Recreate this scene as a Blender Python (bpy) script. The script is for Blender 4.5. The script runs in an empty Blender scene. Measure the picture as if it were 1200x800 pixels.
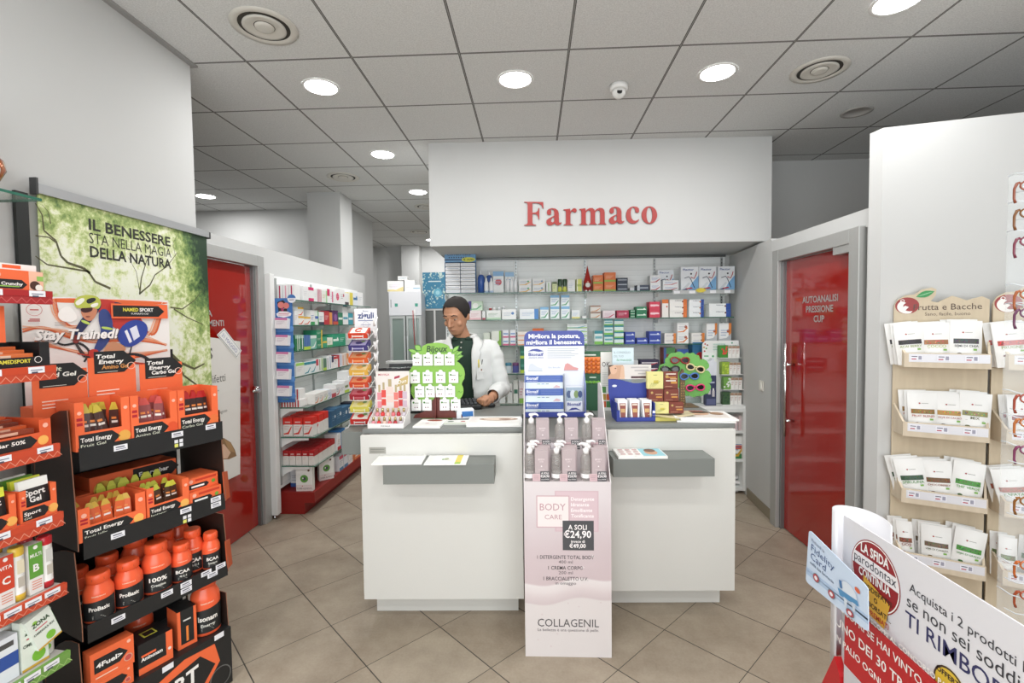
import bpy, bmesh, math, random
from mathutils import Matrix, Vector
from math import sin, cos, pi, radians, sqrt

SC = bpy.context.scene
COL = SC.collection
RNG = random.Random(7)

# ---------------------------------------------------------------- camera
CAM_H, F_PX = 1.55, 558.0
YAW, PITCH, ROLL = -0.0437, -0.0391, -0.01217
R0 = Vector((cos(YAW), -sin(YAW), 0)); F0 = Vector((sin(YAW), cos(YAW), 0)); Z0 = Vector((0, 0, 1))
FWD = F0 * cos(PITCH) + Z0 * sin(PITCH); UP0 = Z0 * cos(PITCH) - F0 * sin(PITCH)
RT = R0 * cos(ROLL) + UP0 * sin(ROLL); UP = UP0 * cos(ROLL) - R0 * sin(ROLL)
cam_data = bpy.data.cameras.new('camera'); cam = bpy.data.objects.new('camera', cam_data); COL.objects.link(cam)
cam.matrix_world = Matrix(((RT.x, UP.x, -FWD.x, 0), (RT.y, UP.y, -FWD.y, 0), (RT.z, UP.z, -FWD.z, CAM_H), (0, 0, 0, 1)))
cam_data.sensor_width = 36; cam_data.lens = F_PX / 1200 * 36; cam_data.clip_start = 0.05
SC.camera = cam

def ray(px, py):
    return RT * ((px - 600) / F_PX) - UP * ((py - 400) / F_PX) + FWD
def atz(px, py, z):
    r = ray(px, py); return Vector((0, 0, CAM_H)) + r * ((z - CAM_H) / r.z)
def aty(px, py, y):
    r = ray(px, py); return Vector((0, 0, CAM_H)) + r * (y / r.y)
def atx(px, py, x):
    r = ray(px, py); return Vector((0, 0, CAM_H)) + r * (x / r.x)
def atl(px, py, p, ang):
    """point of the vertical plane through p running at angle ang seen at a pixel"""
    r = ray(px, py); n = Vector((-sin(ang), cos(ang), 0)); t = (n.x * p[0] + n.y * p[1]) / (n.x * r.x + n.y * r.y)
    return Vector((0, 0, CAM_H)) + r * t

# ---------------------------------------------------------------- colour management and world
SC.view_settings.view_transform = 'Standard'; SC.view_settings.look = 'None'
SC.view_settings.gamma = 1; SC.view_settings.use_curve_mapping = False
SC.view_settings.exposure = 0.32
SC.cycles.use_denoising = True
SC.cycles.max_bounces = 12; SC.cycles.diffuse_bounces = 8; SC.cycles.transparent_max_bounces = 16
SC.cycles.caustics_reflective = False; SC.cycles.caustics_refractive = False
W = bpy.data.worlds.new('World'); SC.world = W; W.use_nodes = True
W.node_tree.nodes['Background'].inputs[0].default_value = (0.90, 0.96, 1.0, 1)
W.node_tree.nodes['Background'].inputs[1].default_value = 1.0
# daylight falling in through the glazed shop front behind the camera
dl = bpy.data.lights.new('daylight', 'AREA'); dl.shape = 'RECTANGLE'; dl.size = 4.6; dl.size_y = 2.3
dl.energy = 118; dl.color = (0.95, 0.98, 1.0)
dlo = bpy.data.objects.new('daylight', dl); COL.objects.link(dlo)
dlo.location = (0.3, -1.72, 1.45); dlo.rotation_euler = (radians(90), 0, 0)
LAMP_E = 8.0      # watts of each downlight
LAMP_S = 12.0      # brightness of the lamp discs

# ---------------------------------------------------------------- materials
def lin(c):
    def f(v): return v / 12.92 if v <= 0.04045 else ((v + 0.055) / 1.055) ** 2.4
    if isinstance(c, str):
        c = tuple(int(c[i:i + 2], 16) / 255 for i in (0, 2, 4))
    return (f(c[0]), f(c[1]), f(c[2]), 1)
MATS = {}
def mat(col, rough=0.5, metal=0.0, kind='', alpha=1.0, trans=0.0, emit=0.0, coat=0.0):
    key = (col, rough, metal, kind, alpha, trans, emit, coat)
    if key in MATS: return MATS[key]
    m = bpy.data.materials.new('%s_%s' % (kind or 'surface', col)); m.use_nodes = True
    nt = m.node_tree; b = nt.nodes['Principled BSDF']; c = lin(col)
    b.inputs['Base Color'].default_value = c; b.inputs['Roughness'].default_value = rough
    b.inputs['Metallic'].default_value = metal
    if coat: b.inputs['Coat Weight'].default_value = coat
    if trans: b.inputs['Transmission Weight'].default_value = trans; b.inputs['IOR'].default_value = 1.45
    if alpha < 1: b.inputs['Alpha'].default_value = alpha
    if emit:
        b.inputs['Emission Color'].default_value = c; b.inputs['Emission Strength'].default_value = emit
    if kind in ('paint', 'card', 'cloth', 'laminate', 'wood', 'steel', 'skin', 'grain'):
        tc = nt.nodes.new('ShaderNodeTexCoord'); n = nt.nodes.new('ShaderNodeTexNoise'); r = nt.nodes.new('ShaderNodeMix'); r.data_type = 'RGBA'
        mp = nt.nodes.new('ShaderNodeMapping'); nt.links.new(tc.outputs['Object'], mp.inputs[0]); nt.links.new(mp.outputs[0], n.inputs['Vector'])
        sc, amt = {'paint': (3, .03), 'card': (60, .05), 'cloth': (9, .06), 'laminate': (400, .10), 'wood': (9, .5), 'steel': (200, .1), 'skin': (30, .10), 'grain': (300, .12)}[kind]
        n.inputs['Scale'].default_value = sc; n.inputs['Detail'].default_value = 3
        if kind == 'wood': mp.inputs['Scale'].default_value = (3.0, 3.0, .35)
        if kind == 'steel': mp.inputs['Scale'].default_value = (1, 1, .02)
        f = .72 if kind == 'wood' else 1 - amt
        r.inputs[6].default_value = c; r.inputs[7].default_value = (c[0] * f, c[1] * (f * .95 if kind == 'wood' else f), c[2] * (f * .9 if kind == 'wood' else f), 1)
        nt.links.new(n.outputs['Fac'], r.inputs[0]); nt.links.new(r.outputs[2], b.inputs['Base Color'])
        if kind in ('cloth', 'paint'):
            bp = nt.nodes.new('ShaderNodeBump'); bp.inputs['Strength'].default_value = .15 if kind == 'cloth' else .04
            nt.links.new(n.outputs['Fac'], bp.inputs['Height']); nt.links.new(bp.outputs[0], b.inputs['Normal'])
    MATS[key] = m
    return m
def node_mat(name, build):
    m = bpy.data.materials.new(name); m.use_nodes = True
    nt = m.node_tree; build(nt, nt.nodes, nt.links, nt.nodes['Principled BSDF']); return m
def mth(nt, op, a, b=None, c=None):
    n = nt.nodes.new('ShaderNodeMath'); n.operation = op
    for i, v in enumerate((a, b, c)):
        if v is None: continue
        if isinstance(v, (int, float)): n.inputs[i].default_value = v
        else: nt.links.new(v, n.inputs[i])
    return n.outputs[0]

CARD = lambda c: mat(c, .55, 0, 'card')
GLOSS = lambda c: mat(c, .3)
WHITE = mat('f1f2f1', .5)
LAM_W = mat('d4d4cf', .38, 0, 'grain')
GREY_TOP = mat('7b7e7b', .42, 0, 'laminate')
GREY_SHELF = mat('757975', .5, 0, 'laminate')
ALU = mat('b4b5b3', .42, .35, 'steel')
CHROME = mat('c9c9c9', .18, 1.0)
STEELW = mat('e6e7e6', .4)
GLASS_EDGE = mat('2f6a58', .15)
RED = mat('8e1a12', .35, 0, 'paint')

# ---------------------------------------------------------------- mesh builder
_txt = {}
def text2d(s, bold=0.0, shear=0.0, res=2):
    key = (s, bold, shear, res)
    if key in _txt: return _txt[key]
    cu = bpy.data.curves.new('t', 'FONT'); cu.body = s; cu.size = 1; cu.offset = bold; cu.shear = shear; cu.resolution_u = res
    cu.fill_mode = 'FRONT'
    o = bpy.data.objects.new('t', cu); COL.objects.link(o)
    dg = bpy.context.evaluated_depsgraph_get(); me = bpy.data.meshes.new_from_object(o.evaluated_get(dg))
    vs = [(v.co.x, v.co.y) for v in me.vertices]; fs = [tuple(p.vertices) for p in me.polygons]
    bpy.data.objects.remove(o); bpy.data.curves.remove(cu); bpy.data.meshes.remove(me)
    if vs:
        x0 = min(v[0] for v in vs); x1 = max(v[0] for v in vs)
        vs = [(v[0] - x0, v[1]) for v in vs]; w = x1 - x0
    else: w = 0
    fs = [f if sum((vs[f[i]][0] * vs[f[(i + 1) % len(f)]][1] - vs[f[(i + 1) % len(f)]][0] * vs[f[i]][1]) for i in range(len(f))) > 0 else f[::-1] for f in fs]
    _txt[key] = (vs, fs, w); return _txt[key]

class MB:
    """collects shapes (front is local -Y, up is Z) and links them as ONE mesh"""
    def __init__(s, M=None):
        s.v = []; s.f = []; s.m = []; s.sm = []; s.M = M or Matrix(); s.mats = []
    def mi(s, m):
        if m not in s.mats: s.mats.append(m)
        return s.mats.index(m)
    def add(s, vs, fs, m, smooth=False):
        o = len(s.v); s.v += [s.M @ Vector(v) for v in vs]; k = s.mi(m)
        for f in fs: s.f.append(tuple(o + i for i in f)); s.m.append(k); s.sm.append(smooth)
        return s
    def box(s, x0, x1, y0, y1, z0, z1, m):
        vs = [(x, y, z) for z in (z0, z1) for y in (y0, y1) for x in (x0, x1)]
        return s.add(vs, [(0, 2, 3, 1), (4, 5, 7, 6), (0, 1, 5, 4), (2, 6, 7, 3), (0, 4, 6, 2), (1, 3, 7, 5)], m)
    def cbox(s, cx, cy, z0, w, d, h, m): return s.box(cx - w / 2, cx + w / 2, cy - d / 2, cy + d / 2, z0, z0 + h, m)
    def rect(s, x0, x1, z0, z1, m, y=0.0):            # a thin print on a front face
        return s.add([(x0, y, z0), (x1, y, z0), (x1, y, z1), (x0, y, z1)], [(0, 1, 2, 3)], m)
    def poly(s, pts, m, y=0.0):                       # flat polygon facing -Y
        a = sum(pts[i][0] * pts[(i + 1) % len(pts)][1] - pts[(i + 1) % len(pts)][0] * pts[i][1] for i in range(len(pts)))
        if a < 0: pts = pts[::-1]
        return s.add([(p[0], y, p[1]) for p in pts], [tuple(range(len(pts)))], m)
    def slab(s, pts, y0, y1, m, side=None):           # extruded outline, y0 front
        a = sum(pts[i][0] * pts[(i + 1) % len(pts)][1] - pts[(i + 1) % len(pts)][0] * pts[i][1] for i in range(len(pts)))
        if a < 0: pts = pts[::-1]
        n = len(pts); vs = [(p[0], y0, p[1]) for p in pts] + [(p[0], y1, p[1]) for p in pts]
        s.add(vs, [tuple(range(n)), tuple(range(2 * n - 1, n - 1, -1))], m)
        return s.add(vs, [(i, i + n, (i + 1) % n + n, (i + 1) % n) for i in range(n)], side or m)
    def disc(s, cx, cz, r, m, y=0.0, n=20, rz=None):
        rz = rz or r
        return s.poly([(cx + r * cos(2 * pi * i / n), cz + rz * sin(2 * pi * i / n)) for i in range(n)], m, y)
    def ring(s, cx, cz, r, t, m, y=0.0, n=24):
        vs = []; fs = []
        for i in range(n):
            a = 2 * pi * i / n
            vs += [(cx + r * cos(a), y, cz + r * sin(a)), (cx + (r - t) * cos(a), y, cz + (r - t) * sin(a))]
        for i in range(n):
            j = (i + 1) % n; fs.append((2 * i, 2 * j, 2 * j + 1, 2 * i + 1))
        return s.add(vs, fs, m)
    def text(s, t, x, z, size, m, y=0.0, al='C', bold=0.0, fit=None, shear=0.0, rot=0.0, res=2):
        vs, fs, w = text2d(t, bold, shear, res)
        if not vs: return s
        sx = size
        if fit: sx = min(fit / w, size * 1.35) if w else size
        ox = {'C': -w / 2, 'L': 0, 'R': -w}[al]; c, q = cos(rot), sin(rot)
        pts = [((a + ox) * sx, b * size) for a, b in vs]
        return s.add([(x + a * c - b * q, y, z + a * q + b * c) for a, b in pts], fs, m)
    def lathe(s, prof, m, cx=0, cy=0, n=20, smooth=True, mats=None, cap=True):
        k = len(prof); vs = []; fs = []
        for i in range(n):
            a = 2 * pi * i / n
            vs += [(cx + r * cos(a), cy + r * sin(a), z) for r, z in prof]
        for j in range(k - 1):
            fs = [(i * k + j, ((i + 1) % n) * k + j, ((i + 1) % n) * k + j + 1, i * k + j + 1) for i in range(n)]
            if j == 0: base = len(s.v); s.v += [s.M @ Vector(v) for v in vs]
            q = s.mi(mats[j] if mats else m)
            for f in fs: s.f.append(tuple(base + t for t in f)); s.m.append(q); s.sm.append(smooth)
        if cap:
            if prof[0][0] > 1e-5: s.f.append(tuple(base + i * k for i in range(n))[::-1]); s.m.append(s.mi(mats[0] if mats else m)); s.sm.append(False)
            if prof[-1][0] > 1e-5: s.f.append(tuple(base + i * k + k - 1 for i in range(n))); s.m.append(s.mi(mats[-1] if mats else m)); s.sm.append(False)
        return s
    def tube(s, pts, r, m, n=8, smooth=True, closed=False):
        pts = [Vector(p) for p in pts]; rs = r if isinstance(r, (list, tuple)) else [r] * len(pts)
        rings = []; up = None; N = len(pts)
        for i, p in enumerate(pts):
            if closed: d = pts[(i + 1) % N] - pts[i - 1]
            else: d = (pts[min(i + 1, N - 1)] - pts[max(i - 1, 0)])
            d.normalize()
            if up is None: up = Vector((0, 0, 1)) if abs(d.z) < .9 else Vector((1, 0, 0))
            a = d.cross(up); a.normalize(); b = a.cross(d); up = b
            rings.append([p + (a * cos(2 * pi * k / n) + b * sin(2 * pi * k / n)) * rs[i] for k in range(n)])
        vs = [v for g in rings for v in g]; fs = []
        for i in range(N if closed else N - 1):
            j = (i + 1) % N
            for k in range(n): fs.append((i * n + k, j * n + k, j * n + (k + 1) % n, i * n + (k + 1) % n))
        if not closed: fs += [tuple(range(n)), tuple(range(len(vs) - 1, len(vs) - n - 1, -1))]
        return s.add(vs, fs, m, smooth)
    def ball(s, c, r, m, n=14, k=9, sx=1, sy=1, sz=1):
        prof = [(r * sin(pi * i / k), -r * cos(pi * i / k) * sz) for i in range(k + 1)]
        o = s.M; s.M = o @ Matrix.Translation(c) @ Matrix.Diagonal((sx, sy, 1, 1)); s.lathe(prof, m, n=n, cap=False); s.M = o
        return s
    def mesh(s, name):
        me = bpy.data.meshes.new(name); me.from_pydata(s.v, [], s.f)
        for q in s.mats: me.materials.append(q)
        me.polygons.foreach_set('material_index', s.m); me.polygons.foreach_set('use_smooth', s.sm)
        me.update(); return me
    def build(s, name, parent=None, loc=(0, 0, 0), rz=0.0, bevel=0.0, kind=None):
        o = bpy.data.objects.new(name, s.mesh(name)); COL.objects.link(o)
        o.location = loc; o.rotation_euler = (0, 0, rz)
        if parent: o.parent = parent
        if kind: o['kind'] = kind
        if bevel:
            b = o.modifiers.new('bevel', 'BEVEL'); b.width = bevel; b.segments = 2; b.limit_method = 'ANGLE'
        return o
def tag(o, label, cat, group=None):
    o['label'] = label; o['category'] = cat
    if group: o['group'] = group
    assert 4 <= len(label.split()) <= 16, label
    return o
def thing(name, label, cat, loc=(0, 0, 0), rz=0.0, group=None):
    o = bpy.data.objects.new(name, None); COL.objects.link(o); o.location = loc; o.rotation_euler = (0, 0, rz)
    o.empty_display_size = .05
    return tag(o, label, cat, group)
def dup(root, loc, rz=None, label=None, group=None):
    r = root.copy(); COL.objects.link(r); r.location = loc
    if rz is not None: r.rotation_euler = (0, 0, rz)
    if label: r['label'] = label
    if group: r['group'] = group
    for ch in list(root.children):
        c = ch.copy(); COL.objects.link(c); c.parent = r
        for g in ch.children:
            d = g.copy(); COL.objects.link(d); d.parent = c
    return r
ORD = ['first', 'second', 'third', 'fourth', 'fifth', 'sixth', 'seventh', 'eighth', 'ninth', 'tenth', 'eleventh', 'twelfth', 'thirteenth', 'fourteenth', 'fifteenth', 'sixteenth', 'seventeenth', 'eighteenth', 'nineteenth', 'twentieth'] + ['%dth' % i for i in range(21, 60)]
def rot_off(p, rz, dx, dy, dz=0):
    return Vector((p[0] + dx * cos(rz) - dy * sin(rz), p[1] + dx * sin(rz) + dy * cos(rz), p[2] + dz))
# ================================================================ the setting
CE = 3.03
def floor_nodes(nt, N, L, b):
    g = nt.nodes.new('ShaderNodeNewGeometry'); sp = nt.nodes.new('ShaderNodeSeparateXYZ')
    mp = nt.nodes.new('ShaderNodeMapping'); mp.vector_type = 'POINT'
    L.new(g.outputs['Position'], mp.inputs[0])
    T, A = 0.4013, 2.36196
    # tile coordinates: rotate about the node at (-2.198, 3.484)
    c, s = cos(-A), sin(-A); ox, oy = -2.198, 3.484
    mp.inputs['Rotation'].default_value = (0, 0, -A)
    mp.inputs['Location'].default_value = (-(ox * c - oy * s), -(ox * s + oy * c), 0)
    L.new(mp.outputs[0], sp.inputs[0])
    def line(v, w):
        f = mth(nt, 'FRACT', mth(nt, 'ADD', mth(nt, 'DIVIDE', v, T), 0.5))
        return mth(nt, 'LESS_THAN', mth(nt, 'ABSOLUTE', mth(nt, 'SUBTRACT', f, 0.5)), w / T)
    jo = mth(nt, 'MAXIMUM', line(sp.outputs[0], .0017), line(sp.outputs[1], .0026))
    cell = nt.nodes.new('ShaderNodeCombineXYZ')
    L.new(mth(nt, 'FLOOR', mth(nt, 'DIVIDE', sp.outputs[0], T)), cell.inputs[0]); L.new(mth(nt, 'FLOOR', mth(nt, 'DIVIDE', sp.outputs[1], T)), cell.inputs[1])
    wn = nt.nodes.new('ShaderNodeTexWhiteNoise'); L.new(cell.outputs[0], wn.inputs['Vector'])
    n1 = nt.nodes.new('ShaderNodeTexNoise'); n1.inputs['Scale'].default_value = 5; n1.inputs['Detail'].default_value = 6; n1.inputs['Roughness'].default_value = .65
    L.new(g.outputs['Position'], n1.inputs['Vector'])
    n2 = nt.nodes.new('ShaderNodeTexNoise'); n2.inputs['Scale'].default_value = 90; n2.inputs['Detail'].default_value = 3; L.new(g.outputs['Position'], n2.inputs['Vector'])
    fac = mth(nt, 'ADD', mth(nt, 'MULTIPLY', n1.outputs[0], .75), mth(nt, 'ADD', mth(nt, 'MULTIPLY', n2.outputs[0], .25), mth(nt, 'MULTIPLY', wn.outputs[0], .14)))
    cr = nt.nodes.new('ShaderNodeValToRGB'); cr.color_ramp.elements[0].position = .3; cr.color_ramp.elements[1].position = .8
    cr.color_ramp.elements[0].color = lin('8a7c6b'); cr.color_ramp.elements[1].color = lin('b0a492')
    L.new(fac, cr.inputs[0])
    mx = nt.nodes.new('ShaderNodeMix'); mx.data_type = 'RGBA'; mx.inputs[7].default_value = lin('3a352e')
    L.new(jo, mx.inputs[0]); L.new(cr.outputs[0], mx.inputs[6]); L.new(mx.outputs[2], b.inputs['Base Color'])
    b.inputs['Roughness'].default_value = .45
M_FLOOR = node_mat('floor_tiles', floor_nodes)
def ceil_nodes(nt, N, L, b):
    g = nt.nodes.new('ShaderNodeNewGeometry'); sp = nt.nodes.new('ShaderNodeSeparateXYZ'); L.new(g.outputs['Position'], sp.inputs[0])
    def d(v, o):
        f = mth(nt, 'FRACT', mth(nt, 'ADD', mth(nt, 'DIVIDE', mth(nt, 'SUBTRACT', v, o), .6), .5))
        return mth(nt, 'MULTIPLY', mth(nt, 'ABSOLUTE', mth(nt, 'SUBTRACT', f, .5)), .6)
    dm = mth(nt, 'MINIMUM', d(sp.outputs[0], -1.587), d(sp.outputs[1], 2.66))
    edge = mth(nt, 'MULTIPLY', mth(nt, 'GREATER_THAN', dm, .0032), mth(nt, 'LESS_THAN', dm, .0068))
    bar = mth(nt, 'LESS_THAN', dm, .0032)
    n2 = nt.nodes.new('ShaderNodeTexNoise'); n2.inputs['Scale'].default_value = 160; n2.inputs['Detail'].default_value = 4; L.new(g.outputs['Position'], n2.inputs['Vector'])
    cr = nt.nodes.new('ShaderNodeValToRGB'); cr.color_ramp.elements[0].color = lin('cccdcc'); cr.color_ramp.elements[1].color = lin('dfe0df')
    cr.color_ramp.elements[0].position = .35; cr.color_ramp.elements[1].position = .65; L.new(n2.outputs[0], cr.inputs[0])
    m1 = nt.nodes.new('ShaderNodeMix'); m1.data_type = 'RGBA'; m1.inputs[7].default_value = lin('8d8b88'); L.new(bar, m1.inputs[0]); L.new(cr.outputs[0], m1.inputs[6])
    m2 = nt.nodes.new('ShaderNodeMix'); m2.data_type = 'RGBA'; m2.inputs[7].default_value = lin('3e3e3d'); L.new(edge, m2.inputs[0]); L.new(m1.outputs[2], m2.inputs[6])
    L.new(m2.outputs[2], b.inputs['Base Color']); b.inputs['Roughness'].default_value = .9
M_CEIL = node_mat('ceiling_tiles', ceil_nodes)
M_WALL = mat('c8c9c8', .75, 0, 'paint')
MB().box(-5, 5, -1.8, 9.4, -.1, 0, M_FLOOR).build('floor', kind='structure')
MB().box(-5, 5, -1.8, 9.4, CE, CE + .1, M_CEIL).build('ceiling', kind='structure')
# tall wall on the left with its perimeter trim
MB().box(-2.15, -1.915, -1.8, 2.664, 0, CE, M_WALL).build('wall_left', kind='structure')
MB().box(-1.915, -1.885, -1.8, 2.664, CE - .012, CE, mat('9c9b99', .6)).box(-2.15, -1.885, 2.664, 2.685, CE - .012, CE, mat('9c9b99', .6)).build('trim_1', kind='structure')
# low wall with the red door on the left (2.17 m high), open above
LW = -2.13
m = MB(); m.box(LW - .1, LW, 2.664, 2.70, 0, 2.17, M_WALL); m.box(LW - .1, LW, 3.62, 5.27, 0, 2.17, M_WALL); m.box(LW - .1, LW, 2.70, 3.62, 2.07, 2.17, M_WALL)
m.build('wall_left', kind='structure')
MB().box(-2.50, LW, 5.27, 5.62, 0, CE, M_WALL).build('wall_left', kind='structure')
MB().box(-4.9, -2.36, 6.0, 6.1, 0, CE, M_WALL).box(-2.36, -2.30, 6.0, 6.85, 0, CE, M_WALL).box(-2.45, LW, 5.62, 6.0, 0, 2.17, M_WALL).build('wall_left', kind='structure')
MB().box(-4.9, -4.8, -1.8, 6.0, 0, CE, M_WALL).build('wall_left', kind='structure')
MB().box(-3.1, -3.0, 6.85, 9.15, 0, CE, M_WALL).box(-3.0, -2.36, 6.85, 6.95, 0, CE, M_WALL).build('wall_left', kind='structure')
MB().box(-3.1, 5, 9.12, 9.22, 0, CE, M_WALL).box(-2.45, -2.12, 8.9, 9.12, 0, CE, M_WALL).build('wall_back', kind='structure')
# right side: low wall with the red door, the dropped bulkhead, the end wall behind it
RW = 1.83
m = MB()
m.box(RW, RW + .1, 2.65, 2.70, 0, 2.15, M_WALL); m.box(RW, RW + .1, 2.70, 3.67, 2.05, 2.15, M_WALL); m.box(RW, RW + .1, 3.67, 3.75, 0, 2.15, M_WALL)
m.add([(RW, 3.75, 0), (1.92, 4.75, 0), (2.02, 4.75, 0), (RW + .1, 3.75, 0), (RW, 3.75, 2.17), (1.92, 4.75, 2.17), (2.02, 4.75, 2.17), (RW + .1, 3.75, 2.17)],
      [(0, 1, 5, 4), (1, 2, 6, 5), (2, 3, 7, 6), (3, 0, 4, 7), (4, 5, 6, 7)], M_WALL)
m.build('wall_right', kind='structure')
m = MB(); m.add([(RW - .012, 3.67, 0), (1.862, 4.21, 0), (1.88, 4.21, 0), (RW + .002, 3.67, 0), (RW - .012, 3.67, .08), (1.862, 4.21, .08), (1.88, 4.21, .08), (RW + .002, 3.67, .08)],
      [(0, 1, 5, 4), (1, 2, 6, 5), (3, 0, 4, 7), (4, 5, 6, 7)], mat('8e8674', .5)); m.build('baseboard_right', kind='structure')
MB().box(LW, LW + .012, 3.66, 3.72, 0, .08, mat('8e8674', .5)).build('baseboard_left', kind='structure')
MB().box(2.2, 4.9, 4.62, 4.72, 0, CE, M_WALL).build('wall_right', kind='structure')
MB().box(4.9, 5.0, -1.8, 9.4, 0, CE, M_WALL).build('wall_right', kind='structure')
BR = radians(1.35)
BK = (-.84, 3.93)
m = MB(); m.box(0, 2.79, 0, .90, 2.19, CE, M_WALL); m.box(0, 2.79, .78, .90, 0, 2.19, M_WALL)
m.build('wall_back', loc=(BK[0], BK[1], 0), rz=BR, kind='structure')
# free-standing white wall on the right, 2.53 m high
WA = radians(-14.7); WP = Vector((1.815, 2.575, 0))
m = MB(); m.add([(1.80, 2.65, 0), (WP.x, WP.y, 0), (WP.x + 2.6 * cos(WA), WP.y + 2.6 * sin(WA), 0), (WP.x + 2.6 * cos(WA), WP.y + .2 + 2.6 * sin(WA), 0), (1.93, 2.70, 0), (1.80, 2.65, 2.53), (WP.x, WP.y, 2.53), (WP.x + 2.6 * cos(WA), WP.y + 2.6 * sin(WA), 2.53), (WP.x + 2.6 * cos(WA), WP.y + .2 + 2.6 * sin(WA), 2.53), (1.93, 2.70, 2.53)],
               [(0, 1, 6, 5), (1, 2, 7, 6), (2, 3, 8, 7), (3, 4, 9, 8), (4, 0, 5, 9), (5, 6, 7, 8, 9)], M_WALL)
m.build('wall_right', kind='structure')
# shop front behind the camera: piers, glazed window
m = MB(); m.box(-5, -2.4, -1.9, -1.8, 0, CE, M_WALL); m.box(2.9, 5, -1.9, -1.8, 0, CE, M_WALL); m.box(-2.4, 2.9, -1.9, -1.8, 2.65, CE, M_WALL); m.build('wall_front', kind='structure')
m = MB()
for x in (-2.4, -.65, 1.1, 2.85): m.box(x, x + .05, -1.88, -1.82, 0, 2.65, ALU)
m.box(-2.4, 2.9, -1.88, -1.82, 0, .06, ALU); m.box(-2.4, 2.9, -1.88, -1.82, 2.6, 2.65, ALU); wf = m.build('window_1', kind='structure')
MB().box(-2.35, 2.85, -1.853, -1.847, .06, 2.6, mat('e8f2ef', .02, 0, 'pane', trans=1.0)).build('window_pane', wf)

# ---- doors
M_REDG = mat('9c1e15', .10, 0, '', coat=.6)
def red_door(name, side, x, y0, y1, ztop):
    s = side  # +1: the door faces +X (left wall), -1: faces -X
    fr = MB()
    f = .085
    for a, b_ in ((y0, y0 + f), (y1 - f, y1)): fr.box(min(x - s * .03, x + s * .035), max(x - s * .03, x + s * .035), a, b_, 0, ztop, ALU)
    fr.box(min(x - s * .03, x + s * .035), max(x - s * .03, x + s * .035), y0 + f, y1 - f, ztop - f, ztop, ALU)
    for a, b_ in ((y0 + f, y0 + f + .02), (y1 - f - .02, y1 - f)): fr.box(min(x - s * .05, x + s * .01), max(x - s * .05, x + s * .01), a, b_, 0, ztop - f, mat('7f8080', .4, .6))
    o = fr.build(name, kind='structure', bevel=.003)
    g = MB().box(min(x - s * .03, x - s * .018), max(x - s * .03, x - s * .018), y0 + f + .005, y1 - f - .005, .008, ztop - f - .004, M_REDG).build('red_glass_panel', o)
    return o
dL = red_door('door_1', 1, LW, 2.72, 3.66, 2.09)
dR = red_door('door_2', -1, RW, 2.715, 3.665, 2.06)
# lever handle and lettering, left door
m = MB(Matrix.Translation((LW + .018, 3.50, 1.07)) @ Matrix.Rotation(pi / 2, 4, 'Z'))
M0 = m.M
m.M = M0 @ Matrix.Translation((0, 0, 0)) @ Matrix.Rotation(pi / 2, 4, 'X'); m.lathe([(.026, 0), (.026, .035), (.02, .042)], CHROME)
m.M = M0; m.tube([(0, -.04, 0), (-.02, -.055, 0), (-.06, -.058, -.003), (-.11, -.056, 0)], [.012, .012, .01, .009], CHROME)
m.build('door_handle', dL)
GREYT = mat('a9a6a4', .5)
ml = MB(Matrix.Translation((LW + .021, 3.10, 0)) @ Matrix.Rotation(pi / 2, 4, 'Z'))
ml.text('SALA', -.045, 1.618, .056, GREYT, al='R', bold=.02, fit=.16); ml.text('TRATTAMENTI', .07, 1.553, .056, GREYT, al='R', bold=.02, fit=.36)
ml.build('door_lettering', dL)
m = MB()
m.tube([(RW - .045, 3.445, .72), (RW - .045, 3.445, 1.38)], .011, CHROME, n=10)
for z in (.83, 1.23): m.tube([(RW - .045, 3.445, z), (RW + .02, 3.445, z)], .009, CHROME)
m.build('door_pull_bar', dR)
ml = MB(Matrix.Translation((RW + .016, 3.16, 0)) @ Matrix.Rotation(-pi / 2, 4, 'Z'))
for i, t in enumerate(('AUTOANALISI', 'PRESSIONE', 'CUP')): ml.text(t, 0, 1.660 - i * .064, .060, GREYT, al='C', bold=.02)
ml.build('door_lettering', dR)
MB().box(RW - .03, RW + .03, 2.80, 2.95, 1.93, 1.975, ALU).build('door_closer', dR)

# ---- ceiling fittings
def make_lamp():
    t = thing('recessed_downlight', 'x x x x', 'ceiling light')
    m = MB(); m.lathe([(.112, -.001), (.112, -.004), (.098, -.006), (.094, -.002)], mat('e9e9e7', .4), n=32, cap=False); m.build('lamp_rim', t)
    m = MB(); m.lathe([(.0, -.003), (.094, -.003)], mat('ffffff', .5, 0, 'lamp', emit=LAMP_S), n=32, cap=False); m.build('diffuser', t)
    return t
def lamp_light(x, y, w):
    l = bpy.data.lights.new('downlight_beam', 'AREA'); l.shape = 'DISK'; l.size = .2; l.energy = w; l.color = (1.0, .99, .975)
    o = bpy.data.objects.new('downlight_beam', l); COL.objects.link(o); o.location = (x, y, CE - .012); return o
LP = [(-1.30, 2.97, 'round lit downlight above the orange display, left of ceiling', 1), (-.09, 2.96, 'round lit downlight above centre of white bulkhead', 1), (1.12, 2.96, 'round lit downlight right of the dome camera', 1),
      (1.72, 2.36, 'round lit downlight cut by the top edge near right', 1), (-1.29, 4.16, 'round lit downlight above the left aisle, just left of bulkhead', 1),
      (-3.70, 5.32, 'round lit downlight beyond the low wall at far left', 1), (-1.27, 5.36, 'round lit downlight behind the bulkhead left edge', 1), (-1.76, 8.40, 'tiny far lit downlight over the rear store', 1)]
proto = make_lamp()
for i, (x, y, lb, on) in enumerate(LP):
    o = proto if i == 0 else dup(proto, (0, 0, 0)); o.location = (x, y, CE); o['label'] = lb; o['group'] = 'round ceiling downlights'
    lamp_light(x, y, LAMP_E * (1 if y < 5 else 1.7))
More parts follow.
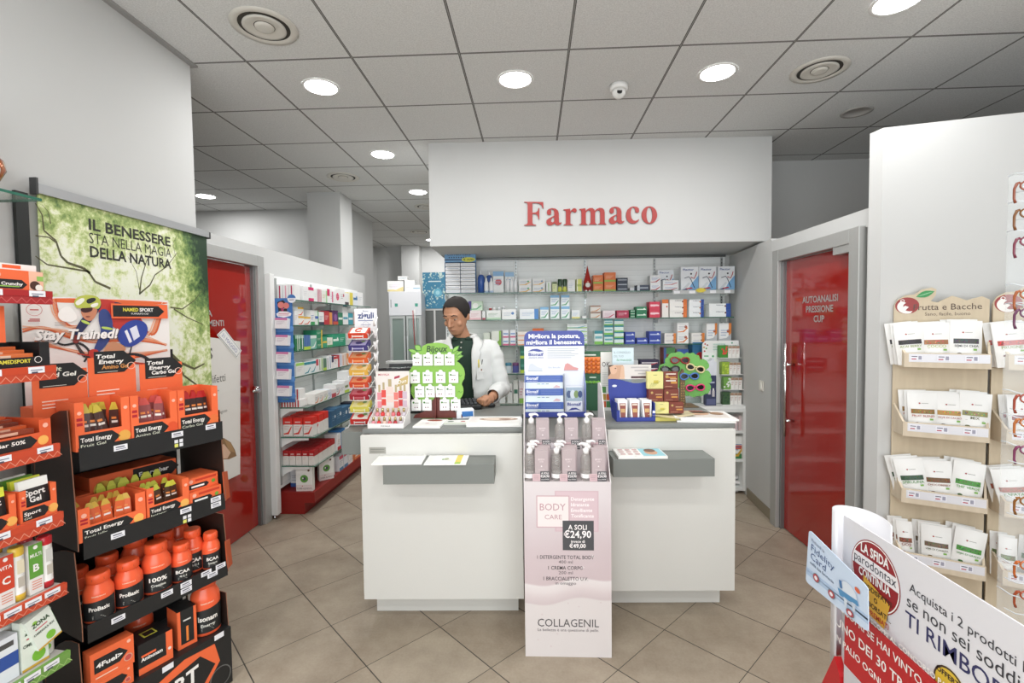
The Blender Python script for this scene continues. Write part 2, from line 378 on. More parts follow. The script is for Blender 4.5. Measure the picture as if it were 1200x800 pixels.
# the same lamps continue over the customer area behind the camera
for x in (-1.3, -.1, 1.12):
    for y in (.55, -.65): lamp_light(x, y, LAMP_E * .9); MB().lathe([(.0, CE - .004), (.104, CE - .004)], mat('ffffff', .5, 0, 'lamp', emit=LAMP_S), cx=x, cy=y, n=24, cap=False).build('trim_%d' % (10 + int(y > 0) * 3 + (x > -1) + (x > 1)), kind='structure')
for y in (5.4, 7.2):
    lamp_light(.4, y, LAMP_E * 1.5); lamp_light(2.9, y, LAMP_E * .5)
def make_vent():
    t = thing('round_air_vent', 'x x x x', 'ceiling vent')
    w = mat('cfccc4', .45); dk = mat('3b3833', .8)
    m = MB(); m.lathe([(.155, -.001), (.155, -.006), (.125, -.009), (.118, -.003)], w, n=36, cap=False); m.build('outer_ring', t)
    m = MB(); m.lathe([(0, -.002), (.12, -.002)], dk, n=36, cap=False); m.build('throat', t)
    m = MB(); m.lathe([(.098, -.003), (.100, -.010), (.085, -.011), (.060, -.005), (.048, -.003)], w, n=36, cap=False); m.build('middle_cone', t)
    m = MB(); m.lathe([(.045, -.004), (.042, -.012), (.03, -.015), (0, -.015)], w, n=28, cap=False); m.build('centre_cone', t)
    return t
vp = make_vent()
VL = [(-1.31, 2.36, 'round air vent in the ceiling at upper left'), (1.72, 2.97, 'round air vent in the ceiling at upper right'), (-1.88, 4.75, 'round air vent above the square pier'), (-1.32, 6.02, 'round air vent beside the bulkhead left edge'), (-1.80, 7.65, 'farthest round air vent over the rear store')]
for i, (x, y, lb) in enumerate(VL):
    o = vp if i == 0 else dup(vp, (0, 0, 0)); o.location = (x, y, CE); o['label'] = lb; o['group'] = 'round ceiling air vents'
m = MB(); m.lathe([(.10, 2 * 0 - .001), (.10, -.004), (.072, -.006), (.070, -.002), (0, -.002)], mat('aeaba7', .8), n=32, cap=False)
tag(m.build('speaker_grille', loc=(2.336, 3.578, CE)), 'round flat grey grille flush in the dark ceiling corner at right', 'ceiling speaker')
t = thing('dome_camera', 'small white dome security camera on the ceiling above the lettering', 'security camera', (.555, 3.07, CE))
MB().lathe([(.055, -.001), (.055, -.028), (.047, -.035)], mat('e4e4e2', .35), n=24).build('base', t)
MB().lathe([(.042, -.035), (.040, -.058), (.024, -.078), (0, -.084)], mat('dededc', .3), n=24).build('dome', t)
MB(Matrix.Translation((-.002, -.036, -.06)) @ Matrix.Rotation(radians(60), 4, 'X')).lathe([(.016, 0), (.016, .008), (0, .009)], mat('111111', .1), n=16).build('lens', t)
# light switch on the right return wall
t = thing('light_switch', 'small white light switch on the wall left of the right red door', 'switch', (1.841, 3.90, 1.02), radians(-90) + radians(-5))
MB().box(-.042, .042, -.008, -.001, -.04, .04, mat('e9e6dd', .35)).build('switch_plate', t, bevel=.002)
MB().box(-.012, .012, -.013, -.008, -.026, .026, mat('f6f4ee', .3)).build('rocker', t, bevel=.001)
# ================================================================ counters
CR = radians(1.6)
CT = 1.005
def make_counter(name, label, P0, width, wl, wr, shelf_px, ydepth=.72):
    """P0: lower left corner of the front panel"""
    t = thing(name, label, 'counter', (P0[0], P0[1], 0), CR)
    MB().box(0, width, 0, .028, .132, .985, LAM_W).build('front_panel', t, bevel=.0015)
    MB().box(.03, width - .03, .0285, ydepth - .04, .132, .978, LAM_W).build('body', t)
    MB().box(.03, width - .03, .115, ydepth - .08, .001, .1315, mat('cfcfca', .45)).build('plinth', t)
    MB().box(wl, wr, .062, ydepth, .9785, CT, GREY_TOP).build('worktop', t, bevel=.0015)
    return t
PL = (-.884, 2.37); PR = (.385, 2.475)
cL = make_counter('sales_counter', 'white sales counter on the left with small grey maker plate', PL, .825, -.01, .827, None)
cR = make_counter('sales_counter', 'white sales counter on the right with blank white front', PR, .66, -.015, .685, None)
def shelf_on(ct, P0, pxs, name='bag_shelf'):
    (xa, ya), (xb, yb), yd, dp = pxs
    a = aty(xa, ya, P0[1] - dp); b = aty(xb, yb, P0[1] - dp)
    x0 = a.x - P0[0]; x1 = b.x - P0[0]; zt = (a.z) ; zb = aty(xa, yd, P0[1] - dp).z
    MB().box(x0, x1, -dp, -.0005, zb, zt, GREY_SHELF).build(name, ct, bevel=.001)
    return x0, x1, zt
sL = shelf_on(cL, PL, ((447, 545), (577.5, 543.5), 568, .155))
sR = shelf_on(cR, PR, ((717.5, 538), (838, 536.5), 559, .155))
MB().box(-.135, -.0005, .10, .50, .86, .982, GREY_SHELF).build('side_shelf', cL, bevel=.001)
pl = MB(); pl.rect(.045, .13, .892, .925, mat('9b9a92', .4, .3), -.0008)
for i in range(2): pl.rect(.052, .122, .913 - i * .012, .9155 - i * .012, mat('6d6c68', .5), -.0012)
pl.build('maker_plate', cL)
MB().box(.8275, 1.20, .43, .70, .9785, CT, GREY_TOP).build('link_worktop', cL)
MB().box(.797, 1.19, .45, .675, .132, .978, LAM_W).build('link_body', cL)

# ---------------------------------------------------------------- papers and magazines
PAPER = mat('e9e9e6', .6)
def sheet_stack(name, label, cat, p, w, d, h, rz, prints=(), group=None, body=PAPER):
    m = MB(); m.box(-w / 2, w / 2, -d / 2, d / 2, 0, h, body)
    for k, (kind, a) in enumerate(prints):
        z = h + .0004 + .0002 * k
        if kind == 'r': x0, x1, y0, y1, c = a; m.add([(x0 * w, y0 * d, z), (x1 * w, y0 * d, z), (x1 * w, y1 * d, z), (x0 * w, y1 * d, z)], [(0, 1, 2, 3)], mat(c, .5))
        elif kind == 'e':
            cx, cy, rx, ry, c = a; n = 16
            m.add([(cx * w + rx * w * cos(2 * pi * i / n), cy * d + ry * d * sin(2 * pi * i / n), z) for i in range(n)], [tuple(range(n))], mat(c, .5))
    return tag(m.build(name, loc=(p[0], p[1], p[2]), rz=rz), label, cat, group)
def lines(x0, x1, y0, y1, n, c='8f8f8f'): return [('r', (x0, x1 - (i % 3) * .03, y1 - (y1 - y0) * i / n - .012, y1 - (y1 - y0) * i / n, c)) for i in range(n)]
zs = sL[2] + .0008
sheet_stack('paper_sheet', 'loose plain white sheets on the left bag shelf', 'paper', (-.66, 2.30, zs), .24, .165, .006, CR + .03, lines(-.25, .3, -.3, .3, 4, 'dcdcdc'))
sheet_stack('leaflet', 'white leaflet with yellow and green bands on left bag shelf', 'leaflet', (-.425, 2.292, zs), .20, .155, .005, CR, [('r', (.22, .36, -.5, .5, 'd8c85a')), ('r', (.22, .36, -.5, -.3, '9cc04a')), ('e', (-.02, .05, .06, .12, 'a9b48e')), ('e', (-.1, 0, .03, .06, '6d9a58'))] + lines(-.45, -.3, -.3, .4, 6, 'b9b9b9') + lines(.02, .15, -.3, .3, 5, 'c9c4a0'))
sheet_stack('magazine', 'magazine with blue edge and child portrait on right bag shelf', 'magazine', (.53, 2.40, sR[2] + .0008), .24, .15, .012, CR, [('r', (.02, .48, -.45, .45, '8fc4cf')), ('e', (.24, 0, .13, .3, 'c99a7c')), ('e', (.24, .2, .12, .2, '6d4a34'))] + [('r', (-.42 + .15 * (i % 3), -.32 + .15 * (i % 3), -.3 + .25 * (i // 3), -.15 + .25 * (i // 3), 'cba9a9')) for i in range(9)])
z0 = CT + .0008
sheet_stack('leaflet', 'folded leaflet with red print at front left of left counter', 'leaflet', (-.556, 2.54, z0), .145, .19, .010, -.05, [('e', (.05, .30, .3, .12, '9a4a30')), ('e', (-.1, -.1, .08, .05, 'd0a0a0'))] + lines(-.35, .35, -.4, .0, 5, 'c2bcbc'))
sheet_stack('leaflet', 'small leaflet with red and green marks under the earring tree', 'leaflet', (-.425, 2.575, z0), .15, .10, .006, .03, [('e', (.25, .1, .09, .1, 'a33')) if 0 else ('e', (.25, .1, .09, .12, 'b04a40')), ('e', (-.2, .1, .12, .15, '7a8a7a')), ('r', (-.5, .5, -.5, -.42, '7aa84a'))] + lines(-.4, .4, -.3, -.05, 3))
def magazine_art(c): return [('e', (.08, .12, .38, .2, c)), ('e', (.08, .12, .30, .12, 'ead8c8')), ('e', (.2, .1, .12, .08, '8b6a5a'))] + lines(-.46, -.3, -.35, .4, 7, 'd5a8a0')
sheet_stack('magazine', 'magazine with brown oval picture on top of the left counter pile', 'magazine', (-.215, 2.575, z0 + .0095), .285, .20, .006, .0, magazine_art('a98a72'))
sheet_stack('magazine', 'white magazine under the brown oval one on the left counter', 'magazine', (-.21, 2.572, z0), .29, .205, .009, .01, ())
PILE = [(.93, 2.665, .30, .21, -.10), (.945, 2.668, .30, .21, -.05), (.925, 2.672, .30, .205, -.13)]
zz = z0
for i, (x, y, w, d, a) in enumerate(PILE):
    last = i == 2
    sheet_stack('magazine', ['lowest thick white magazine of the pile at right counter end', 'middle white magazine of the pile at right counter end', 'top magazine showing a dark haired face at right counter end'][i], 'magazine',
                (x, y, zz), w, d, .008, a, ([('r', (-.45, .45, -.45, .4, 'd9d2cc')), ('e', (-.05, .1, .22, .28, 'c9a288')), ('e', (-.03, .30, .26, .18, '3c2a22')), ('e', (.3, .1, .12, .2, '9a7a60')), ('r', (-.45, .1, .36, .46, 'b05a50'))] if last else ()))
    zz += .0086
# dark card box and till things behind
t = thing('payment_terminal', 'black payment terminal lying behind the earring tree', 'card terminal', (-.43, 3.0, z0), .35)
m = MB(); m.add([(-.09, -.05, 0), (.09, -.05, 0), (.09, .05, 0), (-.09, .05, 0), (-.09, -.05, .03), (.09, -.05, .025), (.09, .05, .055), (-.09, .05, .06)], [(3, 2, 1, 0), (4, 5, 6, 7), (0, 1, 5, 4), (1, 2, 6, 5), (2, 3, 7, 6), (3, 0, 4, 7)], mat('1c1d1f', .35)); m.build('terminal_body', t, bevel=.006)
m = MB()
for i in range(4):
    for j in range(3): m.cbox(-.02 + i * .025, -.03 + j * .028, .034 + j * .009, .017, .018, .010, mat('4a4c50', .5))
m.build('keypad', t)
t = thing('till_monitor', 'black flat monitor behind the nail polish stand', 'monitor', (-.80, 2.93, z0), .12)
MB().cbox(0, 0, 0, .24, .16, .012, mat('17181a', .4)).build('monitor_base', t, bevel=.003)
MB().box(-.03, .03, .0, .02, .012, .17, mat('17181a', .4)).build('monitor_neck', t)
MB().box(-.18, .18, -.02, 0, .06, .275, mat('141517', .3)).build('monitor_back', t, bevel=.004)
MB().box(-.12, .16, .02, .10, .298, .312, mat('b9bab9', .4)).box(-.10, .14, .03, .09, .276, .298, mat('141517', .3)).build('receipt_ledge', t)
t = thing('card_reader', 'black hand scanner lying by the pharmacist fist', 'scanner', (-.345, 3.06, z0), -.25)
m = MB(); m.tube([(-.09, 0, .022), (-.04, 0, .03), (.02, 0, .028), (.06, 0, .02), (.10, 0, .014)], [.02, .026, .024, .016, .01], mat('1e1f21', .4), n=10); m.build('scanner_body', t)
tag(MB().box(-.05, .05, -.03, .03, 0, .05, mat('e8ecf0', .5)).rect(-.02, .045, .01, .04, mat('2f6fb3', .5), -.031).build('small_carton', loc=(-.40, 2.73, z0), rz=.3), 'small white and blue carton right of the brown tree trunk', 'carton')

# ---------------------------------------------------------------- pink body-care floor stand
SX, SY = .150, 2.157
def grad(nt, N, L, b):
    tc = N.new('ShaderNodeTexCoord'); sp = N.new('ShaderNodeSeparateXYZ'); L.new(tc.outputs['Object'], sp.inputs[0])
    # printed artwork: pink field ending in a wavy splash above a pale foot
    w = mth(nt, 'ADD', mth(nt, 'MULTIPLY', mth(nt, 'SINE', mth(nt, 'ADD', mth(nt, 'MULTIPLY', sp.outputs[0], 22), .6)), .012), mth(nt, 'MULTIPLY', sp.outputs[0], .09))
    z = mth(nt, 'SUBTRACT', sp.outputs[2], w)
    cr = N.new('ShaderNodeValToRGB'); e = cr.color_ramp.elements
    e[0].position = .0; e[0].color = lin('d4cfce'); e[1].position = 1; e[1].color = lin('d6cfcf')
    for p, c in ((.262, 'd2cccb'), (.268, 'c6b9bb'), (.30, 'cec3c4'), (.325, 'd6cece'), (.352, 'dad4d4'), (.36, 'c4b4b7'), (.52, 'c5b7ba'), (.75, 'd0c8ca')):
        q = e.new(p); q.color = lin(c)
    L.new(z, cr.inputs[0]); L.new(cr.outputs[0], b.inputs['Base Color']); b.inputs['Roughness'].default_value = .5
M_PINK = node_mat('printed_pink_card', grad)
st = thing('display_stand', 'tall pink cardboard floor stand printed BODY CARE between the counters', 'display stand', (SX, SY, 0), 0)
m = MB(); m.box(-.199, .199, 0, .006, 0, .822, M_PINK); K = .00394
def sx(px): return (px - 664.5 - (py_ - 664) * .022) * K
py_ = 595
PK = mat('c7adb4', .5); PKT = mat('b58f97', .5); WH = mat('f4eeee', .5); DK = mat('454649', .5); TX = mat('3d3a3c', .5); TX2 = mat('6a6265', .5)
m.rect(sx(648.5), sx(699), (768 - 618) * K, (768 - 570) * K, PK, -.0004)
m.rect(sx(650), sx(697.5), (768 - 616.8) * K, (768 - 571.3) * K, mat('cdb6bc', .5), -.0006)
m.rect(sx(627), sx(665.5), (768 - 613.5) * K, (768 - 575.5) * K, mat('c3a4ab', .5), -.0008)
m.rect(sx(628.2), sx(664.3), (768 - 612.3) * K, (768 - 576.7) * K, mat('e2d9d8', .5), -.001)
m.text('BODY', sx(646), (768 - 593) * K, .046, PKT, -.0014, fit=.118); m.text('CARE', sx(646.5), (768 - 603.5) * K, .031, PKT, -.0014, fit=.078)
for i, tt in enumerate(('Detergente', 'Idratante', 'Emolliente', 'Tonificante')): m.text(tt, sx(667.3), (768 - 581.5 - i * 6.6) * K, .023, WH, -.001, al='L', bold=.01)
m.rect(sx(657.3), sx(693.3), (768 - 640) * K, (768 - 605) * K, DK, -.0016)
py_ = 620
m.text('A SOLI', sx(675), (768 - 615.5) * K, .032, WH, -.002, bold=.015, fit=.085); m.text('€24,90', sx(675), (768 - 625) * K, .046, WH, -.002, bold=.02, fit=.125)
m.text('invece di', sx(675.5), (768 - 631) * K, .018, WH, -.002, bold=.015); m.text('€49,00', sx(675), (768 - 637) * K, .027, WH, -.002, bold=.02, fit=.075)
py_ = 665
for tt, y, s_, f_, mm in (('1 DETERGENTE TOTAL BODY', 650.5, .024, .26, TX), ('400 ml', 655.8, .021, .065, TX2), ('1 CREMA CORPO', 663.2, .024, .16, TX), ('200 ml', 668.6, .021, .065, TX2), ('1 BRACCIALETTO U.V.', 676, .024, .205, TX), ('in omaggio', 681, .020, .095, TX2)):
    m.text(tt, sx(662), (768 - y) * K, s_, mm, -.001, fit=f_, bold=.005)
for x, y in ((693.5, 648), (682, 661.3)): m.text('+', sx(x), (768 - y - 2) * K, .03, WH, -.001)
m.text('COLLAGENIL', sx(664.5), (768 - 731.5) * K, .053, mat('4c484a', .5), -.001, fit=.282); m.text('La bellezza è una questione di pelle.', sx(664.5), (768 - 737) * K, .019, TX2, -.001, fit=.282)
for x, z, r in ((-.12, .20, .004), (-.05, .11, .003), (.09, .14, .004), (.05, .24, .003), (-.14, .08, .003), (.15, .26, .003), (.0, .255, .003), (-.08, .05, .0035)): m.ring(x, z, r, .0012, mat('c4b0b3', .5), -.001, 10)
m.build('front_panel', st)
SIDE = [(0.006, 0), (.40, 0), (.40, 1.225), (.33, 1.235), (.27, 1.215), (.21, 1.14), (.14, 1.03), (.07, .93), (.03, .86), (0.006, .822)]
for s_, nm in ((-1, 'side_panel'), (1, 'side_panel')):
    x = s_ * .197
    m = MB(Matrix.Translation((x, 0, 0)) @ Matrix.Rotation(pi / 2, 4, 'Z')); m.slab([(a, b_) for a, b_ in SIDE], -.002, .002, mat('dad5d4', .5)); m.build(nm, st)
MB().box(-.195, .195, .396, .400, 0, .93, mat('d5d0d0', .5)).build('back_panel', st)
MB().box(-.195, .195, .007, .125, .812, .8195, mat('cfc6c7', .5)).box(-.195, .195, .125, .1275, .8195, .935, mat('cfc6c7', .5)).box(-.195, .195, .1275, .26, .930, .9355, mat('cfc6c7', .5)).build('product_step', st)

def make_pump():
    t = thing('pump_bottle', 'x x x x', 'bottle')
    cl = mat('b9b4b0', .06, 0, 'plastic', alpha=.38)
    m = MB(); m.lathe([(.0235, 0), (.0245, .004), (.0245, .10), (.021, .112), (.013, .120), (.011, .124)], cl, n=18)
    m.build('bottle_body', t)
    m = MB(); m.lathe([(.0248, .012), (.0250, .013), (.0250, .030), (.0248, .031)], mat('f0eeee', .4), n=18, cap=False)
    for i in range(3): m.M = Matrix.Translation((0, -.0252, 0)); m.rect(-.012, .012 - .004 * i, .085 - i * .008, .0875 - i * .008, mat('8d8a88', .5))
    m.M = Matrix.Translation((0, -.0252, 0)); m.text('COLLAGENIL', 0, .068, .006, mat('77716f', .5)); m.text('BODY', 0, .052, .007, mat('77716f', .5)); m.M = Matrix()
    m.build('bottle_print', t)
    m = MB(); wt = mat('f5f4f3', .3)
    m.lathe([(.0135, .122), (.0135, .142), (.010, .145), (.0055, .146), (.0055, .157), (.011, .158), (.012, .166), (.008, .169)], wt, n=16)
    m.tube([(0, 0, .164), (.02, 0, .166), (.030, 0, .162), (.034, 0, .156)], [.006, .0055, .0045, .004], wt, n=8); m.build('pump', t)
    return t
def make_carebox():
    t = thing('care_box', 'x x x x', 'box'); c = CARD('b3a4a6')
    MB().cbox(0, 0, 0, .062, .055, .142, c).build('carton', t)
    m = MB(); y = -.0279
    m.text('BODY', 0, .096, .011, mat('e9e0e0', .5), y); m.text('CARE', 0, .087, .007, mat('e9e0e0', .5), y); m.disc(0, .068, .003, mat('efe9e9', .5), y, 8); m.rect(-.015, .015, .052, .0535, mat('d9cccd', .5), y)
    m.build('carton_print', t); return t
pb = make_pump(); cb = make_carebox()
def pricetag(parent_pos, lb):
    m = MB(); m.rect(-.006, .036, 0, .046, DK); m.rect(-.042, -.006, 0, .034, mat('c9adb1', .5), -.0004)
    m.text('A SOLI', .015, .033, .0125, WH, -.0008, bold=.02, fit=.034); m.text('€24,90', .015, .018, .016, WH, -.0008, bold=.02, fit=.040); m.text('invece di €49,00', .015, .006, .008, WH, -.0008, fit=.036)
    for i in range(3): m.rect(-.036, -.014, .024 - i * .007, .0255 - i * .007, mat('8f7a7e', .5), -.0008)
    m.slab([(-.042, 0), (.036, 0), (.036, .046), (-.006, .046), (-.006, .034), (-.042, .034)], .0003, .0012, mat('dddad9', .5))
    return tag(m.build('price_card', loc=parent_pos), lb, 'price card', 'price cards on the pink stand')
cnt = 0
NM = {0: 'left', 1: 'middle', 2: 'right'}
first = True
for row, (yy, zz, pxs, py) in enumerate(((.040, .8205, (621, 652.5, 687), 559), (.092, .8205, (624, 655, 690), 559), (.165, .9362, (623, 656.5, 688), 517))):
    for c, px in enumerate(pxs):
        X = aty(px, 530 if row < 2 else 500, SY + yy).x - .002
        rn = ['front row', 'second row', 'raised back row'][row]
        for pr, dx, dy, w in ((pb, 0, 0, 'clear pump bottle with white pump'), (cb, .055, .003, 'mauve body care carton')):
            if pr is pb and first: o = pb
            elif pr is cb and first: o = cb; first = False
            else: o = dup(pr, (0, 0, 0))
            o.location = (X + dx, SY + yy + dy, zz)
            if pr is pb and row == 0 and c == 2: o.rotation_euler = (0, 0, 2.7)
            elif pr is pb: o.rotation_euler = (0, 0, [.1, -.1, .3][c])
            o['label'] = '%s, %s column, %s of the pink floor stand' % (w, NM[c], rn); o['group'] = 'pump bottles on the pink stand' if pr is pb else 'cartons on the pink stand'
        if row == 0: pricetag((X + .055, SY + .0110, .8206), 'small A SOLI price card, %s column, front edge of pink stand' % NM[c])
        if row == 2: pricetag((X + .058, SY + .136 - .0025, .9362 ), 'small A SOLI price card, %s column, back row of pink stand' % NM[c])

# ---------------------------------------------------------------- insole display on the link counter
BL = mat('39479a', .45); BL2 = mat('3f5fae', .45); LB = mat('c6d3e2', .5)
bx, by = .125, 2.80
t = thing('insole_display', 'white and blue insole display headed Migliora la postura', 'display', (bx, by, CT + .0008), .01)
wd = .176
out = [(-wd, .0), (wd, 0), (wd, .455)] + [(wd - .04 + .04 * cos(a * pi / 10), .455 + .04 * sin(a * pi / 10)) for a in range(1, 5)] + [(wd - .04, .495), (-wd + .04, .495)] + [(-wd + .04 - .04 * cos(a * pi / 10), .455 + .04 * sin(a * pi / 10)) for a in range(4, 0, -1)] + [(-wd, .455)]
m = MB(); m.slab(out, 0, .006, mat('e6e9ef', .5)); m.build('back_card', t)
m = MB(); m.poly([(-wd, .405)] + [(wd, .405)] + out[2:], BL, -.0006)
W2 = mat('f7f8fb', .5)
m.text('Migliora la postura,', 0, .452, .036, W2, -.001, bold=.03, fit=.30); m.text('migliora il benessere.', 0, .416, .036, W2, -.001, bold=.03, fit=.325)
m.poly([(-.155, .375), (-.13, .388), (-.10, .39), (-.06, .376), (-.09, .372), (-.12, .378)], BL, -.0006)
m.text('Bionaif', -.107, .348, .026, BL, -.0006, bold=.03, fit=.088); m.text('plantare attivo', -.107, .335, .011, BL, -.0006, bold=.01, fit=.085)
for i in range(6): m.rect(-.04, .14 - (i % 3) * .02, .388 - i * .0105, .3905 - i * .0105, mat('a9b0bb', .5), -.0006)
sh = [(0, .0), (.07, .0), (.075, .012), (.05, .02), (.03, .036), (.02, .042), (.008, .036), (.004, .02)]
for x0, c in ((-.155, 'd3d9e2'), (.055, 'd99a98')): m.poly([(x0 + a * 1.15, .262 + b_) for a, b_ in sh], mat(c, .5), -.0006); m.rect(x0, x0 + .085, .259, .262, mat('9aa5b8', .5), -.0008)
m.text('Dis Benefit', 0.0, .275, .012, mat('98a6c8', .5), -.0006, fit=.07)
m.build('header_print', t)
for s_ in (-1, 1):
    mm = MB(Matrix.Translation((s_ * (wd - .001), 0, 0)) @ Matrix.Rotation(pi / 2, 4, 'Z')); mm.slab([(-.07, 0), (.006, 0), (.006, .30), (0, .26), (-.04, .2), (-.07, .19)], -.0015, .0015, mat('8d9bd0', .5)); mm.build('side_wing', t)
MB().box(.055, .058, -.07, -.0005, 0, .245, mat('d5d9e2', .5)).box(-.174, .172, -.072, -.07, 0, .03, BL).build('divider', t)
m0 = None
for i in range(3):
    m = MB(); m.box(-.11, .11, 0, .02, 0, .085, mat('dfe9ee', .5))
    m.rect(-.11, .11, .045, .085, BL2, -.0005); m.text('Bionaif', -.068, .060, .025, W2, -.001, bold=.02, fit=.07); m.text('plantare attivo', -.068, .050, .008, W2, -.001, fit=.06)
    for k in range(4): m.rect(-.02, .095, .053 + k * .007, .0545 + k * .007, mat('7f97cf', .5), -.001)
    for k, c in enumerate(('4fa07a', '4f6fc0', '3f6f7f')): m.rect(-.04 + k * .025, -.022 + k * .025, .033, .036, mat(c, .5), -.0008)
    m.rect(-.10, .10, .006, .008, mat('a9b9c9', .5), -.0008); m.poly([(.05, .012), (.09, .012), (.095, .02), (.07, .028)], mat('d0aeb2', .5), -.0008)
    o = m.build('insole_pack', loc=rot_off((bx, by, CT + .0015), 0, -.062, -.024 - .0215 * (2 - i), .085 * 0 + (.0, .075, .15)[i]), rz=0)
    tag(o, '%s blue and white insole pack in the left column of insole display' % ('lowest', 'middle', 'topmost')[i], 'insole pack', 'insole packs in the display')
    o.location.y = by - .024 - .0215 * (2 - i)
m = MB(); m.box(-.047, .047, 0, .012, 0, .17, mat('eef1f6', .5)); m.rect(-.047, .047, .085, .165, mat('a9bccc', .5), -.0005)
for k, (c, x, r) in enumerate((('4d5f86', -.03, .014), ('d9e2ea', -.008, .016), ('88a068', .012, .014), ('3d4f80', .034, .013))): m.disc(x, .125, r, mat(c, .5), -.0008 - k * .0002, 12, r * 1.6)
m.text('Bionaif', 0, .058, .026, BL, -.0008, bold=.03, fit=.08); m.poly([(-.035, .03), (-.015, .045), (.01, .046), (.04, .03), (.01, .036)], BL, -.0008)
tag(m.build('leaflet_bundle', loc=(bx + .112, by - .035, CT + .0015)), 'bundle of white and blue leaflets in right pocket of insole display', 'leaflets')

# ---------------------------------------------------------------- earring tree
GR = mat('86b94a', .5); GRD = mat('3f7a2a', .5); BRN = mat('6b2a22', .5, 0, 'card')
et = thing('earring_tree', 'green cardboard tree display headed Bijoux hung with white earring cards', 'display', (-.553, 2.685, CT + .0008), .02)
k = .00475   # metres per photo pixel at its distance
def tp(px, py): return ((px - 513) * k, (494 - py) * k)
def blob(cs, n=90):
    """outline of a union of ellipses, marched by angle from its middle"""
    cx = sum(c[0] for c in cs) / len(cs); cz = sum(c[1] for c in cs) / len(cs); out = []
    for i in range(n):
        a = 2 * pi * i / n; d = Vector((cos(a), sin(a))); r = .01
        for (x, z, rx, rz_) in cs:
            for j in range(160, 0, -1):
                q = j * .003
                if q <= r: break
                if ((cx + d.x * q - x) / rx) ** 2 + ((cz + d.y * q - z) / rz_) ** 2 <= 1: r = q; break
        out.append((cx + d.x * r, cz + d.y * r))
    return out
cs = []
for px, py, rx, ry in ((514, 440, 26, 20), (498, 442, 18.5, 18), (531, 440, 17, 17), (498, 460, 16, 15), (530, 460, 16, 15), (513, 418, 24, 10), (500, 417, 17, 9), (526, 418, 18, 9), (513, 408, 17, 6)):
    x, z = tp(px, py); cs.append((x, z, rx * k, ry * k))
m = MB(); m.slab(blob(cs), 0, .006, GR)
CROWN = m
m = MB()
tr = [tp(*p) for p in ((484, 493), (544, 493), (543, 489), (535, 486), (526, 482), (521, 474), (519, 462), (509, 462), (508, 474), (504, 482), (495, 486), (486, 489))]
m.slab(tr, .0065, .012, BRN); m.M = Matrix.Translation((-.003, 0, 0)) @ Matrix.Rotation(pi / 2, 4, 'Z'); m.slab([(-.05, 0), (.05, 0), (.04, .03), (.02, .11), (-.012, .15), (-.014, .05)], -.002, .002, BRN); m.build('trunk', et)
m = MB(); m.M = Matrix.Translation((0, 0, 0))
m.lathe([(.09, 0), (.09, .004)], mat('55803a', .5), n=30); m.build('base_disc', et)
m = CROWN
def leaf(cx, cz, l, w, a, col, y=-.001):
    pts = [(l * (t_ - .5), w * sin(pi * t_)) for t_ in (0, .2, .4, .6, .8, 1)] + [(l * (t_ - .5), -w * sin(pi * t_)) for t_ in (.8, .6, .4, .2)]
    return [(cx + p[0] * cos(a) - p[1] * sin(a), cz + p[0] * sin(a) + p[1] * cos(a)) for p in pts]
for (px, py, l, w, a) in ((486, 412, .065, .013, -.35), (537, 410, .06, .012, .75), (541, 415, .05, .010, .5), (542, 419, .045, .009, .25), (492, 408, .05, .02, -.7)):
    x, z = tp(px, py); m.slab(leaf(x, z, l, w, a, GR), -.003, -.0005, GRD); m.poly(leaf(x, z, l * .8, w * .7, a, GR), mat('8fc35c', .5), -.0035)
x, z = tp(510, 410); m.text('Bijoux', x + .022, z - .013, .048, mat('1f3f1a', .5), -.0012, bold=.02, shear=.15, fit=.12)
x, z = tp(513, 414); m.rect(x - .02, x + .08, z, z + .003, GRD, -.0012)
for px, py in ((484, 463), (541, 442), (541, 462), (486, 440)):
    x, z = tp(px, py); m.tube([(x - .012, -.001, z), (x - .004, -.001, z + .008), (x + .006, -.001, z - .004), (x + .014, -.001, z + .006)], .0012, GRD, n=5)
m.build('tree_crown', et)
def make_card():
    t = thing('earring_card', 'x x x x', 'earring card')
    w = mat('f0f0ee', .45)
    m = MB(); m.slab([(-.0235, -.062), (.0235, -.062), (.0235, -.008), (.010, -.007), (.008, .0), (.004, .003), (-.004, .003), (-.008, 0), (-.010, -.007), (-.0235, -.008)], -.010, -.001, w)
    m.build('card', t)
    m = MB(); m.disc(-.013, -.022, .005, GRD, -.0105, 8); m.rect(-.008, .012, -.026, -.0225, mat('7d8a7a', .5), -.0105); m.rect(-.012, .012, -.0345, -.033, mat('c0c4c0', .5), -.0105); m.build('card_print', t)
    m = MB()
    for s_ in (-1, 1): m.ball((s_ * .006, -.0115, -.046), .003, mat('8a5a6a', .3), n=8, k=5)
    m.build('earring_pair', t); return t
ec = make_card(); n = 0
rows = [(409, (491.5, 504, 517, 530)), (430, (488, 503, 519, 534.5)), (447, (493, 506, 518.5, 530)), (463, (489, 502, 523, 536))]
for r_, (py, pxs) in enumerate(rows):
    for c, px in enumerate(pxs):
        x, z = tp(px, py + 5); p = rot_off((-.553, 2.685, CT), .02, x, -.003, z)
        o = ec if n == 0 else dup(ec, p); o.location = p; o.rotation_euler = (0, 0, .02 + (-.1, .05, .12, -.05)[(c + r_) % 4]); n += 1
        o.scale = (1.15,) * 3; o['label'] = 'white earring card hung on green tree, %s row, %s from left' % (['top', 'second', 'third', 'lowest'][r_], ORD[c]); o['group'] = 'earring cards on the tree'

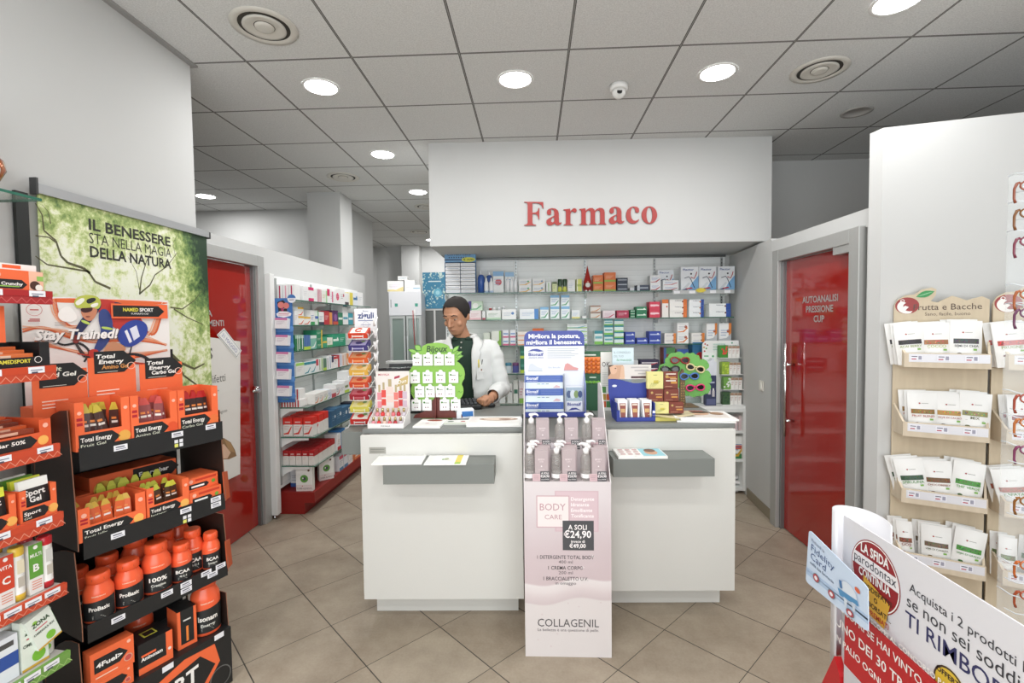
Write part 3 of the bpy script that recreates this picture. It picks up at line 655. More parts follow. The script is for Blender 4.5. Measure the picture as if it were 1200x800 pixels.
# ---------------------------------------------------------------- nail polish stand
nx, ny, rz = -.775, 2.51, .0
NS = .88
t = thing('nail_polish_stand', 'white counter stand picturing nail polish bottles beside the sweets rack', 'display', (nx, ny, CT + .0008), rz); t.scale = (NS,) * 3
m = MB(); wsd = mat('e8e6e4', .45)
m.box(-.105, .105, -.075, -.07, 0, .028, wsd); m.box(-.105, .105, -.0699, .085, 0, .015, wsd); m.box(-.105, .105, -.01, .085, .0151, .055, wsd); m.build('stepped_tray', t)
for s_ in (-1, 1): mm = MB(Matrix.Translation((s_ * .107, 0, 0)) @ Matrix.Rotation(pi / 2, 4, 'Z')); mm.slab([(-.075, 0), (.085, 0), (.085, .19), (.06, .1), (.02, .075), (-.03, .06), (-.075, .03)], -.0015, .0015, wsd); mm.build('side_wing', t)
m = MB(); m.box(-.107, .107, .0855, .089, 0, .325, mat('e3ddd9', .45)); m.build('back_card', t)
m = MB(Matrix.Translation((0, .085, 0)))
m.text('MAVALA', -.055, .298, .018, mat('c2455a', .5), 0, bold=.01, fit=.07); m.M = m.M @ Matrix.Rotation(0, 4, 'Y')
m.poly([(.01, .275), (.045, .285), (.047, .30), (.012, .29)], mat('a32a45', .5), -.0004)
m.poly([(.025, .225), (.095, .245), (.10, .30), (.045, .275)], mat('b09a62', .35, .4), -.0002)
m.text('Duo', .062, .25, .032, W2, -.0008, shear=.3, rot=.25)
for i, (x, h, c) in enumerate(((-.085, .20, 'dc8f98'), (-.058, .215, 'd9483e'), (-.018, .235, 'e8cfc6'), (.02, .20, 'df7a70'), (.05, .21, 'c43b3c'), (.075, .205, 'c9b6c4'))):
    w_ = .022 if i != 2 else .036
    m.rect(x - w_ / 2 - .003, x + w_ / 2 + .003, h - .055, h - .008, mat(c, .4), -.0006 - i * .0001); m.rect(x - w_ * .3, x + w_ * .3, h - .006, h + .04, mat('b3a27a', .35), -.0006)
    m.rect(x - w_ / 2 - .003, x + w_ / 2 + .003, h - .105, h - .064, mat(c, .6), -.0004 - i * .0001)
m.build('picture_print', t)
m = MB(Matrix.Translation((0, -.0755, 0))); m.text('MAVALA', 0, .009, .014, mat('4a4a4c', .5), fit=.055); m.build('lip_print', t)
def polish(c, c2='b9a978'):
    t = thing('nail_polish', 'x x x x', 'nail polish')
    MB().lathe([(.011, 0), (.0125, .003), (.0125, .017), (.009, .022), (.006, .024)], mat(c, .12), n=14).build('polish_bottle', t)
    MB().lathe([(.0075, .0242), (.0072, .045), (.0055, .047)], mat(c2, .25, .8), n=12).build('cap', t); return t
cols = ['d88c96', 'd83a3c', 'e3c3b6', 'db7077', 'b52a3a', 'c9c2cc']; nm = ['rosy pink', 'bright red', 'nude', 'coral pink', 'dark red', 'lilac grey']
for r_ in range(2):
    for c in range(6):
        p = rot_off((nx, ny, CT + .0008), rz, NS * (-.082 + .033 * c), NS * (-.045, .03)[r_], NS * (.0156, .0556)[r_])
        o = polish(cols[c]); o.location = p; o.scale = (NS,) * 3; o['label'] = '%s nail polish bottle with gold cap, %s row of polish stand' % (nm[c], ('front', 'back')[r_]); o['group'] = 'nail polish bottles'

# ---------------------------------------------------------------- sweets rack on the side shelf
zx, zy = -.972, 2.66
ZT = .9835
t = thing('sweets_rack', 'white wire counter rack headed ziguli with trays of sweets packs', 'display rack', (zx, zy, ZT), .05)
wire = mat('ececec', .35)
m = MB(); r = .0022
for s_ in (-1, 1):
    m.tube([(s_ * .062, .10, 0), (s_ * .062, .10, .66)], r * 1.2, wire, n=6); m.tube([(s_ * .062, .10, .002), (s_ * .062, -.07, .003)], r * 1.2, wire, n=6)
for z in (.003, .2, .4, .6): m.tube([(-.062, .10, z), (.062, .10, z)], r, wire, n=6)
m.build('wire_frame', t)
def trays(px, py): pass
levels = [.02 + i * .0685 for i in range(8)]
m = MB()
for i, z in enumerate(levels):
    yb = .09; yf = -.062; dz = -.012
    for s_ in (-1, 1):
        m.tube([(s_ * .058, yb, z + .035), (s_ * .058, yf, z + dz), (s_ * .058, yf - .004, z + dz + .028), (s_ * .030, yf - .004, z + dz + .028), (s_ * .030, yf - .004, z + dz)], r, wire, n=5)
    m.tube([(-.058, yf, z + dz), (.058, yf, z + dz)], r, wire, n=5)
m.build('wire_tray', t)
m = MB()
for i in range(9):
    z = .05 + i * .066
    for k in range(3): m.tube([(.066 + k * .012, .08 - k * .03, z + .03), (.070 + k * .012, .01 - k * .03, z - .02), (.072 + k * .012, -.01 - k * .03, z + .025)], r, wire, n=5)
m.build('side_hooks', t)
m = MB(); m.box(-.066, .066, .095, .098, .53, .66, mat('eceef2', .5)); m.M = Matrix.Translation((0, .0945, 0)); m.text('ziguli', 0, .603, .050, mat('2b3f7c', .5), 0, bold=.03, fit=.095); m.text('Buone', 0, .642, .012, mat('2b3f7c', .5)); m.rect(-.045, .045, .588, .592, mat('54669a', .5)); m.ring(0, .567, .018, .001, mat('54669a', .5)); m.rect(-.03, .03, .565, .568, mat('8a93b5', .5))
m.build('header_card', t)
zc = [('c9302a', 'e6e0dc', 'red'), ('d9cf5a', 'e9e2a0', 'yellow'), ('a32636', 'c86a74', 'dark red'), ('cf4a2c', 'e79468', 'blood orange'), ('e0b04a', 'efd9a0', 'honey yellow'), ('d8602c', 'e8a070', 'orange'), ('3f3a78', 'a9a4cc', 'purple'), ('cf3f22', 'f0e4dc', 'vitamin C orange')]
for i, z in enumerate(levels):
    t = thing('sweets_pack', '%s sweets pack, %s wire tray from the bottom of ziguli rack' % (zc[i][2], ORD[i]), 'sweets', rot_off((zx, zy, ZT), .05, 0, -.059, z - .0085), .05, 'sweets packs in the wire rack')
    t.rotation_euler = (radians(24), 0, .05)
    m = MB(); m.box(-.052, .052, 0, .075, 0, .031, CARD(zc[i][0])); m.build('carton', t)
    m = MB(); zt = .0315
    m.add([(-.043, .004, zt), (.043, .004, zt), (.043, .071, zt), (-.043, .071, zt)], [(0, 1, 2, 3)], mat(zc[i][1], .5))
    n = 14
    if i == 7:
        pts = [(.0 + .017 * cos(a), .037 + .02 * sin(a)) for a in [.7 + j * .33 for j in range(16)]]
        m.tube([(a, b_, zt + .001) for a, b_ in pts], .0045, mat('c23a1c', .5), n=5)
    else:
        m.add([(.02 * cos(2 * pi * j / n), .036 + .018 * sin(2 * pi * j / n), zt + .0003) for j in range(n)], [tuple(range(n))], mat(zc[i][0], .5))
        m.add([(.02 + .012 * cos(2 * pi * j / n), .05 + .01 * sin(2 * pi * j / n), zt + .0006) for j in range(n)], [tuple(range(n))], mat('6a9a4a', .5))
    m.rect(-.028, .028, .009, .017, mat(zc[i][1], .5), -.0004); m.build('carton_print', t)

# ---------------------------------------------------------------- right counter: green OK box, hand-cream tray, soaps
GN = CARD('1f5a36')
t = thing('display_box', 'tall green display box with orange balls and OK side', 'display', (.375, 2.93, z0), -.10)
m = MB(); m.box(-.10, .105, 0, .09, 0, .36, GN); m.build('box_body', t)
m = MB(); m.box(.038, .1055, -.0015, -.0002, 0, .36, mat('e9e8e2', .5)); m.text('O', .058, .27, .042, mat('222', .5) if 0 else mat('222222', .5), -.002, fit=.022); m.text('K', .085, .27, .042, mat('222222', .5), -.002, fit=.022)
for i in range(9): m.rect(.047, .097 - (i % 3) * .008, .155 + i * .0095, .157 + i * .0095, mat('9a9a94', .5), -.002)
for i, c in enumerate(('c9542a', '3f7a3f', 'b9963f', 'd0602f', '4f8a45')): m.rect(.042 + (i % 2) * .03, .07 + (i % 2) * .03, .02 + (i // 2) * .045, .058 + (i // 2) * .045, mat(c, .5), -.0022)
m.rect(-.07, .01, .338, .346, mat('dfe8df', .5), -.0008); m.rect(-.03, .01, .20, .208, mat('cfe0cf', .5), -.0008)
m.build('box_print', t)
m = MB(); m.box(-.1, .036, -.0012, -.0002, .23, .33, mat('dd7a35', .4))
for i in range(4):
    for j in range(5): m.ball((-.085 + j * .027, -.006, .24 + i * .024), .0135, mat('dd7a35', .4), n=10, k=7)
m.build('moulded_balls', t)
m = MB(); m.box(-.1, .036, -.0012, -.0002, .168, .182, mat('7ab648', .4))
for j in range(5): m.ball((-.08 + j * .026, -.006, .175), .010, mat('7ab648', .4), n=10, k=7)
m.build('green_balls', t)
BLU = CARD('2f3f96')
HX, HY, HR = .555, 2.665, .03
t = thing('cream_tray', 'blue cardboard counter tray holding white tube cartons', 'display', (HX, HY, z0), HR)
m = MB()
m.box(-.105, .105, -.065, .065, 0, .004, BLU); m.box(-.105, .105, -.0655, -.062, .004, .022, BLU)
for s_ in (-1, 1): m.box(min(s_ * .105, s_ * .088), max(s_ * .105, s_ * .088), -.0655, -.062, .022, .062, BLU)
m.box(-.105, -.102, -.062, .065, .004, .10, BLU); m.box(.102, .105, -.062, .065, .004, .10, BLU)
m.build('tray', t)
hb = [(-.125 + .25 * i / 12, .205 + .013 * sin(1.0 + i / 12 * 5.6)) for i in range(13)]
m = MB(); m.slab([(-.105, .004), (.105, .004), (.125, .15)] + hb[::-1] + [(-.125, .15)], .065, .069, BLU); m.disc(-.09, .178, .014, mat('dfe3ea', .5), .0645, 14, .007); m.box(.09, .103, -.067, -.0656, .045, .058, mat('e6e8ee', .4)); m.build('tray_back', t)
m = MB(); m.slab([(-.125, .215), (.12, .215), (.12, .298), (-.125, .298)], .0705, .073, mat('d9d4d0', .5))
m.M = Matrix.Translation((0, .0702, 0)); m.poly([(-.125, .216), (-.03, .216), (-.04, .296), (-.125, .296)], mat('c9a084', .5)); m.disc(-.095, .27, .022, mat('d8b094', .5), -.0003, 14, .026); m.poly([(-.125, .23), (-.11, .25), (-.118, .285), (-.09, .297), (-.125, .297)], mat('4a382c', .5), -.0006); m.disc(-.083, .278, .005, mat('3a2a22', .5), -.0008, 8, .003); m.poly([(-.06, .216), (-.03, .216), (-.035, .29), (-.05, .29)], mat('d9b498', .5), -.0006)
for i in range(3): m.rect(.005 + .02 * i, .105, .278 - i * .018, .286 - i * .018, mat('b4afb1', .5), -.0004)
m.rect(.005, .115, .22, .232, mat('4a2a30', .5), -.0004); m.build('picture_card', t)
m = MB()
for i in range(3):
    for j in range(3):
        m = MB(); c = mat('eeeeee', .45)
        m.slab([(-.022, 0), (.022, 0), (.027, .108), (-.027, .108)], -.010, .008, c)
        m.slab([(-.013, .010), (.013, .010), (.018, .090), (-.018, .090)], -.0106, -.0101, mat('8a3f2f', .45)); m.rect(-.012, .012, .04, .06, mat('caa26a', .5), -.011); m.rect(-.014, .014, .078, .086, mat('e0d0c0', .5), -.011)
        p = rot_off((HX, HY, z0 + .0045), HR, -.066 + i * .066, -.040 + j * .032, 0)
        o = m.build('tube_carton', loc=p, rz=HR); o.rotation_euler = (radians(-9), 0, HR)
        tag(o, 'white tube carton with brown print, %s row of blue tray, %s from left' % (('front', 'middle', 'back')[j], ORD[i]), 'carton', 'tube cartons in the blue tray')
m = MB(); m.box(-.062, .062, 0, .004, 0, .155, mat('cfe0e6', .45))
for i, (tt, c) in enumerate((('IL CONSIGLIO', '7f939c'), ('DEL TUO', '7f939c'))): m.text(tt, -.052, .122 - i * .022, .017, mat(c, .5), -.0006, al='L', fit=(.095, .055)[i])
m.text('farmacista', .005, .078, .021, mat('4d9a6a', .5), -.0006, shear=.3, fit=.085); m.tube([(-.05, -.0006, .05), (0, -.0006, .04), (.05, -.0006, .056)], .0006, mat('6aa584', .5), n=4)
m.box(-.062, .062, .004, .03, -.235, -.2305, mat('cfe0e6', .45)).box(-.05, .05, .0041, .007, -.2305, .0, mat('cfe0e6', .45))
tag(m.build('advice_card', loc=(.525, 2.80, z0 + .236)), 'pale blue card reading il consiglio del tuo farmacista', 'sign')
# soap cartons: yellow and brown
YE = 'e0d890'; BRc = '743020'
bxs, bys, brz = .745, 2.68, .0
t = thing('soap_tray', 'shallow yellow card tray under the brown and yellow soap cartons', 'tray', (.75, 2.665, z0), .01)
MB().box(-.09, .09, -.06, .06, 0, .022, CARD('d3c767')).build('tray_base', t)
MB().add([(-.125 + .25 * i / 12, -.06 - .03 * sin(pi * i / 12), .0225 + .012 * abs(i / 6 - 1)) for i in range(13)] + [(-.125 + .25 * i / 12, .06, .0225 + .012 * abs(i / 6 - 1)) for i in range(13)], [(i, i + 1, i + 14, i + 13) for i in range(12)], CARD('cfc4a0')).build('curved_lip', t)
def soapbox(x, z, w, h, d, c, dx, lb, big=False):
    m = MB(); m.box(-w / 2, w / 2, 0, d, 0, h, CARD(c))
    if c == YE:
        m.rect(-w * .1, w * .2, h * .3, h * .5, mat('c9b84a', .5), -.0005)
        for i in range(6): a = -.45 + i * .05; m.poly([(w * (a), h * (.02)), (w * (a + .25 + i * .05), h * (.34 + i * .02)), (w * (a + .235 + i * .05), h * (.35 + i * .02))], mat('5f7a2f', .5), -.0007)
        m.rect(-w * .12, w * .12, h * .8, h * .83, mat('8a8f4a', .5), -.0006)
    else:
        m.disc(-w * .28, h * .72, h * .1, mat('b99a5a', .5), -.0005, 10); m.rect(-w * .05, w * .42, h * .55, h * .6, mat('d8b98a', .5), -.0005); m.rect(0, w * .42, h * .3, h * .42, mat('c58a3a', .5), -.0005); m.rect(-w * .4, w * .1, h * .12, h * .15, mat('b98a6a', .5), -.0005)
        if big:
            for i in range(3): m.rect(-w * .35, w * .35, h * (.84 - .2 * i), h * (.9 - .2 * i), mat(('e8dccb', 'c98f3a', 'eae2d6')[i], .5), -.0008)
    o = m.build('soap_carton', loc=(x, 2.64 + dx, z), rz=.01); return tag(o, lb, 'carton', 'soap cartons')
zb = z0 + .0352
soapbox(.705, zb, .078, .062, .05, YE, 0, 'yellow soap carton with palm leaf, bottom row left')
soapbox(.785, zb, .078, .062, .05, BRc, 0, 'brown soap carton, bottom row right')
soapbox(.68, zb + .0635, .080, .068, .05, BRc, .02, 'brown soap carton, middle row left')
soapbox(.764, zb + .0635, .080, .068, .05, BRc, .02, 'brown soap carton, middle row right')
soapbox(.678, zb + .133, .088, .094, .03, YE, .03, 'large yellow soap carton with palm leaves, top left', 1)
soapbox(.764, zb + .133, .078, .094, .03, BRc, .03, 'large brown soap carton with pale lettering, top right', 1)

# ---------------------------------------------------------------- sunglasses tree at the back of the counter
kx = .00535
STX, STY = .945, 3.06
def up_(px, py): return ((px - 803) * kx, (474 - py) * kx)
t = thing('sunglasses_tree', 'green cardboard tree display wearing five pairs of sunglasses', 'display', (STX, STY, z0), .02)
GT = mat('6fb057', .55, 0, 'card')
cs = []
for px, py, rx, ry in ((808, 438, 24, 16), (798, 421, 15, 12), (812, 419, 13, 9), (826, 425, 9, 7), (787, 430, 12, 9), (780, 434, 8, 6), (831, 441, 7, 9), (829, 452, 8, 9), (818, 455, 16, 8), (815, 428, 15, 12)):
    x, z = up_(px, py); cs.append((x, z, rx * kx, ry * kx))
ol = blob(cs, 140); ol = [(x * (1 + .02 * sin(i * 1.1)), z + .004 * sin(i * .9)) for i, (x, z) in enumerate(ol)]
MB().slab(ol, 0, .008, GT, mat('2f6a28', .6)).build('tree_crown', t)
m = MB()
cx = sum(p[0] for p in ol) / len(ol); cz = sum(p[1] for p in ol) / len(ol)
for i in range(0, 140, 5):
    x, z = ol[i]; d = Vector((cx - x, cz - z)).normalized() * .014; q = Vector((-d.y, d.x)) * .09
    m.poly([(x + q.x, z + q.y), (x + d.x, z + d.y), (x - q.x, z - q.y)], mat('1f5a2a', .6), -.0008)
m.build('crown_notches', t)
m = MB(); tk = mat('6f5a3c', .6, 0, 'card')
m.slab([(-.022, 0), (.022, 0), (.014, .12), (.018, .185), (.03, .20), (.027, .21), (.012, .195), (.008, .235), (-.002, .24), (-.010, .225), (-.02, .21), (-.014, .18)], -.012, -.001, tk)
for i in range(9):
    for s_ in (0, 1): m.disc(-.008 + s_ * .014 + (i % 2) * .003, .02 + i * .016, .003, mat('d8a45a', .5), -.0125, 8)
m.build('trunk', t)
MB().box(-.09, .09, -.05, .09, 0, .004, tk).build('base_plate', t)
def make_glasses(cf, cl='15130f'):
    t = thing('sunglasses', 'x x x x', 'sunglasses'); fm = mat(cf, .25); lm = mat(cl, .08)
    m = MB()
    for s_ in (-1, 1):
        pts = [(s_ * .030 + .024 * cos(a) , 0, .017 * sin(a) * (1 + .15 * cos(a) * s_)) for a in [2 * pi * i / 20 for i in range(20)]]
        m.tube(pts, .0048, fm, n=6, closed=True)
    m.tube([(-.010, -.001, .006), (0, -.003, .009), (.010, -.001, .006)], .0035, fm, n=6); m.build('frame', t)
    for s_ in (-1, 1):
        MB().slab([(s_ * .030 + .0225 * cos(2 * pi * i / 18), .0155 * sin(2 * pi * i / 18)) for i in range(18)], -.0015, .0015, lm).build('lens', t)
        MB().tube([(s_ * .055, 0, .008), (s_ * .057, .004, .008), (s_ * .052, .008, .006)], .003, fm, n=6).build('temple', t)
    return t
for px, py, c, a, lb in ((800, 419, '8a1c14', -.03, 'red framed sunglasses at the top of the green tree'), (788.5, 429.5, '1c1c1c', .02, 'black framed sunglasses at left of the green tree'), (818, 428.5, 'dccb9a', -.25, 'cream framed sunglasses at right of the green tree'), (811, 438, '4f78b8', .03, 'blue framed sunglasses at centre of the green tree'), (818, 451.5, 'd83a72', .05, 'pink framed sunglasses low on the green tree')):
    o = make_glasses(c); x, z = up_(px, py); p = rot_off((STX, STY, z0), .02, x, -.0125, z)
    o.location = p; o.rotation_euler = (0, -a, .02); o.scale = (1.05, 1, 1.1); o['label'] = lb; o['group'] = 'sunglasses on the tree'
# ================================================================ product cartons
_pc = {}
def carton_mesh(w, d, h, base, prints):
    key = (round(w, 3), round(d, 3), round(h, 3), base, tuple(prints))
    if key in _pc: return _pc[key]
    m = MB(); m.box(-w / 2, w / 2, 0, d, 0, h, CARD(base)); k = 0
    for p in prints:
        q = p.split(':'); k += 1; y = -.0004 - k * .00015
        c = mat(q[1] if len(q[1]) == 6 else '888888', .5) if q[0] != 'x' else None
        if q[0] == 'b': m.rect(-w / 2, w / 2, 0, h * .22, c, y)
        elif q[0] == 'B': m.rect(-w / 2, w / 2, 0, h * .5, c, y)
        elif q[0] == 't': m.rect(-w / 2, w / 2, h * .78, h, c, y)
        elif q[0] == 'T': m.rect(-w / 2, w / 2, h * .5, h, c, y)
        elif q[0] == 'm': m.rect(-w * .42, w * .42, h * .42, h * .6, c, y)
        elif q[0] == 'r': m.rect(w * .28, w / 2, 0, h, c, y)
        elif q[0] == 'l': m.rect(-w / 2, -w * .28, 0, h, c, y)
        elif q[0] == 'v': m.rect(-w * .12, w * .12, h * .08, h * .92, c, y)
        elif q[0] == 's': m.poly([(-w * .45, h * .08), (w * .1, h * .1), (w * .45, h * .5), (w * .4, h * .55), (0, h * .2), (-w * .45, h * .14)], c, y)
        elif q[0] == 'S': m.poly([(-w * .5, h * .05), (w * .5, h * .05), (w * .5, h * .5), (w * .1, h * .25), (-w * .5, h * .2)], c, y)
        elif q[0] == 'o': m.disc(w * .25, h * .6, min(w, h) * .14, c, y, 12)
        elif q[0] == 'O': m.disc(0, h * .5, min(w, h) * .3, c, y, 16)
        elif q[0] == 'd':
            for i in range(3): m.rect(-w * .38, w * (.3 - .12 * i), h * (.62 - i * .12), h * (.65 - i * .12), c, y)
        elif q[0] == 'V':
            n = max(3, int(w / .02))
            for i in range(n): m.rect(-w / 2 + w * i / n, -w / 2 + w * (i + .5) / n, 0, h, c, y)
        elif q[0] == 'w':
            m.box(-w / 2 - .0004, w / 2 + .0004, -.0004, d + .0004, h * .62, h + .0003, c); m.rect(-w * .3, w * .3, h * .74, h * .79, mat('e8d4d0', .5), -.0009)
        elif q[0] == 'x': m.text(q[1], -w * .02, h * .68, min(h * .24, .03), mat(q[2], .5), y, bold=.01, fit=w * .8)
    me = m.mesh('carton'); _pc[key] = me; return me
ENTRIES = []
def carton(p, rz, w, d, h, base, prints, desc, shelf, lvl=0, nlv=1, order=0, name='medicine_carton', cat='carton', tilt=0):
    o = bpy.data.objects.new(name, carton_mesh(w, d, h, base, prints)); COL.objects.link(o)
    o.location = p; o.rotation_euler = (tilt, 0, rz); o['category'] = cat
    ENTRIES.append([o, desc, shelf, order, lvl, nlv]); return o
def reg(o, desc, shelf, order): ENTRIES.append([o, desc, shelf, order, 0, 1])
def finish_labels():
    groups = {}
    for e in ENTRIES: groups.setdefault((e[1], e[2]), []).append(e)
    for (desc, shelf), es in groups.items():
        cols = sorted({round(e[3], 3) for e in es})
        for e in es:
            o = e[0]; lv = ''
            if e[5] == 2: lv = ('lower ', 'upper ')[e[4]]
            elif e[5] > 2: lv = (ORD[e[4]] + ' from bottom ')
            s = lv + desc
            if len(cols) > 1:
                i = cols.index(round(e[3], 3)); s += ', ' + ORD[i] + (' such from left' if ('left wall' not in shelf and 'red base' not in shelf) or ' row' in shelf else ' such from near end')
            s += ', ' + shelf
            o['label'] = s; o['group'] = 'products on the ' + shelf
            if len(s.split()) > 16: s = s.replace(' such', '')
            if len(s.split()) > 16: s = s.replace('behind counter', 'behind').replace(' and ', ' ')
            if len(s.split()) > 16: s = s.replace(' with', '')
            n = len(s.split()); assert 4 <= n <= 16, (n, s)

# ================================================================ shelving behind the counter
SD = .27
def bkx(px, y=4.5): return aty(px, 345, y).x
def bky(x, off): return 3.93 + off + (x + .84) * sin(BR)
SHELF_Z = {1: 1.832, 2: 1.582, 3: 1.338, 4: 1.075, 5: .79}
SHELF_NAME = {1: 'top shelf behind counter', 2: 'second shelf behind counter', 3: 'third shelf behind counter', 4: 'fourth shelf behind counter', 5: 'lowest shelf behind counter'}
t = thing('wall_shelving', 'white slotted wall shelving with glass shelves behind the counter', 'shelving', (BK[0], BK[1], 0), BR)
def slat(nt, N, L, b):
    g = N.new('ShaderNodeNewGeometry'); sp = N.new('ShaderNodeSeparateXYZ'); L.new(g.outputs['Position'], sp.inputs[0])
    f = mth(nt, 'FRACT', mth(nt, 'DIVIDE', sp.outputs[2], .05)); ln = mth(nt, 'LESS_THAN', f, .06)
    mx = N.new('ShaderNodeMix'); mx.data_type = 'RGBA'; mx.inputs[6].default_value = lin('f0f2f1'); mx.inputs[7].default_value = lin('d8dbda'); L.new(ln, mx.inputs[0]); L.new(mx.outputs[2], b.inputs['Base Color']); b.inputs['Roughness'].default_value = .45
M_SLAT = node_mat('slatted_white_panel', slat)
MB().box(.0, 2.735, .755, .775, .35, 2.185, M_SLAT).build('back_panel', t)
MB().box(.0, 2.735, .735, .754, 2.165, 2.185, mat('6d706f', .4, .5)).build('top_rail', t)
for x in (.02, .70, 1.375, 2.05, 2.70):
    m = MB(); m.box(x - .009, x + .009, .742, .7545, .4, 2.16, mat('b4b8b8', .35, .6))
    for i in range(58): m.rect(x - .0035, x + .0035, .42 + i * .03, .438 + i * .03, mat('3c3f3f', .6), .7415)
    m.build('slotted_upright', t)
GLS = mat('cfe6de', .03, 0, 'glass', alpha=.28)
for k, z in SHELF_Z.items():
    w = (0.03, 2.70)
    m = MB(); m.box(w[0], w[1], .47, .735, z - .008, z - .0005, GLS); m.box(w[0], w[1], .4685, .4699, z - .0085, z, mat('2f5f4d', .2)); sh = m.build('glass_shelf', t)
    m = MB()
    for x in (.02, .70, 1.375, 2.05, 2.69): m.slab([(0, 0)] * 0 or [(x - .003, z - .05), (x + .003, z - .05), (x + .003, z - .009), (x - .003, z - .009)], .60, .735, STEELW)
    m.build('bracket', sh)
# price strips on the top shelf at the right
m = MB(); m.box(2.14, 2.36, .466, .468, SHELF_Z[1] - .036, SHELF_Z[1] - .001, mat('b9bcbc', .3)); m.box(2.42, 2.70, .466, .468, SHELF_Z[1] - .036, SHELF_Z[1] - .001, mat('b9bcbc', .3))
for x in (2.15, 2.29, 2.48, 2.61): m.rect(x, x + .055, SHELF_Z[1] - .031, SHELF_Z[1] - .006, mat('eeeef2', .5), .4655)
m.build('price_strip', t)
SP = .00806
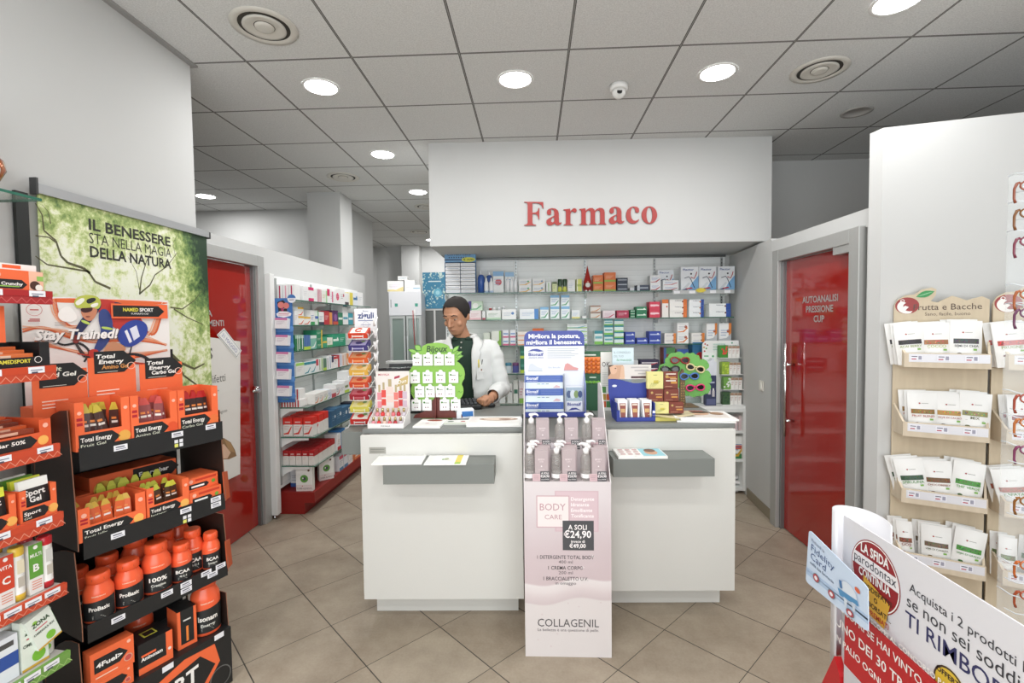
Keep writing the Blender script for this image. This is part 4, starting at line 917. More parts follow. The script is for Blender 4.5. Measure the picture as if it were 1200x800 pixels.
# (shelf, px0, px1, [stack heights in px, bottom first], base, prints, description)
W_ = 'e6e8e8'
DATA = [
 (1, 578, 591, [25], W_, ['t:7fa9cf', 'O:c0505a', 'd:9fb4cc'], 'tall white box with red mark'), (1, 592, 603, [24], W_, ['t:8fb4d4', 'd:7f9fc4'], 'white box with blue heading'),
 (1, 608, 623, [8, 8], 'e9eaea', ['s:d9a63a', 'd:6f86a8', 'o:4fa070'], 'flat white box with rainbow swoosh'), (1, 624, 639, [8, 8], 'e9eaea', ['s:d9a63a', 'd:6f86a8', 'o:4f7fb0'], 'flat white box with rainbow swoosh'),
 (1, 640, 646, [12], W_, ['v:a4c49a'], 'narrow white and green box'), (1, 647, 653, [12], 'd9dfae', ['t:5d6f4a', 'd:6f8a4f'], 'small yellow green box'), (1, 665, 674, [14], 'eceeee', ['d:9fb0c8'], 'plain white box'), (1, 675.5, 682, [15], 'd8dc7a', ['l:e8ead8', 'm:a4b85a'], 'bright yellow striped box'),
 (1, 695, 707, [9, 10], 'd8743f', ['b:8fa83f', 'd:f0c9a8'], 'orange box with green foot'), (1, 708, 722, [11, 11], 'd8743f', ['b:8fa83f', 'd:f0c9a8'], 'orange box with green foot'),
 (1, 723, 736, [5, 5.5, 5], '39414f', ['m:b8bfca'], 'flat navy box'), (1, 738, 745, [4], 'd4d6da', ['r:4a5366'], 'tiny silver box'), (1, 746.5, 761, [7], '414a5c', ['l:c6ccd4', 'm:b8bfca'], 'low navy box with white end'),
 (1, 762, 775, [9, 9], 'eef0f2', ['s:b03a44', 'd:4f74b4'], 'white box with red and blue swoosh'), (1, 777, 796, [6, 6], 'eef0f2', ['s:b03a44', 'd:4f74b4'], 'slim white box with swoosh'),
 (2, 550, 564, [11], 'ecdfe0', ['b:e4b8bf', 'd:c79aa4'], 'pale pink box'), (2, 565, 569, [10], W_, ['b:a84a5c'], 'narrow white box with red foot'), (2, 570, 587, [11], 'e9edea', ['b:b9d4ba', 'd:6f9a78'], 'white box with green lettering'), (2, 588, 605, [12], 'eef0f0', ['o:4f7fb8', 'd:9fb4c8'], 'white box with blue dot'),
 (2, 608.5, 631, [12], 'eaeef2', ['r:4f86c4', 'd:8fb0d0'], 'wide white box with blue peaks'), (2, 632.5, 643, [14], 'eaf0f2', ['t:7fb0d4', 's:4f9a70', 'd:6f8fc0'], 'white box with blue green wave'), (2, 644.5, 655.5, [14.5, 13], 'eaf0f2', ['t:7fb0d4', 's:4f9a70', 'd:6f8fc0'], 'tall white box with wave'), (2, 657, 667.5, [14.5, 13], 'eaf0f2', ['t:7fb0d4', 's:4f9a70', 'd:6f8fc0'], 'tall white box with wave'), (2, 669.5, 679.5, [10], 'e4e8ea', ['b:d9cf8a', 'd:7fa4c8'], 'small white and yellow box'), (2, 682, 687, [3], 'eeeeee', [], 'tiny plain white box'),
 (2, 691.5, 704, [7.5, 7.5], 'd0cdc8', ['t:8f6f5c', 's:b9783a'], 'silver and brown box'), (2, 706, 721, [9], 'dccfd4', ['s:b0405f', 'd:a88a96'], 'silver box with pink swoosh'), (2, 722.5, 737, [9], 'a8324f', ['d:e8c8d0', 'o:d98fa4'], 'crimson box'), (2, 738.5, 744.5, [3.2, 3.2, 3.2], '3a7a5a', ['m:cfe0d4'], 'thin green striped box'), (2, 745.5, 758.5, [6.5, 6.5], '2f7a56', ['m:cfe4d4', 'o:e4ece4'], 'green box with white writing'),
 (2, 761, 774, [9.5, 9], 'cf4058', ['m:f0c8d0', 'd:f4d8dc'], 'pinkish red box'), (2, 776, 784, [21], 'e9e4df', ['t:d8763a', 'o:c0502a'], 'upright white and orange box'), (2, 785, 806, [7, 7, 7], 'eceae6', ['r:d8743a', 'x:Voltaren:54566c', 'o:6a3a2a'], 'flat white box with orange end'), (2, 808, 826, [7, 6.5, 7], 'eceef0', ['r:2f4f9a', 'x:Voltaren:54566c', 'o:c9803a'], 'flat white box with blue end'), (2, 832, 858, [8, 7.5], 'eef0f0', ['r:2f4f9a', 'x:Voltaren:54566c', 'o:6a3a2a'], 'wide white box with blue end'),
 (3, 566, 574, [15], 'd8e0d4', ['s:8fbf5a'], 'green and white box'), (3, 575.5, 587, [17], 'e8eee4', ['r:8fc05a', 'S:7fb04a'], 'white box with big green swoosh'), (3, 588.5, 596, [9, 9], 'e9ecf2', ['b:cf6f8f', 'm:7f9fc8'], 'small white blue and pink box'), (3, 597, 604, [9, 9], 'e9ecf2', ['b:cf6f8f', 'm:7f9fc8'], 'small white blue and pink box'), (3, 606, 622, [5.3, 5.3, 5.3], 'ece6e0', ['r:e07a3a', 'S:e08a4a'], 'flat white and orange striped box'), (3, 623.5, 637, [19.5], 'd8803f', ['t:c9602a'], 'tall orange box'), (3, 638, 655, [16], 'e4e8e0', ['t:b9cf9a'], 'white box with lime top'),
 (3, 664, 688, [4.8, 4.8, 4.8, 4.8, 4.8], 'e4ecec', ['b:8fc06a', 's:4f9ac0'], 'flat white box with green edge'), (3, 696, 706.5, [16], 'e0ecea', ['t:2f8a96', 'b:7fbf5a', 'm:6fb0b8'], 'white and teal box'), (3, 707.5, 718.5, [11, 11, 7], 'dceceb', ['t:2f8a96', 'b:7fbf5a', 'm:5fa8b0'], 'white teal and green box'), (3, 719.5, 731, [7.2, 7.2, 7.2, 7], 'dceceb', ['t:2f8a96', 'b:7fbf5a'], 'flat white teal and green box'),
 (3, 732.5, 744.5, [7, 7], '3a4faa', ['m:b8c4e8', 'o:e8ecf8'], 'royal blue box'), (3, 746, 759.5, [7], '3a4faa', ['m:b8c4e8', 'o:e8ecf8'], 'royal blue box'), (3, 760.5, 775, [7, 7.5], '3a4faa', ['m:b8c4e8', 'o:e8ecf8'], 'royal blue box'),
 (3, 779, 793, [6, 6], 'ebe8e4', ['r:d8813f', 'o:7a3a2a', 'd:9a9aa8'], 'low white and orange box'), (3, 794, 808, [12, 12], 'efefee', ['s:d8813f', 'o:a8502a', 'd:9a9aa8'], 'white box with orange arc'), (3, 811, 827, [6, 6], 'ebe8e4', ['r:d8813f', 'o:7a3a2a', 'd:9a9aa8'], 'low white and orange box'),
 (3, 829, 842, [23], 'eeeeee', ['r:d8813f', 'S:b9bcc0', 'o:b05a2a', 'd:7f93b8'], 'tall white orange box with grey triangle'), (3, 844, 859, [23], 'eeeeee', ['r:d8813f', 'S:b9bcc0', 'o:b05a2a', 'd:7f93b8'], 'tall white orange box with grey triangle'),
 (4, 608.5, 616, [17, 15], '2f7a66', ['b:b9d44a', 'm:4f9a86'], 'green box with lime foot'), (4, 686, 693, [14], 'dfe2e2', [], 'white box'), (4, 694, 717, [15, 8], 'e6ece8', ['S:8fc05a', 'x:Arnigel:7a5a8f'], 'white box with green meadow'),
 (4, 737, 748, [14], 'c9cdd0', ['d:8f9a9f'], 'grey white box'), (4, 750, 773, [7, 7], '3a3450', ['m:e4dce4', 's:c0404a'], 'dark purple long box'), (4, 778, 792, [13, 15], '8a3f3a', ['T:4f8a4f', 'l:3f5f9a'], 'red and green mottled box'), (4, 794, 808, [26], 'd8dce4', ['t:3a5faa', 'd:5f7fb8'], 'white box with blue top'), (4, 812, 832, [34], '2f6f9a', ['O:a8202a'], 'large blue box with red disc'),
 (5, 567, 577, [16], 'd4d8dc', ['T:4a4a86', 'd:6f86a8'], 'blue and white box'), (5, 580, 591, [20], 'e6eaea', ['t:8fb4a8', 'd:6f8f8a'], 'white box with grey heading'), (5, 593, 599.5, [23], 'dfe3e2', ['o:3a4a54'], 'narrow white box with dark dot'), (5, 600.5, 606, [27], 'e4e9e6', ['m:3f7a66'], 'white box with green square'), (5, 607, 613, [26], 'e9e4e8', ['b:8fbf5a', 'd:c04a6a'], 'narrow white and green box'),
]
for (s, a, b_, st_, base, pr, desc) in DATA:
    xa, xb = bkx(a + .3), bkx(b_ - .3); w = xb - xa; x = (xa + xb) / 2; z = SHELF_Z[s] + .0006
    dd = .11 if s < 4 else .12
    for i, h in enumerate(st_):
        hh = h * SP; j = ((i * 37 + int(a)) % 5 - 2) * .002
        carton((x, bky(x, .53 + abs(j)), z), BR, w, dd, hh - .0008, base, pr, desc, SHELF_NAME[s], i, len(st_), x); z += hh
# the large joint gel boxes on the top shelf
def flector(x, z, w, h, d, lb, yo=.535, small=False):
    m = MB(); m.box(-w / 2, w / 2, 0, d, 0, h, CARD('eceff3')); y = -.0005
    m.poly([(w * .5, 0), (w * .5, h * .62), (w * .12, h * .3), (-w * .1, 0)], mat('7fb0da', .5), y)
    m.poly([(-w * .5, 0), (-w * .05, h * .35), (w * .05, h * .3), (-w * .28, 0)], mat('d4d9de', .5), y - .0002)
    m.disc(w * .08, h * .70, w * .055, mat('20242c', .5), y - .0004, 10)
    m.tube([(-w * .30, y - .0004, h * .52), (-w * .05, y - .0004, h * .58), (w * .06, y - .0004, h * .48), (w * .28, y - .0004, h * .10)], .0032, mat('2a3350', .5), n=4)
    m.tube([(w * .06, y - .001, h * .56), (w * .25, y - .001, h * .50), (w * .36, y - .001, h * .66), (w * .40, y - .001, h * .78)], .0040, mat('b8303c', .5), n=4)
    m.poly([(-w * .2, h * .04), (w * .2, h * .08), (w * .1, h * .13), (-w * .25, h * .08)], mat('b8303c', .5), y - .0006); m.poly([(-w * .45, h * .02), (-w * .1, h * .02), (-w * .2, h * .08)], mat('2a3f7a', .5), y - .0006)
    m.text('Flector', -w * .08, h * .84, h * .12, mat('2f4f8f', .5), y - .0004, bold=.02, fit=w * .62)
    o = m.build('joint_gel_carton', loc=(x, bky(x, yo), z), rz=BR); o['category'] = 'carton'; reg(o, lb, SHELF_NAME[1], x); return o
for a, b_ in ((799, 819), (820.5, 840), (843, 862)): flector(bkx((a + b_) / 2), SHELF_Z[1] + .0006, (b_ - a) * SP, .218, .06, 'large white box with running figure')
flector(bkx(785), SHELF_Z[1] + .0006, .15, .205, .05, 'half hidden box with running figure', .66)
st = MB(); st.slab([((.042 if i % 2 else .028) * 1.3 * cos(2 * pi * i / 32), (.042 if i % 2 else .028) * .6 * sin(2 * pi * i / 32)) for i in range(32)], 0, .001, mat('e4cf4a', .5)); x = bkx(819)
tag(st.build('star_tag', loc=(x, bky(x, .462), SHELF_Z[1] - .004), rz=BR), 'yellow starburst price tag on the edge of the top shelf', 'price tag')
# contact lens display at the left end
x0, x1 = bkx(523.5), bkx(559); w = x1 - x0; xc = (x0 + x1) / 2; yb = bky(xc, .50); zb = SHELF_Z[1] + .0006
t = thing('lens_display', 'blue contact lens display with two columns of slim white boxes', 'display', (xc, yb, zb), BR)
m = MB(); hh = .285; H2 = .375
m.box(-w / 2, w / 2, .05, .054, 0, hh, mat('46587a', .5)); m.box(-w / 2, -w / 2 + .003, -.01, .05, 0, hh, mat('3f6fa0', .5)); m.box(w / 2 - .003, w / 2, -.01, .05, 0, hh, mat('3f6fa0', .5)); m.box(-w / 2, w / 2, -.01, .05, 0, .004, mat('46587a', .5)); m.box(-.0015, .0015, -.01, .05, .004, hh, mat('46587a', .5))
m.build('rack', t)
m = MB(); m.box(-w / 2, w / 2, -.012, .05, hh + .001, H2, mat('6f9fc8', .5)); m.text('Correct Lens', -.01, hh + .063, .034, mat('1f3048', .5), -.0125, shear=.2, fit=.22, bold=.01)
for i in range(8): m.disc(-.10 + i * .022, hh + .045, .006, mat('25364f', .5), -.0127, 8)
m.rect(-w / 2, w * .1, hh + .018, hh + .028, mat('2b3f63', .5), -.0128); m.disc(w * .27, hh + .024, w * .22, mat('d4d44a', .5), -.0132, 18, .022); m.text('€ 14,90', w * .27, hh + .016, .022, mat('2a3a1f', .5), -.0138, bold=.02, fit=w * .36)
m.build('header', t)
for i in range(8):
    for c in range(2):
        o = carton((rot_off((xc, yb, zb), BR, (c - .5) * w * .49, -.008, .0047 + i * .0349)), BR, w * .465, .05, .029, 'f2f4f6', ['m:b4bccb'], 'slim white lens box', ('left' if c == 0 else 'right') + ' column of contact lens display', i, 8, 0, name='lens_box')
# small bottles and jars
def bottle(x, yo, z, prof, mats_, desc, shelf, name='bottle', n=14, y=None):
    m = MB(); m.lathe(prof, mats_[0], n=n, mats=mats_)
    o = m.build(name, loc=(x, bky(x, yo) if y is None else y, z)); o['category'] = name.split('_')[-1]; reg(o, desc, shelf, x); return o
cb_, cw_, cl_ = mat('3f62a8', .35), mat('eef0f2', .35), mat('bcd0e8', .35)
z = SHELF_Z[1] + .0006
for px in (564, 573): bottle(bkx(px), .62 if px > 570 else .57, z, [(.034, 0), (.034, .145), (.022, .17), (.012, .175), (.010, .205), (.004, .22)], [cb_, cb_, cb_, cw_, cw_], 'big blue bottle with white spout', SHELF_NAME[1])
for px in (570.5, 576.3): bottle(bkx(px), .525, z, [(.021, 0), (.021, .02), (.021, .095), (.010, .112), (.008, .135), (.003, .145)], [cl_, cw_, cw_, cw_, cw_], 'small white and blue bottle', SHELF_NAME[1])
for px in (595.5, 600, 604.6): bottle(bkx(px), .515, z, [(.0165, 0), (.0165, .10), (.008, .115), (.007, .138)], [cw_, cw_, cw_], 'slim white dropper bottle', SHELF_NAME[1])
gb, gy = mat('2c4a2f', .3), mat('c9cf5a', .4)
for px in (656.3, 661.8): bottle(bkx(px), .54, z, [(.020, 0), (.020, .03), (.015, .05), (.021, .07), (.021, .115), (.018, .12)], [gy, gy, gb, gb, gb], 'dark green jar bottle with yellow foot', SHELF_NAME[1])
z = SHELF_Z[2] + .0006
for i, (px, c) in enumerate(((574.5, 'a84a4a'), (579, 'e8e8e8'), (584.5, 'd8dde0'), (590, 'd0d4d8'))): bottle(bkx(px), .56, z + (.089 if px < 588 else .0975), [(.014, 0), (.014, .02), (.012, .028)], [mat(c, .4), cw_], 'tiny jar standing on a white box', SHELF_NAME[2], 'small_jar')
carton((bkx(557), bky(bkx(557), .56), z + .0895), BR, .135, .08, .088, 'cfe4cf', ['l:4f3f86', 's:5fa87a', 'O:eef4ee'], 'green box with purple end atop pink box', SHELF_NAME[2], 0, 1, bkx(557))
for px, c, c2, d_ in ((595, 'd8e4ec', '3f7f9a', 'white jar with blue label'), (603.3, '5a5fa0', '6a3a6a', 'purple jar with dark lid')):
    x = bkx(px); bottle(x, .545, SHELF_Z[4] + .0006, [(.028, 0), (.030, .004), (.030, .07), (.030, .072), (.030, .095), (.026, .098)], [cw_, mat(c, .4), mat(c2, .4), mat(c2, .4), mat(c2, .4)], d_, SHELF_NAME[4], 'jar')
# gnome figurine
x = bkx(688.5); t = thing('gnome_figurine', 'small bearded gnome figurine in a tall red hat on top shelf', 'figurine', (x, bky(x, .54), SHELF_Z[1] + .0006))
MB().lathe([(.028, 0), (.040, .01), (.042, .045), (.033, .085), (.018, .10)], mat('8a1f1c', .8, 0, 'cloth'), n=16).build('body', t)
MB().lathe([(.036, .082), (.037, .09), (.026, .13), (.014, .18), (.005, .225), (0, .245)], mat('a8241e', .8, 0, 'cloth'), n=16).build('hat', t)
m = MB(); m.ball((0, -.036, .090), .009, mat('d8a08a', .6), n=10, k=7); m.build('nose', t)
m = MB(); m.ball((0, -.026, .055), .026, mat('e4e2dc', .9, 0, 'cloth'), n=12, k=8, sy=.7, sz=1.25); m.build('beard', t)
m = MB()
for s_ in (-1, 1): m.ball((s_ * .016, -.03, .008), .013, mat('e8e4e0', .8), n=10, k=6, sz=.6)
m.build('feet', t)

# ---------------------------------------------------------------- low white cabinet with herb display, right of the counter
CX0, CX1 = .95, 1.955; CY = 4.27
CW = mat('e0e2e0', .4)
t = thing('low_cabinet', 'low white open cabinet under the wall shelving at right', 'cabinet', (0, CY, 0), 0)
cz = .765
MB().box(CX0, CX1 - .068, 0, .36, cz - .03, cz, CW).build('top_board', t, bevel=.001)
for x in (CX0, CX1 - .1): MB().box(x, x + .03, 0, .36, .03, cz - .0305, CW).build('side_board', t)
for z in (.545, .29, .03): MB().box(CX0 + .0305, CX1 - .1005, .004, .36, z, z + .022, CW).build('shelf_board', t)
MB().box(CX0 + .0305, CX1 - .1005, .35, .36, .0525, cz - .031, CW).build('back_board', t)
MB().box(CX0 + .03, CX1 - .12, .05, .34, .001, .0295, mat('d0d0cc', .5)).build('plinth', t)
LC = 'low white cabinet at right'
for (px, w, h, z, base, pr, d_, j) in ((857, .035, .12, .567, 'd8cfc8', ['m:8a6f5c'], 'narrow beige box', 0), (862, .035, .12, .567, 'd8d0d2', ['V:c9a8a8'], 'narrow striped box', 0), (867, .03, .13, .567, 'e0d8d8', ['V:b08a8a'], 'narrow red striped box', 0), (876.5, .09, .09, .567, 'dfe2e4', ['m:b9c0c4'], 'white box', 0), (877.5, .07, .075, .6585, 'e2e4e6', ['o:aab4ba'], 'grey white box on top of another', 0), (868.5, .05, .075, .567 , 'c6cbe0', ['T:8f94c0'], 'lilac box behind others', 1),
    (864, .13, .20, .312, 'e8e9e6', ['b:3f7f4a', 'm:c05a4a', 's:c9a03a', 'd:4f6fa8'], 'white box with green foot and colours', 0), (850, .07, .16, .312, 'cfd4dc', ['b:2f6f3f'], 'white box partly behind the counter', 0)):
    x = aty(px, 520, CY + .03).x
    carton((x, CY + .03 + .13 * j, z + .0006), 0, w * .95, .10, h, base, pr, d_, LC, 0, 1, px)
m = MB(Matrix.Rotation(.35, 4, 'Y')); m.box(-.012, .012, 0, .1, 0, .15, mat('e4e4e2', .5)); o = m.build('leaning_booklet', loc=(aty(876, 540, CY + .04).x, CY + .04, .312 + .006)); tag(o, 'thin white booklet leaning inside the middle bay of low cabinet', 'booklet')
for i, (px, z, a) in enumerate(((869, .053, .1), (862, .10, -.15))):
    m = MB(); pts = []
    m.ball((0, 0, .024), .075, mat('dddddc', .4, 0, 'cloth'), n=18, k=10, sx=1.05, sy=.8, sz=.31); o = m.build('plastic_bag', loc=(aty(px, 575, CY + .12).x - .03, CY + .12, z + .0006), rz=a)
    for v in o.data.vertices: v.co.z += .006 * sin(v.co.x * 90 + i) * (1 if v.co.z > .02 else 0); v.co.x += .005 * sin(v.co.y * 70)
    if i: o.scale = (.8, .8, .8)
    tag(o, ('crumpled white plastic bag on the floor of the low cabinet', 'smaller white bag piled on another in the low cabinet')[i], 'bag')
# herb product display on the cabinet
HXp, HYp = 1.70, CY + .10
t = thing('herb_display', 'white herbal remedy display with leaf pictures on the low cabinet', 'display', (HXp, HYp, cz + .0006), 0)
HW = mat('e9eae8', .45)
MB().box(-.30, .20, -.09, .10, 0, .022, HW).build('base_tray', t)
m = MB(); m.slab([(-.16, .03), (.17, .03), (.17, .60), (-.13, .60), (-.155, .57)], .04, .045, HW); m.build('back_card', t)
m = MB(Matrix.Translation((0, .0395, 0)))
for i, (x, z, c) in enumerate(((-.13, .57, 'c0504a'), (-.12, .53, '5f9a4a'), (-.14, .54, 'c9963a'), (-.11, .56, '8f4a3a'), (-.135, .505, 'b8463f'))): m.disc(x, z, .008, mat(c, .5), 0, 8)
for i in range(4): m.rect(-.06, .05 - (i % 2) * .02, .565 - i * .017, .571 - i * .017, mat('8fbcae', .5))
m.text('Pyrossential', .10, .545, .026, mat('3f9a7a', .5), bold=.01, fit=.12); m.rect(.06, .16, .522, .530, mat('d0503f', .5)); m.disc(.11, .578, .008, mat('4f9a7a', .5), 0, 8)
m.rect(-.15, -.04, .18, .49, mat('eef2ee', .5), -.0004); m.rect(-.14, -.10, .455, .465, mat('4fa86a', .5), -.0008); m.disc(-.06, .458, .010, mat('4fa86a', .5), -.0008, 8)
for i in range(9): m.rect(-.14, -.05 - (i % 3) * .01, .42 - i * .02, .425 - i * .02, mat('a9cfb4', .5), -.0008)
m.build('card_print', t)
HD = 'herbal display on the low cabinet'
for i, (z, c, bl, dx) in enumerate(((.445, '3f8a34', 'd84a3c', 0), (.295, '8fae3a', 'b9cf4a', .02), (.16, '6fa04a', 'e8ece4', .035), (.0225, '3a5a36', '2f4a34', .03))):
    rr = MB(); rr.box(-.03 + dx, .165 + dx * .5, -.04, .03, z, z + .004, HW); rr.build('product_ledge', t)
    m = MB(); m.box(-.028 + dx, .045 + dx, -.034, .02, z + .0045, z + .115, mat(c, .5)); RNG.seed(i)
    for k in range(9): m.disc(-.022 + dx + RNG.random() * .06, z + .02 + RNG.random() * .08, .009, mat(bl, .5), -.0345 - k * .0002, 7)
    m.build('leaf_picture', t)
    for k in range(3):
        x = HXp + .062 + dx + k * .034 - (.01 if i else 0)
        carton((x, HYp - .036, cz + z + .0052), 0, .031, .035, .105, 'eceae6', ['t:a88a74', 'd:a86a5c'], 'small white remedy box', HD + ' ' + ('upper row', 'second row', 'third row', 'lower row')[i], 0, 1, x, name='remedy_box')
t2 = MB(); t2.box(-.045, .045, 0, .06, 0, .27, CARD('343a5c'))
for k, (x, z) in enumerate(((-.015, .10), (.02, .08))): t2.rect(x - .011, x + .011, z, z + .055, mat('c9c4c8', .4), -.0006); t2.rect(x - .006, x + .006, z + .055, z + .075, mat('eeeeee', .4), -.0006)
t2.rect(-.03, .03, .2, .215, mat('a9b0c8', .5), -.0006); t2.rect(-.04, .04, .01, .06, mat('5a6084', .5), -.0004)
tag(t2.build('serum_box', loc=(HXp - .11, HYp - .055, cz + .0232)), 'dark blue box picturing two bottles left of the herbal display', 'carton')
tag(MB().slab([(-.05, 0), (.05, 0), (.05, .12), (.03, .125), (.03, .15), (.01, .15), (.0, .13), (-.05, .11)], 0, .05, CARD('e0e4ec')).build('torn_carton', loc=(HXp - .11, HYp - .05, cz + .2938)), 'open white carton standing on the dark blue bottle box', 'carton')

# ================================================================ shelving on the left wall
BX = -2.07
t = thing('wall_shelving', 'white slotted wall shelving with glass shelves and red base along the left wall', 'shelving', (0, 0, 0))
MB().box(LW + .001, BX - .001, 3.72, 5.58, .22, 1.95, M_SLAT).build('back_panel', t)
MB().box(LW + .001, BX + .02, 3.66, 3.72, .035, 1.96, mat('e4e5e4', .4)).build('end_panel', t, bevel=.004)
MB().lathe([(.012, .001), (.014, .012), (.007, .02), (.007, .034)], CHROME, cx=-2.09, cy=3.69, n=12).build('levelling_foot', t)
for y in (3.76, 4.38, 5.0, 5.55):
    m = MB(); m.box(BX, BX + .010, y - .009, y + .009, .25, 1.93, mat('b4b8b8', .35, .6)); m.build('slotted_upright', t)
LZ = {1: (1.757, .17), 2: (1.553, .14), 3: (1.341, .14), 4: (1.130, .14), 5: (.885, .24), 6: (.642, .29), 7: (.405, .29)}
for k, (z, dp) in LZ.items():
    x1 = BX + dp; y1 = 5.55
    m = MB(); m.box(BX + .001, x1, 3.765, y1, z - .008, z - .0005, GLS); m.box(x1, x1 + .0012, 3.765, y1, z - .0085, z, mat('2f5f4d', .2)); m.box(BX + .001, x1, 3.764, 3.765, z - .0085, z, mat('3f6f5d', .2)); sh = m.build('glass_shelf', t)
    for y in (3.775, 4.38, 5.0):
        mm = MB(Matrix.Translation((BX + .001, y, z - .009))); L_ = dp * .8
        mm.slab([(0, 0), (L_, 0), (L_, -.02), (L_ * .45, -.025), (.03, -.06), (0, -.09)], -.003, .003, STEELW); mm.build('shelf_bracket', sh)
RB = CARD('8a1a14')
m = MB(); m.box(LW + .001, -1.80, 3.775, 5.58, .095, .183, RB); m.box(LW + .001, -1.885, 3.775, 5.57, .002, .0945, RB); m.build('red_base', t)
SL = {1: 'top left wall shelf', 2: 'second left wall shelf', 3: 'third left wall shelf', 4: 'fourth left wall shelf', 5: 'fifth left wall shelf', 6: 'sixth left wall shelf', 7: 'seventh left wall shelf', 8: 'red base of left wall shelving'}
def lrow(s, y0, items, depth=None, xoff=0, zoff=0):
    """cartons side by side along the wall, facing the aisle"""
    z, dp = LZ.get(s, (.1835, .27)); z += .0008 + zoff; y = y0
    for (w, h, base, pr, desc, *rest) in items:
        n = rest[0] if rest else 1
        if base:
            for i in range(n):
                d = min(dp * .86, depth or .12)
                carton((BX + dp - .006 - xoff - .002 * (i % 2), y + w / 2, z + i * h), pi / 2, w - .002, d, h - .001, base, pr, desc, SL[s], i, n, y)
        y += w
WW = 'e8e8e8'
# near-end spines on the top shelf
for i in range(3): carton((BX + .028 + i * .049, 3.78, 1.7578), 0, .044, .10, .125, WW, ['v:a8284f' if i != 1 else 'v:d8a0b0'], 'white box with magenta spine', SL[1], 0, 1, 3.5 + i * .01)
lrow(1, 3.90, [(.09, .12, WW, ['d:c9c9cc'], 'plain white box'), (.10, .12, WW, ['t:d0286a', 'b:d0286a'], 'white box with two magenta bars'), (.07, .11, WW, ['d:d0d0d4'], 'plain white box'), (.09, .115, WW, ['V:b8285f'], 'white box with magenta slashes'), (.11, .11, 'e4e8e0', ['r:9fcf9a', 'd:cfa86a'], 'white and pale green box'), (.06, .13, WW, ['T:c8285f'], 'white box with magenta top'), (.12, .12, WW, ['d:a8a8c0', 'v:d06a8a'], 'white box with pink lines'), (.12, .14, WW, ['O:d8285f', 'd:c0c0c4'], 'white box with magenta flowers'), (.12, .15, WW, ['o:c0284f', 'd:9a9a9f'], 'tall white box'), (.10, .12, WW, ['b:3a2a30'], 'white box with dark foot'), (.12, .13, 'd8c84a', ['l:e8e8e0'], 'yellow striped box'), (.14, .14, 'dfe4ea', ['m:2f6a9a', 'o:2f6a9a'], 'white box with blue shapes', 1), (.16, .15, WW, ['d:b9c0c8'], 'plain white box')])
lrow(2, 3.80, [(.06, .12, WW, ['d:b9a0a8'], 'white box'), (.10, .075, 'ecebe6', ['t:e0b03a', 's:d8502a'], 'white box with red and yellow wedge', 2), (.12, .07, 'ecebe6', ['t:e0b03a', 's:d8502a'], 'low white box with yellow stripe', 1), (.08, .13, WW, ['d:4f6fa8', 'b:3f9a5a'], 'white box with green corner'), (.08, .13, 'dfe8e0', ['r:3fa05a', 'm:4f6fb8'], 'white green and blue box'), (.11, .12, WW, ['b:3a3a4f', 'd:8f9ab0'], 'white box with dark foot'), (.12, .13, 'b8323a', ['d:e8c8c8'], 'red box'), (.08, .12, 'd8904a', ['r:5a3a7a'], 'orange and purple box'), (.12, .14, '5a3066', ['O:8a5a96', 'b:c0503a'], 'purple box'), (.12, .12, '2f7a5a', ['m:dfe8e0'], 'dark green box'), (.14, .13, WW, ['m:4f9ab0'], 'white box with teal bar', 2), (.14, .12, '3f9aaa', ['m:dfe8ea'], 'teal box'), (.14, .13, 'd8d0d4', ['V:c07a5a'], 'striped white and orange box')])
lrow(3, 3.80, [(.045, .13, '2f7a4f', ['t:9fc0b0', 'r:e0e8e0'], 'narrow dark green box'), (.05, .13, '2f7a4f', ['t:9fc0b0', 'v:e0e8e0'], 'narrow green and white box'), (.05, .13, '3a8058', ['t:9fc0b0', 'v:e4e8e4'], 'green box with white bottle picture'), (.12, .125, '3f5f9f', ['V:5f86b8', 'b:b4cf4a'], 'blue striped box with lime foot'), (.12, .12, '7fb8a8', ['t:dfe8e4', 's:e8ece8'], 'pale teal box'), (.12, .055, '2f8a66', ['r:e0c04a', 'd:e4e8d8'], 'flat green and yellow box', 3), (.10, .10, '3f9a76', ['m:e0c04a'], 'green box with yellow bar'), (.12, .09, 'e4e6d8', ['b:4f9a66', 'd:8fb89a'], 'white and green box'), (.16, .12, '2f9472', ['m:dfeee4', 'o:e8f0e8'], 'bright green box'), (.16, .12, '2f9472', ['d:e4f0e8'], 'bright green box'), (.16, .12, 'd8dcd8', ['V:b4bcb8'], 'pale striped box'), (.16, .12, '2a5a48', [], 'deep green box')])
